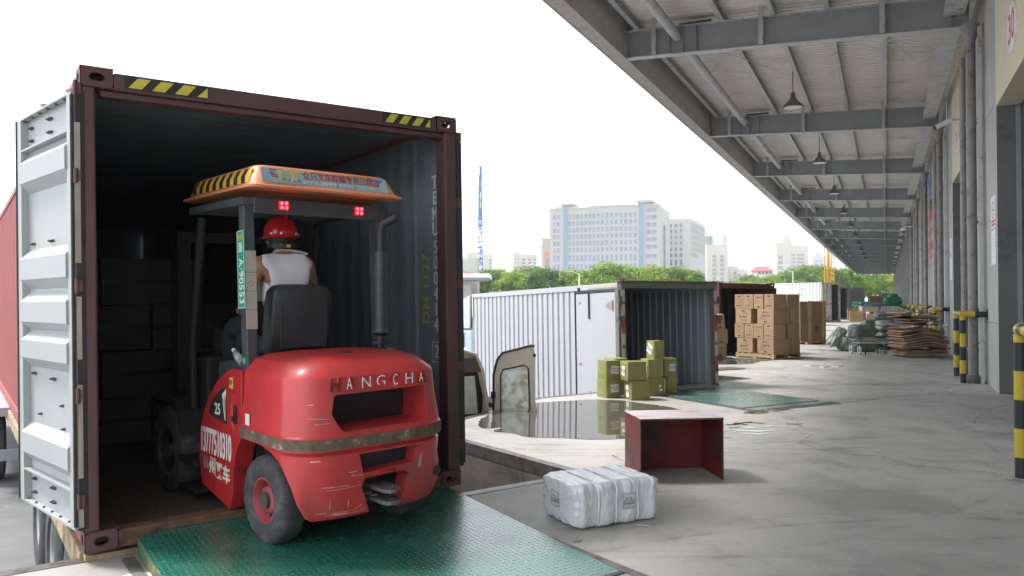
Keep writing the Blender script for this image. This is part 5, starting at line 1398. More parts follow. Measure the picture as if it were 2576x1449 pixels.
def outer_door(parent, Mrel, m, mrod, w=1.17, h=2.6, name="door"):
    mb = MB(); mb.box(0, w, 0, .04, 0, h)
    for z in (.3, .85, 1.4, 1.95): mb.box(.08, w - .08, -.015, -.0005, z, z + .32)
    o = mb.build(name, m, parent, bevel=.004); o.matrix_local = Mrel
    mb = MB()
    for x in (.3, .8): mb.cyl((x, -.06, .0), (x, -.06, h), .02, n=8); mb.box(x - .05, x + .05, -.07, -.001, .03, .09); mb.box(x - .05, x + .05, -.07, -.001, h - .09, h - .03); mb.box(x - .02, x + .25, -.08, -.05, 1.0, 1.04)
    mb.build("lock_rod", mrod, o); return o
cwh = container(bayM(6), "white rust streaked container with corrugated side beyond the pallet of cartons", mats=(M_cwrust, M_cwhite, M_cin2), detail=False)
d1 = outer_door(cwh, T(.03, -.05, .14), M_cwrust, M_cwhite)
text(d1, "TI", .34, M_red_print, face_M((.36, -.02, 2.05), (1, 0, 0), (0, 0, 1)), bold=.02)
text(d1, "i", .3, mat("blue_print", (.1, .2, .5), .6), face_M((.88, -.02, 2.05), (1, 0, 0), (0, 0, 1)), bold=.02)
mb = MB(); mb.prism([(9.0, 1.95), (8.6, 1.95), (8.8, 2.25)], -.004, -.0005, 'YZ'); wt = mb.build("warning_triangle", mat("warning_yellow", (.7, .45, .04), .5), cwh); wt.matrix_local = T(0, -7.0, 0)
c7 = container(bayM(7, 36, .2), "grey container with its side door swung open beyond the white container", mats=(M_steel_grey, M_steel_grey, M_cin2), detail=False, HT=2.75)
M_gd = mat("grey_green_door", (.20, .22, .215), .6, var=.12, vs=2)
outer_door(c7, T(2.45, -.05, .1) @ RZ(radians(-40)), M_gd, M_gd, w=1.25)
c8 = container(bayM(8, 36, -.5), "container glimpsed beyond the grey one, purple grey door", mats=(mat("purple_grey", (.22, .21, .25), .6), MATS["purple_grey"], M_cin2), detail=False, HT=2.6)
outer_door(c8, T(2.45, -.05, .1) @ RZ(radians(-40)), MATS["purple_grey"], MATS["purple_grey"], w=1.2, h=2.4)
c9 = container(bayM(10, 36, -.6), "farthest container on the dock, pale blue grey door", mats=(mat("blue_grey", (.25, .29, .33), .6), MATS["blue_grey"], M_cin2), detail=False, HT=2.6)
outer_door(c9, T(2.45, -.05, .1) @ RZ(radians(-40)), MATS["blue_grey"], MATS["blue_grey"], w=1.4, h=2.4)
# ================================================================== goods on the dock
# ---- red steel box with an open side
M_redbox = mat("red_box_paint", (.20, .022, .024), .5, var=.3, vs=3.5, dirt=(.05, .03, .028), dirt_amt=.5, dirt_scale=3, spots=(.25, .13, .1), spot_amt=.03, spot_scale=20)
M_redtop = mat("scuffed_white_red_top", (.62, .55, .58), .5, var=.12, vs=6, stretch=(1, 9, 1), dirt=(.46, .08, .08), dirt_amt=.35, dirt_scale=2.5)
rb = thing("steel_box", "large red steel box lying on its side, open front and scuffed top", "steel box", T(1.10, 6.61, 0) @ RZ(radians(7)))
RWd, RDp, RHt, th_ = .74, .50, .535, .008
mb = MB()
mb.box(0, th_, 0, RDp, 0, RHt - th_); mb.box(RWd - th_, RWd, 0, RDp, 0, RHt - th_); mb.box(th_, RWd - th_, RDp - th_, RDp, 0, RHt - th_)
mb.box(.001, RWd - .001, 0.004, RDp - .001, RHt - th_ , RHt - .002); mb.build("shell", M_redbox, rb, bevel=.0015)
mb = MB(); mb.box(-.003, RWd + .003, -.003, RDp + .003, RHt - .0015, RHt + .003); mb.build("top_sheet", M_redtop, rb)
mb = MB()
mb.box(-.002, .007, -.004, -.0005, 0, RHt); mb.box(RWd - .007, RWd + .002, -.004, -.0005, 0, RHt); mb.box(-.002, RWd + .002, -.006, -.004, RHt - .012, RHt); mb.build("dark_edge", M_rust, rb)

# ---- white plastic wrapped bale
M_bale = mat("white_plastic_wrap", (.74, .78, .82), .25, var=.06, vs=4, spec=.6, bump=.5, bs=9)
BLX = Vector((.513, .255, 0)); BLY = Vector((-.318, .415, 0))
bale = thing("wrapped_bale", "white plastic wrapped bale with straps lying before the red box", "bale", T(.455, 5.20, 0) @ RZ(math.atan2(.255, .513)) @ S(1.07, 1.1, 1.05))
def bale_mesh():
    mb = MB(); nx, ns = 110, 96; rings = []; rnd = random.Random(2)
    Wd, Dp, Ht = .60, .46, .29
    ph = [rnd.uniform(0, 6.28) for _ in range(12)]
    for i in range(nx + 1):
        u = i / nx; x = u * Wd
        # pinch at the straps, shrink at the ends
        p = 1.0
        for sx_ in (.235, .475, .74): p -= .03 * math.exp(-((u - sx_) / .018) ** 2)
        e = min(u, 1 - u); p -= .07 * math.exp(-(e / .035) ** 2)
        rg = []
        for k in range(ns):
            a = 2 * pi * k / ns; ca, sa = cos(a), sin(a)
            q = 10.0; r = (abs(ca) ** q + abs(sa) ** q) ** (-1 / q)
            wr = .006 * sin(9 * u * 6.28 + ph[0] + 3 * a) * sin(2 * a + ph[1]) + .0035 * sin(17 * u * 6.28 + 5 * sin(a * 2) + ph[2]) + .003 * sin(31 * u * 6.28 - 4 * a + ph[3]) + .005 * sin(a * 13 + ph[4] + u * 9)
            wr += .016 * max(0, 1 - abs(mnoise.noise(Vector((u * 5 + a * 1.1, a * 1.3 - u * 4, 2.3)))) * 5) ** 2 * (.6 + .4 * sin(a * 2))
            wr += .010 * mnoise.noise(Vector((u * 14, a * 3, 7.1))) + .005 * mnoise.noise(Vector((u * 34, a * 8, 1.7)))
            rr_ = p + wr * (1.2 if sa > 0 else .8)
            y = Dp / 2 + ca * r * rr_ * Dp / 2 + .008 * sin(u * 20 + ph[6]); z = Ht / 2 + sa * r * rr_ * Ht / 2
            xx = x + .010 * sin(a * 3 + ph[5]) * (1 if .1 < u < .9 else .3) + (.02 * (sa > .5) * (u - .5))
            z = max(z, .002 + .0 * u); rg.append((xx, y, z))
        rings.append(rg)
    def cap(rg, s):
        c = Vector((sum(p[0] for p in rg) / ns, sum(p[1] for p in rg) / ns, sum(p[2] for p in rg) / ns)); out = []
        for f, dx in ((.97, .012), (.85, .02), (.55, .024), (.2, .026)):
            out.append([(c.x + s * (dx - .0) + (rg[k][0] - c.x) * f + .006 * sin(k * .9 + f * 7), c.y + (rg[k][1] - c.y) * f, max(.002, c.z + (rg[k][2] - c.z) * f)) for k in range(ns)])
        return out
    rings = list(reversed(cap(rings[0], -1))) + rings + cap(rings[-1], 1)
    mb.loft(rings); return mb
bale_mesh().build("wrapping", M_bale, bale, smooth=60)
for u in (.235, .475, .74):
    mb = MB(); x = u * .60; Dp, Ht = .46, .29; pts_ = []
    for k in range(41):
        a = 2 * pi * k / 40; q = 7.; r = (abs(cos(a)) ** q + abs(sin(a)) ** q) ** (-1 / q) * .995
        pts_.append((x + .006 * sin(a * 2 + u * 9), Dp / 2 + cos(a) * r * Dp / 2, max(.008, Ht / 2 + sin(a) * r * Ht / 2)))
    mb.tube(pts_, .0075, n=8, cap=False); mb.build("strap", mat("pale_strap", (.74, .76, .78), .35), bale, smooth=60)
for M_, w_ in ((face_M((.365, -.012, .155), (1, 0, 0), (0, 0, 1)), .10), (face_M((-.040, .24, .16), (0, -1, 0), (0, 0, 1)), .09)):
    sl = MB().box(-.05, .05, -.05, .05, 0, .0008).build("shipping_label", mat("grey_label", (.62, .65, .68), .5), bale); sl.matrix_local = M_ @ RZ(pi)
    mb = MB()
    for a, b_, c_, d_ in ((-.048, .048, -.048, -.046), (-.048, .048, .046, .048), (-.048, -.046, -.045, .045), (.046, .048, -.045, .045)): mb.box(a, b_, c_, d_, .0009, .0014)
    mb.build("label_frame", mat("faded_ink", (.16, .16, .18), .7), sl)
    text(sl, "LS# 0016 37\n03 01 11 41\n42   41", .0165, mat("faded_ink", (.16, .16, .18), .7), T(0, 0, .0018), name="label_print")

# ---- litter
def scrap(M, pts_, m, label, cat="litter"):
    t = MB(); n = len(pts_); t.prism(pts_, 0, .0015, 'XY')
    o = t.build("paper_scrap", m, None); o.matrix_world = M; tag(o, label, cat, "scraps lying on the ground"); return o
gz = .0085
scrap(T(G(612, 1372, .075)) @ RX(.06) @ RZ(.5), [(-.09, -.004), (-.02, -.012), (.05, -.008), (.10, .005), (.04, .016), (-.03, .004)], M_paper, "long white paper scrap on the green plate before the wheel")
scrap(T(G(762, 1377, .065)) @ RX(.06) @ RZ(.1), [(-.02, -.008), (.02, -.006), (.018, .006), (-.012, .008)], M_paper, "tiny pale chip on the green plate right of the wheel")
scrap(T(G(1613, 1322, gz - .002)) @ RZ(-.2), [(-.05, .008), (0, 0), (.055, -.004), (.05, .012), (-.02, .02)], M_paper, "curled white film scrap just right of the white bale")
scrap(T(G(1450, 1358, gz - .002)), [(-.03, -.02), (.02, -.03), (.035, .01), (-.01, .03)], mat("faded_paper", (.34, .33, .31), .8), "faded paper patch stuck to the floor before the bale")
scrap(T(G(1703, 1173, gz - .002)), [(-.01, -.015), (.015, -.01), (.0, .02)], M_paper, "small white triangle of paper inside the red steel box")
scrap(T(G(1755, 1173, gz - .002)), [(-.03, -.003), (.03, -.002), (.028, .004), (-.02, .003)], M_paper, "thin white strip inside the red steel box")
scrap(T(G(3170 * .6289, 1694 * .6289, .005)) , [(-.10, -.04), (.10, -.05), (.09, .05), (-.08, .06)], MATS["faded_paper"], "faded sheet of paper flat on the floor right of the red box")
scrap(T(G(352 + 10, 1447, .006)), [(-.12, -.02), (.08, -.05), (.11, .03), (-.06, .05)], M_paper, "white printed scrap at the bottom edge left of the green plate")
tw = MB(); tw.tube([G(1540, 1145, .004), G(1548, 1148, .03), G(1556, 1153, .012), G(1568, 1158, .004)], [.003, .003, .002, .002], n=6)
tag(tw.build("twig", mat("twig_brown", (.10, .07, .04), .8), None), "small dry twig against the left side of the red box", "twig")
def cord(px, label, r=.008, m=M_paper):
    mb = MB(); P = [G(a, b, .009 + .006 * (i % 2)) for i, (a, b) in enumerate(px)]; mb.tube(P, r, n=6); return tag(mb.build("plastic_strap", m, None, smooth=60), label, "strap")
cord([(2022, 919), (2040, 921), (2062, 921), (2072, 925), (2085, 921), (2110, 922), (2123, 919)], "white plastic strap snaking across the middle of the dock")
cord([(1800, 901), (1815, 897), (1840, 898), (1860, 903), (1880, 903)], "tangle of white strapping in front of the three leaning cartons", .012)
cord([(1872, 1040), (1895, 1034), (1920, 1030), (1950, 1034), (1985, 1030), (1995, 1033)], "thin grey strap on the damp floor behind the red box", .006, mat("grey_cord", (.3, .3, .29), .7))
sp_ = MB(); sp_.box(-.42, .42, -.25, .25, 0, .012); sl_ = sp_.build("steel_sheet", M_edge, None); sl_.matrix_world = T(G(1822, 928, .006)) @ RZ(.5); tag(sl_, "thin dark sheet lying at the second bay's right edge", "sheet")

# ---- green wrapped parcels by the box lorry
M_parc = mat("green_parcel_wrap", (.27, .27, .085), .45, var=.18, vs=5, bump=.6, bs=7, dirt=(.30, .27, .10), dirt_amt=.2, dirt_scale=4, objvar=.2)
def parcel(p, yaw, w, d, h, z, label, lab=None, seed=0):
    t = thing("parcel", label, "parcel", T(p.x, p.y, z) @ RZ(radians(yaw)), "green wrapped parcels stacked by the box lorry")
    mb = MB(); rnd = random.Random(seed); n = 7
    def g(i, j, k): return (w * i / n, d * j / n, h * k / n)
    vs = {}; V_ = []; F_ = []
    def vid(i, j, k):
        if (i, j, k) not in vs:
            x, y, zz = g(i, j, k)
            b = .007
            edge = sum(1 for a in (i, j, k) if a in (0, n))
            ox = (x - w / 2) / w * (-.016 if edge >= 2 else .0) ; oy = (y - d / 2) / d * (-.016 if edge >= 2 else 0)
            vs[(i, j, k)] = len(V_); V_.append((x + ox + rnd.uniform(-b, b) * (i not in (0, n) or edge > 0) * .5, y + oy + rnd.uniform(-b, b) * .5, max(0, zz + (rnd.uniform(-b, b) * .4 if 0 < k else 0))))
        return vs[(i, j, k)]
    for a in range(n):
        for b_ in range(n):
            F_ += [(vid(a, b_, 0), vid(a, b_ + 1, 0), vid(a + 1, b_ + 1, 0), vid(a + 1, b_, 0)), (vid(a, b_, n), vid(a + 1, b_, n), vid(a + 1, b_ + 1, n), vid(a, b_ + 1, n)),
                   (vid(a, 0, b_), vid(a + 1, 0, b_), vid(a + 1, 0, b_ + 1), vid(a, 0, b_ + 1)), (vid(a, n, b_), vid(a, n, b_ + 1), vid(a + 1, n, b_ + 1), vid(a + 1, n, b_)),
                   (vid(0, a, b_), vid(0, a, b_ + 1), vid(0, a + 1, b_ + 1), vid(0, a + 1, b_)), (vid(n, a, b_), vid(n, a + 1, b_), vid(n, a + 1, b_ + 1), vid(n, a, b_ + 1))]
    mb.add(V_, F_); mb.build("wrapping", M_parc, t, smooth=60, bevel=0)
    if lab:
        face, u, v, lw, lh, rot = lab
        if face == 'R': Mx = face_M((u * w, -.006, v * h), (1, 0, 0), (0, 0, 1)) @ RZ(rot)
        else: Mx = face_M((-.006, u * d, v * h), (0, -1, 0), (0, 0, 1)) @ RZ(rot)
        o = MB().box(-lw / 2, lw / 2, -lh / 2, lh / 2, -.002, .0015).build("address_label", M_paper, t); o.matrix_local = Mx
        if lw > .08:
            text(o, "MADE IN CHINA\nNO.  6   KG\nM:   ITEM NO", .020 * lw / .13, M_black_print, T(0, 0, .002), name="label_print", bold=.01)
        else: text(o, "VM", .04, M_black_print, T(0, 0, .002) @ RZ(.4), name="label_print", bold=.05)
    return t
hP = .298
pA = G(1526, 1002.5); pC = G(1588, 1008); pG = G(1635, 997.5); pI = G(1680, 993.5)
parcel(pA, 26, .29, .30, hP, 0, "lower green parcel at the left end of the stack, white label on its right face", ('R', .52, .52, .155, .125, .04), 1)
parcel(pA + Vector((.0, .01, 0)), 25, .285, .29, hP, hP, "upper green parcel at the left end, diamond sticker and white tape band", ('R', .55, .5, .155, .125, -.1), 2)
parcel(pC, 14, .33, .31, hP, 0, "lower green parcel at the front, torn white label on its left face", ('L', .45, .45, .10, .19, .12), 3)
parcel(pC + Vector((-.05, .02, 0)), 16, .33, .31, hP, hP, "upper green parcel at the front with white label on its left face", ('L', .5, .5, .12, .15, -.15), 4)
parcel(pG + Vector((.0, .0, 0)), 14, .27, .32, hP, 0, "lower green parcel behind with a small VM sticker", ('R', .70, .45, .055, .10, .15), 5)
parcel(pG + Vector((-.03, .0, 0)), 14, .26, .32, hP, hP, "middle green parcel carrying the topmost one, label on its left face", ('L', .3, .5, .12, .15, 0), 6)
parcel(pG + Vector((.08, .06, 0)), 20, .20, .26, hP, 2 * hP, "topmost green parcel with a tilted white label", ('L', .5, .55, .16, .15, -.45), 7)
parcel(pI + Vector((-.01, .05, 0)), 8, .19, .30, hP, 0, "plain lower green parcel at the right end of the stack", None, 8)
parcel(pI + Vector((-.05, .05, 0)), 8, .23, .30, hP, hP, "upper green parcel at the right end with crumpled white label", ('R', .6, .5, .10, .12, 0), 9)
parcel(pA + Vector((.14, .42, 0)), 20, .30, .30, hP, hP, "green parcel in the back row whose top shows over the front ones", None, 10)
parcel(pA + Vector((.14, .42, 0)), 20, .30, .30, hP, 0, "green parcel hidden low in the back row of the stack", None, 11)
dm = MB(); dm.box(-.04, .04, -.04, .04, 0, .0015)

# ---- pallet of brown cartons
PC = Vector((6.90, 20.28, 0)); PYAW = 33
PM = T(PC) @ RZ(radians(PYAW))
M_pal = mat("pallet_wood", (.42, .26, .13), .8, var=.25, vs=5, stretch=(1, 6, 1))
def pallet(M, w, d, label, group=None):
    t = thing("pallet", label, "pallet", M, group)
    mb = MB()
    for i in range(3):
        mb.box(i * (w - .09) / 2, i * (w - .09) / 2 + .09, 0, d, .022, .105)
    mb.build("stringer", M_pal, t)
    mb = MB()
    for i in range(7): mb.box(0, w, i * (d - .1) / 6, i * (d - .1) / 6 + .1, .106, .126)
    mb.build("top_board", M_pal, t)
    mb = MB()
    for i in range(3): mb.box(0, w, i * (d - .1) / 2, i * (d - .1) / 2 + .1, 0, .021)
    mb.build("bottom_board", M_pal, t); return t
pallet(PM @ T(-.0, .0, .012), 1.10, 1.28, "wooden pallet under the tall stack of brown cartons")
M_ink = mat("carton_ink", (.07, .055, .05), .8, var=.2, vs=40)
CHh = .398
def carton(M, w, d, h, label, cat="carton", pr=None, flip=False, group="brown cartons stacked on the pallet", m=None):
    """origin at front corner; x right face length w, y left face length d"""
    _j = random.Random(len(label) * 7 + int(w * 100) + ord(label[-3])); t = thing("carton", label, cat, M @ T(_j.uniform(-.012, .008), _j.uniform(-.004, .004), 0) @ RZ(_j.uniform(-.012, .012)), group)
    mb = MB(); g_ = .006; mb.box(g_, w - g_, g_, d - g_, 0.001, h - .002); b = mb.build("box", m or M_carton, t, bevel=.010)
    if pr:
        for face in pr:
            big = (d if face == 'L' else w) > .45
            if face == 'L': base = face_M((g_ - .0008, d / 2, h / 2), (0, -1, 0), (0, 0, 1))
            else: base = face_M((w / 2, g_ - .0008, h / 2), (1, 0, 0), (0, 0, 1))
            if flip: base = base @ RZ(pi)
            text(t, "VL5B-190" if not big else "VL5B-190", .058 if not big else .075, M_ink, base @ T(.01, .11 if not big else .02, 0), name="printed_number", bold=.02, sx=.8)
            if big: text(t, "M15-211", .07, M_ink, base @ T(-.01, .11, 0), name="printed_code", bold=.02, sx=.8)
            q = MB(); ww = d if face == 'L' else w
            q.box(-.05, .05, -h * .40, -h * .40 + .035, -.0004, .0004)
            for i in range(4): q.box(-ww * .32, ww * (.05 + .06 * (i % 2)), .03 - i * .028 - (.06 if big else 0), .034 - i * .028 - (.06 if big else 0), -.0004, .0004)
            q.box(-ww * .38, ww * .38, .062, .065, -.0004, .0004) if not big else None
            o = q.build("printed_marks", M_ink, t); o.matrix_local = base
    return t
LN = ["bottom", "second", "third", "top"]; CN = ["at the right front corner", "second from the right corner", "third from the right corner", "at the left end"]
for L_ in range(4):
    z = .14 + L_ * CHh
    if L_ in (1, 3):
        for c in range(4):
            carton(PM @ T(.0 - .01 * (c == 2), .33 * c, z) @ RZ(.01 * (c - 1.5)), .50, .325, CHh, "brown carton, %s layer, left face of the pallet stack, %s" % (LN[L_], CN[c]), pr='L', flip=(c in ((0, 2) if L_ == 1 else (0, 2, 3))))
        carton(PM @ T(.60, .015, z), .50, .325, CHh, "brown carton, %s layer, shaded right end of the pallet stack" % LN[L_], pr=None)
        carton(PM @ T(.60, .36, z), .50, .9, CHh, "larger brown carton, %s layer, back right of the pallet stack" % LN[L_], pr=None)
    else:
        carton(PM @ T(0, 0, z), .36, .545, CHh, "wide brown carton, %s layer, left face at the right front corner" % LN[L_], pr='L')
        carton(PM @ T(0, .73 if L_ == 2 else .70, z), .36, .545, CHh, "wide brown carton, %s layer, left end beside the dark gap" % LN[L_], pr='L', flip=True)
        carton(PM @ T(.37, .01, z), .36, .545, CHh, "brown carton, %s layer, middle of the shaded right face" % LN[L_], pr=None)
        carton(PM @ T(.74, .0, z), .36, .545, CHh, "brown carton, %s layer, far end of the shaded right face" % LN[L_], pr=None)
        carton(PM @ T(.40, .75, z), .68, .52, CHh, "brown carton, %s layer, back of the pallet stack" % LN[L_], pr=None)
# three leaning cartons left of it
q0 = G(1838, 903); 
carton(T(G(1829, 904)) @ RZ(radians(20)) @ T(-.33, 0, 0), .33, .33, .40, "torn brown carton at the bottom of the three leaning ones", pr='R', group="three leaning cartons")
carton(T(G(1829, 904)) @ T(.06, .03, .40) @ RZ(radians(8)) @ T(-.36, 0, 0) @ RY(radians(-2)), .36, .33, .40, "brown carton in the middle of the three leaning ones, turned sideways", pr='R', group="three leaning cartons")
carton(T(G(1829, 904)) @ T(-.03, .0, .80) @ RZ(radians(24)) @ RY(radians(-6)) @ T(-.36, 0, 0.01), .36, .33, .40, "tilted brown carton on top of the three leaning ones", pr='R', group="three leaning cartons")
o = MB().prism([(0, 0), (.36, 0), (.30, .07), (.08, .05)], 0, .004, 'XY').build("loose_flap", M_carton, None); o.matrix_world = T(G(1829, 904)) @ T(-.36, -.02, .405) @ RZ(radians(12)); tag(o, "loose carton flap hanging between the leaning cartons", "flap")
for i, (dx, dy, z) in enumerate(((.0, .0, 0), (.02, .02, .4))):
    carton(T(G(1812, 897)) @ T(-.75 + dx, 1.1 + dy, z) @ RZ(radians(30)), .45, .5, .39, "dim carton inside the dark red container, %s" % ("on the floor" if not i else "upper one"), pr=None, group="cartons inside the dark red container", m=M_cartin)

# ---- wooden framed board crate
cr = thing("board_crate", "upright brown board crate with pale wooden battens behind the cartons", "crate", T(G(2078, 866)) @ RZ(radians(14)) @ T(-1.0, 0, 0))
crh = 1.55
mb = MB(); mb.box(.0, .95, .06, .75, .12, crh - .02); mb.build("board", mat("brown_board", (.22, .145, .085), .8, var=.12, vs=2), cr, bevel=.004)
mb = MB()
for x in (.30, .88): mb.box(x, x + .14, .03, .058, .0, crh)
mb.box(.96, 1.0, .03, .78, 0, crh); mb.box(0, .95, .03, .058, .06, .12); mb.build("batten", M_pal, cr)
mb = MB(); mb.box(.2, .35, .3, .6, .0, .11); mb.box(.75, .87, .1, .6, .0, .11); mb.build("runner", M_rust, cr)
MB().box(.60, .74, .052, .059, .45, .66).build("printed_mark", M_ink, cr)

# ---- soft sacks and bundles
def softbox(M, w, d, h, m, name, label, cat, group=None, seed=1, sq=4., amp=.05, parts=None):
    t = thing(name, label, cat, M, group); rnd = random.Random(seed); ph = [rnd.uniform(0, 6.28) for _ in range(8)]
    mb = MB(); nu, nv = 56, 36; rings = []; so_ = Vector((seed * 3.1, seed * 1.7, seed))
    for j in range(nv + 1):
        el = -pi / 2 + pi * j / nv; rg = []
        for i in range(nu):
            a = 2 * pi * i / nu; x, y, z = cos(el) * cos(a), cos(el) * sin(a), sin(el)
            r = (abs(x) ** sq + abs(y) ** sq + abs(z) ** sq) ** (-1 / sq)
            r *= 1 + amp * (sin(3 * a + ph[0] + 4 * z) * sin(2 * z * 3 + ph[1]) + .6 * sin(7 * a + ph[2] - 6 * z) + .4 * sin(11 * z + ph[3] + 2 * a))
            q_ = Vector((x * r, y * r, z * r)); cre = max(0, 1 - abs(mnoise.noise(q_ * 2.2 + so_)) * 4.5)
            r *= 1 + amp * (1.0 * mnoise.noise(q_ * 1.6 + so_) + .55 * mnoise.noise(q_ * 4.5 + so_)) - amp * .9 * cre * cre + .012 * mnoise.noise(q_ * 11 + so_)
            rg.append((x * r * w / 2, y * r * d / 2, max(0, h / 2 + z * r * h / 2)))
        rings.append(rg)
    mb.loft(rings); mb.build("wrapping", m, t, smooth=70); return t
M_sack = mat("grey_green_film", (.14, .16, .135), .35, var=.25, vs=5, bump=.7, bs=7)
M_sack2 = mat("pale_green_film", (.24, .28, .24), .3, var=.25, vs=5, bump=.7, bs=8)
g_s = "plastic wrapped sacks by the flattened cartons"
softbox(T(G(2183, 886)) @ RZ(.2) @ T(0, .3, 0), .72, .55, .42, M_sack, "wrapped_sack", "lower grey green wrapped bale at the front of the sacks", "sack", g_s, 1, 7, .022)
softbox(T(G(2183, 886)) @ RZ(.15) @ T(.0, .3, .41), .68, .52, .42, M_sack, "wrapped_sack", "upper grey green wrapped bale with rounded top", "sack", g_s, 2, 6, .022)
softbox(T(G(2153, 884)) @ RZ(.6) @ T(-.02, .35, 0), .42, .45, .45, M_sack2, "wrapped_sack", "crumpled clear film sack at the left foot of the bales", "sack", g_s, 3, 3, .06)
softbox(T(G(2152, 884)) @ RZ(.5) @ T(-.08, .55, .30) @ RY(radians(-38)), .80, .45, .30, M_sack2, "wrapped_sack", "half empty sack draped over the left side of the bales", "sack", g_s, 4, 2.6, .08)
softbox(T(G(2226, 880)) @ RZ(.1) @ T(0, .55, 0) @ RX(radians(-12)), .66, .38, .95, M_sack, "wrapped_sack", "tall leaning bale with dark green lower half", "sack", g_s, 5, 7, .018)
mb = MB(); mb.box(-.32, .30, -.01, 0, .12, .46); o = mb.build("green_sheet", mat("dark_green_sheet", (.015, .12, .085), .6, var=.1), None); o.matrix_world = T(G(2226, 884)) @ RZ(.1) @ T(0.04, .24, 0) @ RX(radians(-10)); tag(o, "dark green sheet leaning on the tall bale above the hand cart", "sheet")
softbox(T(G(2262, 884)) @ T(.0, .75, 0), .62, .6, .60, M_sack, "wrapped_sack", "large shiny film sack between the leaning bale and the flattened cartons", "sack", g_s, 6, 3, .06)
softbox(T(G(2262, 884)) @ T(.0, .75, .58), .66, .6, .40, M_sack2, "wrapped_sack", "middle film sack stacked behind the flattened cartons", "sack", g_s, 7, 3, .06)
softbox(T(G(2275, 884)) @ T(.05, .85, .93), 1.1, .6, .30, M_sack, "wrapped_sack", "long grey sack lying on top of the heap beside the water bottle", "sack", g_s, 8, 3.5, .04)
wb = thing("water_bottle", "clear water bottle with blue wrapper standing on the heap of sacks", "bottle", T(G(2272, 884)) @ T(.02, .45, .80) @ S(1.25, 1.25, 1.25))
mb = MB(); mb.lathe([(0, 0), (.05, 0), (.052, .02), (.048, .1), (.052, .16), (.045, .2), (.02, .25), (.018, .28), (0, .28)], n=18, cap=False); mb.build("body", MATS["clear_plastic"], wb, smooth=50)
mb = MB(); mb.cyl((0, 0, .10), (0, 0, .16), .0535, n=18, cap=False); mb.build("wrapper", mat("blue_wrapper", (.03, .22, .65), .4), wb)

# ---- flattened cartons against the pipe guard
M_flat = mat("flat_carton", (.38, .25, .15), .85, var=.15, vs=2, objvar=.6, dirt=(.16, .10, .06), dirt_amt=.3, dirt_scale=2)
def bent(w, d, bend, tw, seed):
    rnd = random.Random(seed); nx, ny = 14, 5; mb = MB(); V_ = []; F_ = []
    for s_ in (0, 1):
        for i in range(nx + 1):
            for j in range(ny + 1):
                u, v = i / nx, j / ny
                z = bend * sin(pi * u) * (1 - .3 * v) + tw * (u - .5) * (v - .5) + .006 * sin(u * 9 + seed) + s_ * .026
                V_.append(((u - .5) * w + (.03 * sin(v * 7 + seed) if i in (0, nx) else 0), v * d + (.02 * sin(u * 11 + seed) if j in (0, ny) else 0), z))
    m_ = (nx + 1) * (ny + 1)
    for i in range(nx):
        for j in range(ny):
            a = i * (ny + 1) + j; F_ += [(a, a + ny + 1, a + ny + 2, a + 1), (m_ + a, m_ + a + 1, m_ + a + ny + 2, m_ + a + ny + 1)]
    for i in range(nx):
        a = i * (ny + 1); F_.append((a, m_ + a, m_ + a + ny + 1, a + ny + 1)); a = i * (ny + 1) + ny; F_.append((a, a + ny + 1, m_ + a + ny + 1, m_ + a))
    for j in range(ny): F_.append((j, j + 1, m_ + j + 1, m_ + j)); a = nx * (ny + 1) + j; F_.append((a, m_ + a, m_ + a + 1, a + 1))
    return mb.add(V_, F_)
ORD = ["first", "second", "third", "fourth", "fifth", "sixth", "seventh", "eighth", "ninth", "tenth", "eleventh", "twelfth", "thirteenth", "fourteenth", "fifteenth", "sixteenth", "seventeenth", "eighteenth", "nineteenth", "twentieth"]
KB = G(2332, 900); rnd = random.Random(9)
for i in range(26):
    low = i < 20
    z = .02 + i * .036 if low else .78 + (i - 20) * .085
    w = rnd.uniform(1.0, 1.28) if low else rnd.uniform(.75, 1.25)
    o = bent(w, rnd.uniform(.75, .95), (.05 + .05 * sin(i * .16)) * (1 if 4 < i < 20 else .3 if low else rnd.choice((-1.4, 1.5))), rnd.uniform(-.018, .018) if low else rnd.uniform(-.22, .22), i if not low else i // 4).build("flattened_carton", M_flat, None, smooth=40)
    o.matrix_world = T(KB) @ T(rnd.uniform(-.05, .05) + (0 if low else rnd.uniform(-.2, .15)), rnd.uniform(-.05, .07) + .05, z) @ RZ(rnd.uniform(-.08, .08) * (1 if low else 3))
    if low: tag(o, "flattened brown carton in the bent stack by the pipe guard, %s from the ground" % ORD[i], "cardboard", "flattened cartons in the lower stack")
    else: tag(o, ["loose carton sheet lying just above the bent stack", "short torn carton sheet halfway up the loose heap", "crooked open carton sheet in the middle of the loose heap", "wide warped carton sheet near the top of the loose heap", "curled carton sheet under the topmost one", "topmost long bent carton sheet on the cardboard heap"][i - 20], "cardboard", "loose sheets on the cardboard heap")
for px, py, zz, l_ in ((2340, 814, .93, "left white plastic roll on the cardboard heap"), (2378, 820, .86, "right white plastic roll on the cardboard heap")):
    mb = MB(); mb.cyl((-.05, 0, 0), (.06, -.02, .02), .045, n=14); mb.cyl((.0601, -.02, .02), (.064, -.0205, .0205), .02, n=10); o = mb.build("plastic_roll", M_white, None, smooth=40); o.matrix_world = T(G(px, 900)) @ T(0, .02, zz); tag(o, l_, "roll")
for px, l_ in ((2307, "white tube lying at the foot of the cardboard heap"), (2361, "crumpled white film at the foot of the cardboard heap")):
    mb = MB(); mb.tube([(-.10, 0, .03), (0, -.01, .035), (.10, 0, .03)], [.02, .03, .02] if px < 2310 else [.03, .05, .01], n=8); o = mb.build("film_litter", M_paper, None, smooth=60); o.matrix_world = T(G(px, 899)); tag(o, l_, "litter")

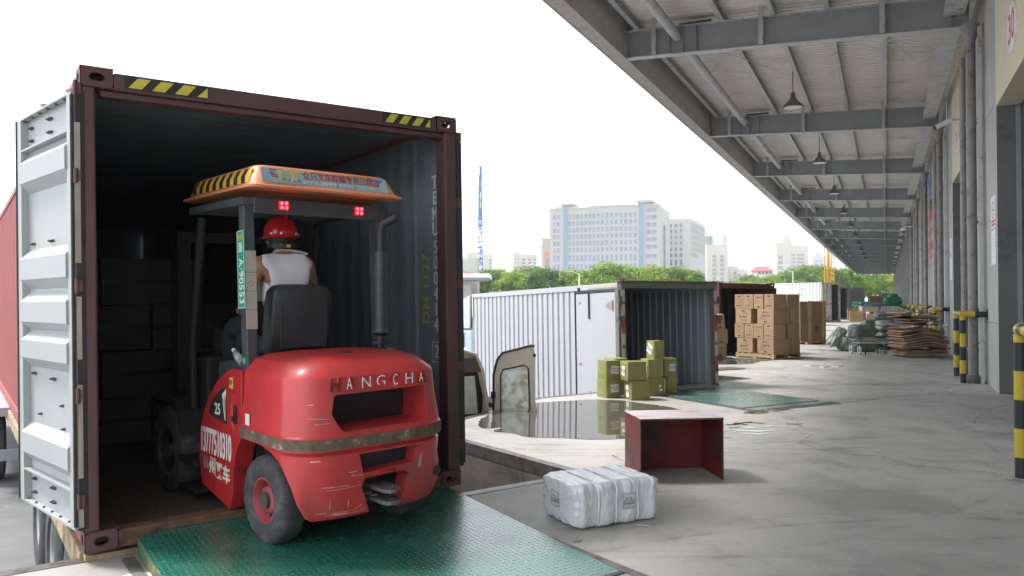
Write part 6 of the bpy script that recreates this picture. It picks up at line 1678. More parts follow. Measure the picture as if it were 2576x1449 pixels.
# ---- hand cart
hc = thing("hand_cart", "small folding hand cart with green legs, loaded with white straps", "hand cart", T(G(2165, 893)) @ RZ(radians(8)))
mb = MB(); mb.tube([(0, .05, .33), (.95, .05, .33), (1.0, .05, .24)], .015, n=8); mb.tube([(0, .40, .33), (.95, .40, .33), (1.0, .40, .24)], .015, n=8)
for x in (.05, .5, .9): mb.tube([(x, .05, .33), (x, .40, .33)], .012, n=6)
mb.build("frame", M_flange, hc, smooth=50)
mb = MB()
for x in (.18, .80): mb.tube([(x, .05, .32), (x, .05, .0)], .018, n=8); mb.tube([(x, .4, .32), (x, .4, .0)], .018, n=8)
mb.build("leg", mat("green_leg", (.02, .15, .06), .5), hc)
for y in (.02, .44):
    mb = MB(); mb.lathe([(.05, -.02), (.12, -.025), (.13, -.01), (.13, .01), (.12, .025), (.05, .02), (0, .02)], T(-.02, y, .13) @ RZ(radians(78)) @ RX(pi / 2), 24, cap=False); mb.build("wheel", mat("pale_wheel", (.45, .45, .5), .6), hc, smooth=40)
mb = MB(); rnd = random.Random(5)
for i in range(7): mb.tube([(rnd.uniform(0, .3), rnd.uniform(0, .4), .35 + .02 * i), (rnd.uniform(.3, .6), rnd.uniform(0, .4), .37 + .02 * i), (rnd.uniform(.6, 1.05), rnd.uniform(-.05, .4), .34 + .012 * i)], .010, n=5)
mb.build("strap_load", mat("faded_strap", (.42, .36, .38), .6), hc)

# ---- far pallets of paper bundles, boards and green sacks (about 57 m away)
def far(px, d=57.5, z=0): return Vector(((px - 1288) / 1935 * d, d, z))
M_bund = mat("white_paper_bundle", (.60, .58, .62), .8, var=.15, vs=6, spots=(.45, .3, .35), spot_amt=.1, spot_scale=12)
M_ply = mat("pale_board", (.56, .47, .28), .7, var=.1, vs=1.5)
M_ply2 = mat("tan_board", (.40, .29, .17), .7, var=.1, vs=1.5)
def board(px0, px1, y0, y1, d, m, label):
    w = (px1 - px0) / 1935 * d; z0 = CAM_H - (y1 - 757) / 1935 * d; z1 = CAM_H - (y0 - 757) / 1935 * d
    o = MB().box(0, w, 0, .12, 0, z1 - z0).build("board", m, None, bevel=.01); o.matrix_world = T(far(px0, d, max(0, z0))) @ RZ(-.05); tag(o, label, "board"); return o
board(2137, 2168.5, 783, 808.6, 57.4, mat("honey_board", (.62, .43, .17), .6, var=.1), "honey coloured board standing in front of the far paper pallets")
board(2132, 2160, 776, 806, 58.2, M_ply2, "brown board standing behind the honey coloured one")
pallet(T(far(2169, 57.6)) @ RZ(-.05), 1.25, 1.1, "left far pallet under the white paper bundles")
pallet(T(far(2212, 57.6)) @ RZ(-.05), 1.6, 1.1, "right far pallet under the white paper bundles")
OR2 = ["first", "second", "third", "fourth", "fifth", "sixth", "seventh", "eighth"]
def bundles(px0, px1, z0, rows, cols, d, where):
    w = (px1 - px0) / 1935 * d / cols; first = None
    for r in range(rows):
        for c in range(cols):
            M_ = T(far(px0, d)) @ RZ(-.05) @ T(c * w + w / 2, .1 + .02 * ((r + c) % 2), z0 + r * .2)
            lb_ = "white paper bundle %s, %s row, %s column" % (where, OR2[r], OR2[c])
            if first is None:
                first = thing("paper_bundle", lb_, "bundle", M_, "paper bundles %s" % where)
                MB().box(-w * .48, w * .48, 0, .5, 0, .19).build("stack", M_bund, first, bevel=.02); MB().box(-.015, .015, -.004, -.001, .0, .19).build("string", M_red_print, first)
            else: dup(first, M_, lb_)
bundles(2169.5, 2180, .14, 5, 2, 57.6, "at the left of the far pallets"); bundles(2210, 2264, .14, 3, 8, 57.6, "low on the right far pallet"); bundles(2220, 2262, .75, 2, 6, 57.9, "high on the right far pallet")
board(2181, 2209, 771.5, 784.5, 57.3, M_ply, "upper cream board among the far paper bundles"); board(2180.5, 2210, 789, 806, 57.3, M_ply, "lower cream board among the far paper bundles")
M_gs = mat("bright_green_sack", (.01, .17, .10), .5, var=.3, vs=3); M_film2 = mat("clear_film", (.45, .52, .50), .25, var=.2, vs=3)
g2 = "green sacks on the far pallets"
softbox(T(far(2178, 59.0, .75)) @ RY(.05), 2.0, .9, .75, M_gs, "green_sack", "long green sack bundle lying over the left far pallet", "sack", g2, 11, 3, .05)
softbox(T(far(2158, 58.8, .35)) @ RY(.15), .45, .5, 1.1, M_film2, "film_sack", "pale film wrapped sack slanting beside the long green sack", "sack", g2, 12, 3, .05)
softbox(T(far(2198, 58.5, .95)), 1.5, .8, .45, mat("grey_green_sack", (.10, .2, .17), .5, var=.3), "green_sack", "dull green sack lying above the upper cream board", "sack", g2, 13, 3, .05)
softbox(T(far(2236, 58.6, 1.14)), .8, .7, .7, M_gs, "green_sack", "left one of the two lower bright green sacks", "sack", g2, 14, 3, .05)
softbox(T(far(2254, 58.6, 1.14)), .85, .7, .72, M_gs, "green_sack", "right one of the two lower bright green sacks", "sack", g2, 15, 3, .05)
softbox(T(far(2246, 58.8, 1.6)), .7, .6, .5, M_gs, "green_sack", "topmost bright green sack on the right far pallet", "sack", g2, 16, 3, .05)
for i, (a, b_, c_, d_) in enumerate(((2188, 2206, 744, 757), (2207, 2216, 744, 758), (2216, 2240, 738, 758))):
    board(a, b_, c_, 800, 63 + i * .4, mat("far_carton_%d" % i, ((.20, .12, .10), (.19, .115, .095), (.26, .2, .18))[i], .8), ["left dark brown case stacked beyond the green sacks", "narrow dark brown case beyond the green sacks", "greyish brown case beyond the topmost green sack"][i])
# white paper reams stacked by the container
for i in range(6):
    M_ = T(far(2098 + (i * 37 % 5) - 2, 66, i * .225)) @ RZ(.1 * ((i * 7) % 3 - 1))
    if i == 0: ream = thing("paper_stack", "white paper stack by the white container, lowest layer", "paper stack", M_, "white paper stacked by the container"); MB().box(-.43, .43, 0, .7, 0, .21).build("stack", mat("lilac_white_paper", (.62, .62, .72), .7, var=.1), ream, bevel=.02)
    else: dup(ream, M_, "white paper stack by the white container, %s layer" % ["", "second", "third", "fourth", "fifth", "topmost"][i])
# cream boxes along the wall near the guards
board(2308, 2334, 781, 792, 33, mat("cream_box", (.62, .56, .42), .7), "cream box on the floor behind the cardboard heap"); board(2344, 2356, 779, 791, 33.5, MATS["cream_box"], "small cream box nearest the wall behind the cardboard heap")
# ================================================================== trees
def leaf_mat(name, c0, c1):
    m = bpy.data.materials.new(name); m.use_nodes = True; nt = m.node_tree; b = nt.nodes["Principled BSDF"]
    ge = nt.nodes.new("ShaderNodeNewGeometry"); tc = nt.nodes.new("ShaderNodeTexCoord"); oi = nt.nodes.new("ShaderNodeObjectInfo")
    n = _noise(nt, tc.outputs["Object"], .55, 5, .7); f = _ramp(nt, n.outputs[0], .42, .58).outputs[0]
    f = _math(nt, 'MULTIPLY_ADD', oi.outputs["Random"], .5, _math(nt, 'MULTIPLY', f, .7)); f = _math(nt, 'SUBTRACT', f, .1)
    c = _mix(nt, f, c0, c1); nt.links.new(c, b.inputs["Base Color"]); b.inputs["Roughness"].default_value = .55
    b.inputs["Specular IOR Level"].default_value = .3
    tr = nt.nodes.new("ShaderNodeBsdfTranslucent"); nt.links.new(c, tr.inputs[0]); ms = nt.nodes.new("ShaderNodeMixShader"); ms.inputs[0].default_value = .4
    nt.links.new(b.outputs[0], ms.inputs[1]); nt.links.new(tr.outputs[0], ms.inputs[2]); nt.links.new(ms.outputs[0], nt.nodes["Material Output"].inputs[0])
    return m
M_leaf = leaf_mat("leaves_green", (.018, .065, .014), (.21, .35, .035))
M_leaf2 = leaf_mat("leaves_yellow_green", (.10, .21, .02), (.34, .42, .04))
M_bark = mat("bark", (.10, .08, .06), .9, var=.3, vs=3)
def tree_meshes(seed, R, H, m, leaf=.50, nclump=30, per=110):
    rnd = random.Random(seed); cl = MB(); tr = MB()
    tr.tube([(0, 0, 0), (.08 * R * rnd.uniform(-1, 1), 0, H * .25), (.1 * rnd.uniform(-1, 1), .1, H * .5)], [.22, .17, .12], n=8)
    for i in range(nclump):
        a = rnd.uniform(0, 2 * pi); e = rnd.uniform(-.25, 1.0); rr_ = R * (.45 + .5 * rnd.random()) * cos(e * 1.2)
        c = Vector((rr_ * cos(a), rr_ * sin(a), H * .58 + H * .34 * sin(e * 1.35)))
        if i % 4 == 0: tr.tube([(0, 0, H * (.25 + .2 * rnd.random())), c * .55 + Vector((0, 0, H * .2)), c], [.09, .06, .02], n=6)
        cr = R * rnd.uniform(.22, .40); V_ = []; F_ = []
        for k in range(per):
            d = Vector((rnd.gauss(0, 1), rnd.gauss(0, 1), rnd.gauss(0, .8))).normalized() * cr * (rnd.random() ** .35)
            p = c + Vector((d.x, d.y, d.z * .75)); n_ = (d.normalized() + Vector((rnd.uniform(-.6, .6), rnd.uniform(-.6, .6), rnd.uniform(0, .9)))).normalized()
            t1 = n_.orthogonal().normalized(); t1 = (Matrix.Rotation(rnd.uniform(0, 6.28), 3, n_) @ t1); t2 = n_.cross(t1); s = leaf * rnd.uniform(.5, 1.1)
            j = len(V_); V_ += [p - t1 * s * .5, p - t2 * s * .32 + n_ * .04, p + t1 * s * .5, p + t2 * s * .32 + n_ * .04]; F_.append((j, j + 1, j + 2, j + 3))
        cl.add(V_, F_)
    return tr, cl
protos = []
def tree(px, d, top_y, label, kind=0, wide=1., group="trees beyond the yard"):
    H = (757 - top_y) / 1935 * d + CAM_H - YARD_Z
    M_ = T((px - 1288) / 1935 * d, d, YARD_Z) @ RZ(px * 1.7) @ S(H / 8 * wide, H / 8 * wide, H / 8)
    return dup(protos[kind], M_, label, group)
for i, (sd_, R_, m_) in enumerate(((1, 4.3, M_leaf), (2, 4.6, M_leaf), (3, 4.2, M_leaf2), (4, 3.6, M_leaf))):
    t = thing("tree", "p", "tree", T(0, -500, 0)); a, b = tree_meshes(sd_, R_, 8.0, m_)
    a.build("trunk", M_bark, t, smooth=60); b.build("crown", m_, t, fix=False); protos.append(t)
TL = []
row1 = [(1195, 118, 690), (1228, 112, 682), (1262, 116, 676), (1302, 108, 680), (1340, 112, 671), (1378, 104, 678), (1420, 110, 679), (1462, 103, 676), (1498, 108, 684), (1538, 100, 664), (1576, 106, 672), (1615, 101, 668), (1655, 105, 674), (1695, 100, 675), (1728, 104, 680)]
sides = ["at the far left by the blue mast", "just right of the blue mast", "between the blue mast and the cream tower", "below the cream tower block", "left of the hospital block", "under the hospital block's sign", "at the left corner of the big office block", "below the left blue window strip", "beside the white street lamp", "rising highest before the big office block", "right of the highest crown", "before the middle of the big office block", "below the right blue window strip", "at the right corner of the big office block", "last one before the small gap right of the office block"]
for i, (px, d, ty) in enumerate(row1): tree(px, d, ty, "leafy green tree %s" % sides[i], [0, 1, 0, 2, 0, 1, 3, 2, 0, 1, 0, 2, 0, 1, 3][i], 1.05)
row2 = [(1180, 135, 700), (1245, 138, 688), (1320, 136, 684), (1400, 134, 688), (1480, 132, 690), (1560, 135, 680), (1640, 132, 684), (1748, 118, 677)]
for i, (px, d, ty) in enumerate(row2): tree(px, d, ty, "tree in the second row, %s" % ["behind the gatehouse", "behind the blue mast", "behind the cream tower's tree", "behind the hospital's tree", "behind the street lamp", "behind the highest crown", "behind the office block's trees", "slim and dark at the right end"][i], [1, 3, 0, 1, 0, 2, 1, 3][i], 1.0 if i < 7 else .6)
row3 = [(1885, 190, 688, 3, "round dull green tree left of the red roofed house"), (1925, 165, 694, 2, "low yellow green tree before the red roofed house"), (1962, 170, 688, 2, "yellow green tree beside the slim street lamp"), (1992, 172, 672, 0, "tall tree left of the cream tower's foot"), (2030, 168, 670, 1, "broad tree before the right cream tower"), (2068, 175, 668, 0, "tree left of the yellow mast"), (2112, 178, 676, 1, "tree behind the yellow mast"), (2150, 182, 690, 2, "bright tree under the far end of the canopy"), (2185, 186, 686, 0, "tree beyond the end of the dock"), (2222, 190, 684, 2, "bright yellow green tree next to the far end of the wall"), (2150, 205, 700, 1, "tree far behind the end of the dock, left"), (2200, 208, 700, 1, "tree far behind the end of the dock, right"),
        (1850, 185, 705, 2, "low bush like tree behind the dark red container"), (1800, 160, 704, 3, "low tree top peeping over the dark red container")]
for px, d, ty, k, l_ in row3: tree(px, d, ty, l_, k, .95, "trees beyond the end of the dock")
for t in protos:
    for c in children(t): bpy.data.objects.remove(c, do_unlink=True)
    bpy.data.objects.remove(t, do_unlink=True)

# ================================================================== buildings
M_tile = mat("pale_stone_tile", (.40, .375, .33), .8, var=.05, vs=.3)
M_tile2 = mat("grey_stone_tile", (.39, .38, .345), .8, var=.05, vs=.3)
M_cream = mat("cream_render", (.48, .43, .34), .85, var=.04, vs=.2)
M_creamd = mat("shadow_cream", (.42, .39, .33), .85, var=.04, vs=.2)
M_blue = mat("blue_glass", (.06, .17, .38), .15, var=.35, vs=.25, spec=.9)
M_wing = mat("office_window", (.08, .15, .27), .15, var=.3, vs=.3, spec=.9, objvar=.5)
M_wdark = mat("dark_window", (.05, .06, .07), .2, var=.3, vs=.3, spec=.8, objvar=.4)
M_wgrey = mat("grey_window", (.17, .175, .175), .3, var=.2, vs=.3)
def brick_joint(m, sx, sy):
    nt = m.node_tree; b = nt.nodes["Principled BSDF"]; src = b.inputs["Base Color"].links[0].from_socket
    tc = nt.nodes.new("ShaderNodeTexCoord"); sp = nt.nodes.new("ShaderNodeSeparateXYZ"); nt.links.new(tc.outputs["Object"], sp.inputs[0])
    f = _math(nt, 'LESS_THAN', _math(nt, 'FRACT', _math(nt, 'DIVIDE', sp.outputs[2], sy)), .12)
    g = _math(nt, 'LESS_THAN', _math(nt, 'FRACT', _math(nt, 'DIVIDE', _math(nt, 'ADD', sp.outputs[0], sp.outputs[1]), sx)), .07)
    k = _math(nt, 'MULTIPLY', _math(nt, 'MAXIMUM', f, g), .16)
    c = _mix(nt, k, src, (.25, .23, .2)); nt.links.new(c, b.inputs["Base Color"])
brick_joint(M_tile, 2.4, 1.2); brick_joint(M_tile2, 1.5, 1.2)

def windows(parent, spots, mats, frame=M_tile):
    """spots: (x, y, z, w, h, face, material index); every window its own part, past 100 one stuff part"""
    cache = {}; rest = MB(); nrest = 0
    for i, (x, y, z, w, h, f, mi_) in enumerate(spots):
        R = Matrix.Identity(4) if f == 'F' else RZ(pi / 2)
        if i < 100:
            key = (round(w, 2), round(h, 2), mi_)
            if key not in cache:
                mb = MB(); mb.box(-w / 2, w / 2, -.06, -.03, -h / 2, h / 2, 0)
                for a, b_, c_, d_ in ((-w / 2 - .12, -w / 2, -h / 2 - .12, h / 2 + .12), (w / 2, w / 2 + .12, -h / 2 - .12, h / 2 + .12), (-w / 2, w / 2, h / 2, h / 2 + .12), (-w / 2, w / 2, -h / 2 - .12, -h / 2)): mb.box(a, b_, -.16, .0, c_, d_, 1)
                mb.box(-w / 2, w / 2, -.08, -.061, -h * .22, -h * .22 + .08, 1)
                o = mb.build("window", [mats[mi_], M_frame], parent); cache[key] = o
            else:
                o = cache[key].copy(); COL.objects.link(o); o.parent = parent
            o.matrix_local = T(x, y, z) @ R
        else:
            rest.box(-w / 2, w / 2, -.06, -.03, -h / 2, h / 2, mi_, T(x, y, z) @ R); nrest += 1
    if nrest: tag(rest.build("window", mats, parent), kind='stuff')
M_frame = mat("window_surround", (.34, .32, .29), .7)

def solve_u(px, x0, y0, dx, dy):
    k = (px - 1288) / 1935; return (k * y0 - x0) / (dx - k * dy)
# ---- the big office block
D0 = 390.0; yaw = radians(-20); X0 = (1383 - 1288) / 1935 * D0
OB = thing("office_block", "big pale stone office block with two blue glass strips", "building", T(X0, D0, YARD_Z) @ RZ(yaw))
U = lambda zx: solve_u(1333 + .1476 * zx, X0, D0, cos(yaw), sin(yaw))
w_ = U(2220); hT = 230 / 1935 * D0 + CAM_H - YARD_Z; Zr = lambda zy: (757 - (490.5 + .1476 * zy)) / 1935 * D0 + CAM_H - YARD_Z
mb = MB(); mb.box(0, w_, 0, 32, 0, hT); mb.build("wall", M_tile, OB)
mb = MB(); mb.box(U(400), U(545), 4, 10, hT, hT + 1.8); mb.box(U(545), U(740), .4, 8, hT, hT + 1.9); mb.box(U(1840), U(2050), .3, 12, hT, hT + 1.6); mb.build("penthouse", M_tile, OB)
mb = MB(); mb.box(U(535), U(755), -1, 9, hT + 1.9, hT + 2.6); mb.box(U(1825), U(2100), -1, 13, hT + 1.6, hT + 2.8); mb.box(-.3, w_ + .3, -.3, -.01, hT - .1, hT + .5); mb.box(U(1935), U(1990), 1, 5, hT + 2.8, hT + 3.4)
mb.build("roof_slab", M_tile, OB)
mb = MB()
for i in range(13): a = U(960 + i * 58); mb.loft([[(a + 2.8 + 2.8 * cos(t), yv, hT + .1 + 1.0 * sin(t)) for t in [pi * j / 8 for j in range(9)]] for yv in (.5, 6)], 0, True)
mb.build("roof_vault", M_tile2, OB)
for a, b_ in ((570, 635), (1860, 1937)):
    mb = MB(); mb.box(U(a), U(b_), -.35, -.001, 1, hT + 1.7, 0)
    for f in (.02, .33, .64, .96): mb.box(U(a) + (U(b_) - U(a)) * f, U(a) + (U(b_) - U(a)) * f + .25, -.6, -.36, 1, hT + 1.7, 1)
    for z in range(3, int(hT), 4): mb.box(U(a), U(b_), -.45, -.36, z, z + .2, 1)
    mb.build("glass_strip", [M_blue, mat("blue_mullion", (.22, .34, .45), .4)], OB)
rows = [(385, 76), (497, 72), (611, 72), (722, 72), (835, 72), (948, 72), (1086, 115), (1230, 90), (1345, 72)]
cols = [420, 485, 680, 747, 815, 885, 955, 1025, 1095, 1165, 1240, 1318, 1397, 1475, 1558, 1638, 1718, 1798]
spots = []
sc_ = D0 / 1935 * .1476
for zy, zh in rows:
    for zx in cols: spots.append((U(zx), 0, Zr(zy), 1.15, zh * sc_ * .95, 'F', 0 if (zx * 7 + zy) % 11 else 1))
for zy in (285, 405, 525, 645, 765, 885, 1040, 1205):
    for zx in (2025, 2125): spots.insert(0, (U(zx), 0, Zr(zy + 35), 2.1, 60 * sc_, 'F', 0))
for zy in (390, 510, 630, 750, 870, 1010, 1170):
    for v in (3, 9, 12, 15, 24, 27, 30): spots.append((w_, v, Zr(zy), 1.1, 2.4, 'S', 2))
windows(OB, spots, [M_wing, M_blue, M_wgrey])
mb = MB(); mb.box(w_ + .001, w_ + 1.0, 11, 19, 0, hT * .82); mb.build("side_glass", M_wgrey, OB)
# ---- second block
C2 = Vector((97.5, 420, YARD_Z)); a2 = radians(24.3)
B2 = thing("office_block", "stone block with rows of narrow slits right of the big office block", "building", T(C2) @ RZ(-a2))
h2 = 46.9 - YARD_Z
mb = MB(); mb.box(-40, 0, 0, 45, 0, h2); mb.build("wall", M_tile2, B2)
sc2 = 420 / 1935 * .1831; spots = []
for zy, zh in ((170, 50), (252, 48), (335, 48), (418, 48), (500, 48), (583, 48), (682, 80), (790, 50)):
    z = (757 - (534.6 + .1831 * zy)) / 1935 * 420 + CAM_H - YARD_Z
    for x in (-5.1, -7.9, -10.6, -13.3): spots.append((x, 0, z, 1.4, zh * sc2, 'F', 1 if zy > 550 else 0))
    for v in range(14): spots.append((0, 2.2 + v * 3.1, z + .4, .9, 2.6, 'S', 2))
windows(B2, spots, [M_wing, M_wdark, M_wgrey])
# ---- generic tower blocks
def tower(px0, px1, top, d, yawd, dep, label, m=M_cream, cols_=(), rows_=6, r0=8, dz=3.6, wm=M_wdark, ww=2.6, wh=1.6, extra=(), side=(), name="apartment_block"):
    a = radians(yawd); x0 = (px0 - 1288) / 1935 * d; t = thing(name, label, "building", T(x0, d, YARD_Z) @ RZ(a))
    w = solve_u(px1, x0, d, cos(a), sin(a)); h = (757 - top) / 1935 * d + CAM_H - YARD_Z
    mb = MB(); mb.box(0, w, 0, dep, 0, h); mb.box(-.2, w + .2, -.2, dep + .2, h, h + .6); mb.build("wall", m, t)
    for f0, f1, eh, y0 in extra: MB().box(w * f0, w * f1, y0, y0 + dep * .5, h + .6, h + .6 + eh).build("roof_house", m, t)
    sp = []
    for r in range(rows_):
        for c in cols_: sp.append((w * c, 0, h - r0 - r * dz, ww, wh, 'F', 0))
        for c in side: sp.append((w, dep * c, h - r0 - r * dz, ww * .7, wh, 'S', 0))
    windows(t, sp, [wm]); return t, w, h
tA, wA, hA = tower(1778, 1832, 617, 600, 8, 26, "cream apartment block with two window columns and corner turret", cols_=(.36, .72), rows_=9, r0=8.5, dz=3.5, wm=mat("teal_window", (.13, .19, .21), .3, objvar=.3), ww=2.9, wh=2.2, extra=((.78, 1.0, 7, 1), (.1, .4, 3.2, 3)), side=(.5,))
MB().cyl((3.2, 4, hA), (3.2, 4, hA + 7.5), 3.6, n=20).build("round_turret", MATS["teal_window"], tA, smooth=40); MB().box(wA * .86, wA * .93, 2, 4, hA + 7, hA + 10).build("chimney", M_creamd, tA)
mb = MB()
for c in (.36, .72):
    for r in range(9): mb.box(wA * c - 1.9, wA * c + 1.9, -.8, -.2, hA - 10.4 - r * 3.5, hA - 9.7 - r * 3.5)
tag(mb.build("balcony", M_cream, tA), kind=None)
tower(1838, 1861, 671, 620, 6, 14, "small cream block right of the turreted one, taller left part", cols_=(.55,), rows_=5, r0=5)
tower(1857, 1881, 680, 615, 6, 14, "lowest cream block in the row before the gap of sky", cols_=(.15,), rows_=4, r0=4)
tB, wB, hB = tower(1954, 1994, 612, 700, -4, 30, "tall cream apartment block seen right of the red roofed house", cols_=(.16, .32), rows_=8, r0=13, dz=4.6, ww=1.6, wh=3.0, wm=M_wdark, extra=((.45, .98, 6.5, 2),))
tC, wC, hC = tower(1994.2, 2034, 619, 698, -2, 28, "wing with curved balconies joined to the tall cream block", cols_=(.07, .42, .62), rows_=10, r0=8, dz=3.35, ww=3.4, wh=1.8, wm=mat("sea_window", (.11, .18, .22), .25))
mb = MB()
for r in range(9):
    for yb in (0,): mb.lathe([(5.0, hC - 10.4 - r * 3.35), (5.3, hC - 10.4 - r * 3.35), (5.3, hC - 9.4 - r * 3.35), (5.0, hC - 9.4 - r * 3.35)], T(wC * .55, 2.2, 0), 20, cap=False)
mb.build("round_balcony", M_cream, tC, smooth=40)
tower(2044, 2079, 646, 900, -6, 20, "hazy violet grey block left of the yellow mast", m=mat("violet_grey_render", (.42, .40, .46), .9), cols_=(.3, .6), rows_=4, r0=5, extra=((.25, .75, 5, 2),))
tower(1947, 1953.8, 650, 860, 0, 12, "sliver of a dark block peeping left of the tall cream block", m=mat("dusky_render", (.36, .33, .36), .9), cols_=(.5,), rows_=3)
tower(1292, 1308, 636, 640, 6, 12, "cream tower left part, between the blue mast and hospital", cols_=(.2, .7), rows_=4, r0=5, ww=1, wh=1.6, wm=M_wgrey)
tower(1308.2, 1350, 641, 643, 6, 14, "wide cream block with stacked balconies between mast and hospital", cols_=(.22, .58, .93), rows_=6, r0=4, dz=2.9, ww=2.6, wh=1.5)
tower(1176, 1202, 636, 640, 6, 12, "cream tower behind the blue mast, left part", cols_=(.3, .75), rows_=4, r0=5, ww=1.2, wh=1.6)
tower(1202.2, 1238, 642, 643, 6, 14, "cream block behind the blue mast, right part with dark windows", cols_=(.15, .9), rows_=6, r0=4, dz=2.9, ww=2.0, wh=1.5)
tH, wH, hH = tower(1364.5, 1384, 602, 410, 10, 14, "cream hospital block with orange emblem and vertical red brown lettering", m=mat("pink_cream", (.50, .42, .35), .85), cols_=(), rows_=0, name="hospital_block")
mb = MB(); mb.prism([(wH * .62 + 1.9 * cos(a), hH - 8.3 + 1.9 * sin(a)) for a in [pi * i / 10 for i in range(11)]], -.3, -.05, 'XZ'); mb.build("orange_emblem", mat("emblem_orange", (.75, .25, .05), .6), tH)
text(tH, "义乌信仁老年康复医院", 2.9, mat("sign_brown", (.36, .16, .10), .6), face_M((wH * .62, -.15, hH - 24.5), (1, 0, 0), (0, 0, 1)), vertical=True, bold=.03, name="sign_lettering", line=1.0)
tower(1361, 1364.4, 621, 412, 10, 12, "narrow bluish strip of building left of the hospital block", m=mat("bluish_render", (.40, .43, .50), .8), cols_=(), rows_=0)
# red roofed house
hz_d = 260; rhx = (1900 - 1288) / 1935 * hz_d
RH = thing("house", "white house with red tiled roof left of the tall cream block", "building", T(rhx, hz_d, YARD_Z) @ RZ(-.1))
zh = lambda y: (757 - y) / 1935 * hz_d + CAM_H - YARD_Z
M_rr = mat("red_roof_tiles", (.42, .08, .08), .7, var=.15)
MB().box(.4, 5.8, 0, 8, 0, zh(681)).build("wall", mat("house_wall", (.62, .60, .60), .8), RH)
mb = MB(); mb.add([(-.2, -.6, zh(682)), (6.2, -.6, zh(682)), (6.2, 8.6, zh(682)), (-.2, 8.6, zh(682)), (.9, 3, zh(669)), (4.3, 3, zh(669))], [(0, 1, 5, 4), (1, 2, 5), (2, 3, 4, 5), (3, 0, 4), (0, 3, 2, 1)]); mb.build("roof", M_rr, RH)
windows(RH, [(1.4 + i * 1.2, 0, zh(686), .7, .8, 'F', 0) for i in range(4)], [M_wdark])

# ---- blue mast
DM = 165.0; mxx = (1208 - 1288) / 1935 * DM; zm = lambda y: (757 - y) / 1935 * DM + CAM_H - YARD_Z
mt = thing("telecom_mast", "blue tapering telecom mast with white vertical lettering and antennas", "mast", T(mxx, DM, YARD_Z))
mb = MB(); mb.cyl((0, 0, 0), (0, 0, zm(560)), .72, .52, n=12); mb.cyl((0, 0, zm(560)), (0, 0, zm(418)), .52, .36, n=12); mb.build("pole", mat("mast_blue", (.05, .16, .42), .45, var=.08), mt, smooth=30)
MB().cyl((0, 0, zm(418)), (0, 0, zm(372)), .12, .08, n=6).build("lightning_rod", M_flange, mt)
for y in (436, 468, 497, 520, 548):
    mb = MB(); z = zm(y); mb.lathe([(.95, z), (1.0, z), (1.0, z + .08), (.95, z + .08)], n=16, cap=False)
    for i in range(3): mb.bar((0, 0, z + .04), (1.0 * cos(i * 2.1), 1.0 * sin(i * 2.1), z + .04), .05, .05)
    mb.build("antenna_ring", M_flange, mt)
    for i in range(3):
        a = i * 2.1 + y; o = MB().box(-.10, .10, -.07, .07, z - .5, z + 1.1).build("antenna", M_white, mt); o.matrix_local = T(1.05 * cos(a), 1.05 * sin(a), 0) @ RZ(a)
fl = face_M((0, -.74, 0), (1, 0, 0), (0, 0, 1))
text(mt, "TOS", 1.15, M_white_print, face_M((0, -.62, zm(577)), (1, 0, 0), (0, 0, 1)), vertical=True, bold=.03, name="mast_lettering", line=1.2)
text(mt, "浙江通顺科技集团", 1.2, M_white_print, face_M((0, -.72, zm(639)), (1, 0, 0), (0, 0, 1)), vertical=True, bold=.03, name="mast_lettering", line=1.05)
mb = MB(); mb.loft([[(r * cos(a), -.66, zm(598) + r * 1.1 * sin(a)) for a in [2 * pi * i / 16 for i in range(16)]] for r in (.62, .42)], 0, True, False); mb.box(-.12, .12, -.67, -.65, zm(600) - .2, zm(596) + .2); mb.build("mast_emblem", M_white_print, mt)

# ---- gatehouse with flat canopy, seen behind the near container
DG = 62.0; gx = lambda px: (px - 1288) / 1935 * DG; gz_ = lambda y: (757 - y) / 1935 * DG + CAM_H - YARD_Z
gh = thing("gatehouse", "flat white canopy on grey columns at the yard gate", "gatehouse", T(gx(1232), DG, YARD_Z))
MB().box(-9, 0, 0, 7, gz_(698.5), gz_(688)).build("roof", M_white, gh, bevel=.02); MB().box(-9, -.3, .3, 6.7, gz_(703), gz_(698.6)).build("soffit", M_flange, gh)
for x in (-2.2, -6.5): MB().box(x, x + .62, 1, 1.6, 0, gz_(703)).build("column", M_grey_wall, gh)
mb = MB(); mb.box(-9, -1.9, 5.5, 6.5, 0, 2.2); mb.build("wall", M_white, gh)
mb = MB()
for a in (-4.2, -2.9): mb.tube([(a - 1.0, 1, gz_(672)), (a + 1.9, 1, gz_(689))], .05, n=6)
mb.build("tie_rod", mat("rod_red", (.5, .1, .08), .5), gh)
MB().box(-8, -1.35, 8, 12, 0, gz_(637)).build("stone_tower", M_tile2, gh)
cr_ = thing("parked_car", "pale car parked by the gatehouse, half hidden by the near container", "car", T(gx(1181), 52, YARD_Z) @ RZ(.2))
mb = MB(); mb.loft([[(x, y, z) for y, z in ((0, .35), (0, .8), (.7, .95), (1.2, 1.42), (2.8, 1.45), (3.5, .98), (4.3, .85), (4.3, .35))] for x in (-1.7, 0)]); mb.build("body", mat("car_silver", (.5, .52, .55), .3), cr_, bevel=.08, smooth=40)
mb = MB(); mb.prism([(.85, .98), (1.25, 1.36), (2.7, 1.38), (3.25, 1.0)], .0005, .012, 'YZ'); mb.build("side_window", M_glass_dark, cr_)
for x, y in ((-.1, .8), (-1.6, .8), (-.1, 3.5), (-1.6, 3.5)): wheel(cr_, T(x, y, .32) @ RZ(0 if x > -1 else pi), .32, .2)

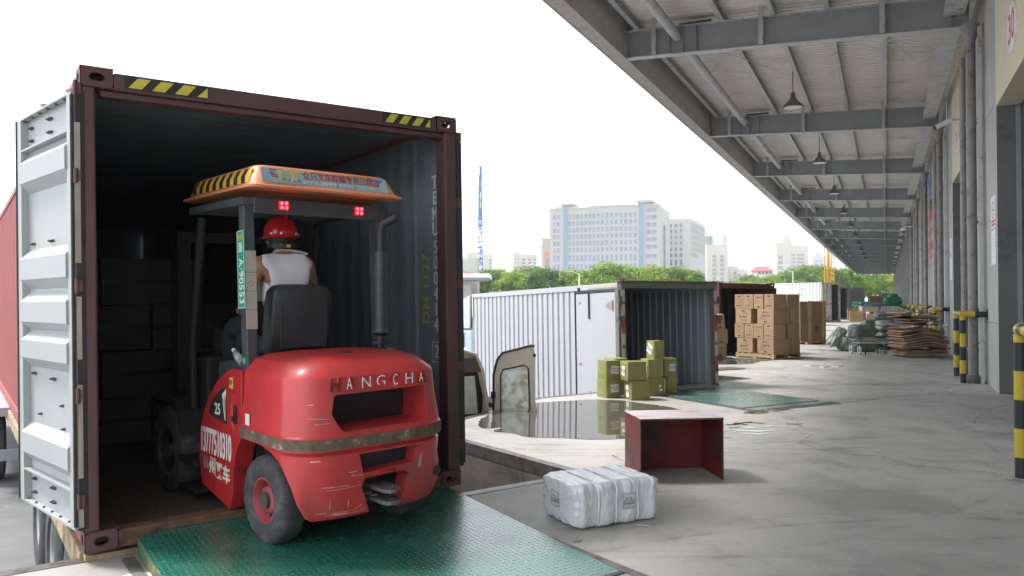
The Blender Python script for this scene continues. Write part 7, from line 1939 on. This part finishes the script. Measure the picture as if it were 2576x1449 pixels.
# ---- street lamps, yellow lattice mast, pole and wires
def lampost(px, d, top, label):
    t = thing("street_lamp", label, "street lamp", T((px - 1288) / 1935 * d, d, YARD_Z)); h = (757 - top) / 1935 * d + CAM_H - YARD_Z
    MB().cyl((0, 0, 0), (0, 0, h), .11, .07, n=8).build("pole", M_white, t); MB().bar((0, 0, h - .1), (-.9, 0, h + .25), .1, .06).build("arm", M_white, t); MB().box(-1.5, -.8, -.1, .1, h + .18, h + .30).build("lamp_head", M_flange, t)
lampost(1457, 95, 688, "white street lamp standing before the trees above the box lorry roof"); lampost(1995, 130, 682, "slim white lamp post between yellow green trees")
ym = thing("lattice_mast", "bright yellow lattice mast rising beyond the white container", "mast", T((2081 - 1288) / 1935 * 110, 110, YARD_Z))
M_y = mat("mast_yellow", (.80, .42, .01), .5, var=.1)
mb = MB()
for x in (.05, .62, .98): mb.box(x - .06, x + .06, -.06, .06, 0, 14)
for x in (.05, .98): mb.box(x - .06, x + .06, .9, 1.0, 0, 14)
mb.build("chord", M_y, ym)
mb = MB()
for i in range(18):
    z = i * .78; mb.bar((.05, 0, z), (.62, 0, z + .78), .06, .06); mb.bar((.62, 0, z), (.05, 0, z + .78), .06, .06); mb.box(.11, .92, -.04, .04, z, z + .07); mb.bar((.98, 0, z), (.98, .95, z + .78), .05, .05)
mb.box(.06, .40, .05, .09, 0, 14)
mb.build("lattice", M_y, ym)
ph_ = thing("power_pole", "thin pole carrying two wires right of the stone block", "pole", T((1831 - 1288) / 1935 * 150, 150, YARD_Z))
MB().cyl((0, 0, 0), (0, 0, 8.2), .09, n=6).build("pole", M_steel_grey, ph_)
mb = MB(); mb.tube([(-12, 0, 7.9), (0, 0, 7.7), (9, 0, 7.95)], .02, n=4); mb.tube([(-12, 0, 5.7), (0, 0, 5.5), (9, 0, 5.7)], .02, n=4); mb.build("wire", M_steel_grey, ph_)
# ================================================================== thin summer haze over the whole place
hz_ = MB(); hz_.box(-920, 920, -80, 1400, YARD_Z - 1.5, 130)
hm = bpy.data.materials.new("haze"); hm.use_nodes = True; hn = hm.node_tree; hn.nodes.remove(hn.nodes["Principled BSDF"])
pv = hn.nodes.new("ShaderNodeVolumePrincipled"); pv.inputs["Color"].default_value = (.95, .97, 1, 1); pv.inputs["Density"].default_value = .0006
hn.links.new(pv.outputs[0], hn.nodes["Material Output"].inputs["Volume"])
tag(hz_.build("haze", hm), kind='stuff')
SC.cycles.volume_bounces = 0

for o in list(bpy.data.objects):
    if o.type == 'MESH' and o.name.split('.')[0] in ("hazard_sticker", "door_rail", "hazard_chevron", "rod_brace", "scratch", "folded_door_edge", "banner_wave", "bolt", "tie_rod", "batten", "runner", "ear", "eye", "shoe", "pipe_clip", "web_post", "reflector_pad", "axle", "worn_edge_strip", "stripe", "cream_edge_tape"):
        if o.data.users == 1 and len(o.data.vertices) < 4000: split_loose(o)
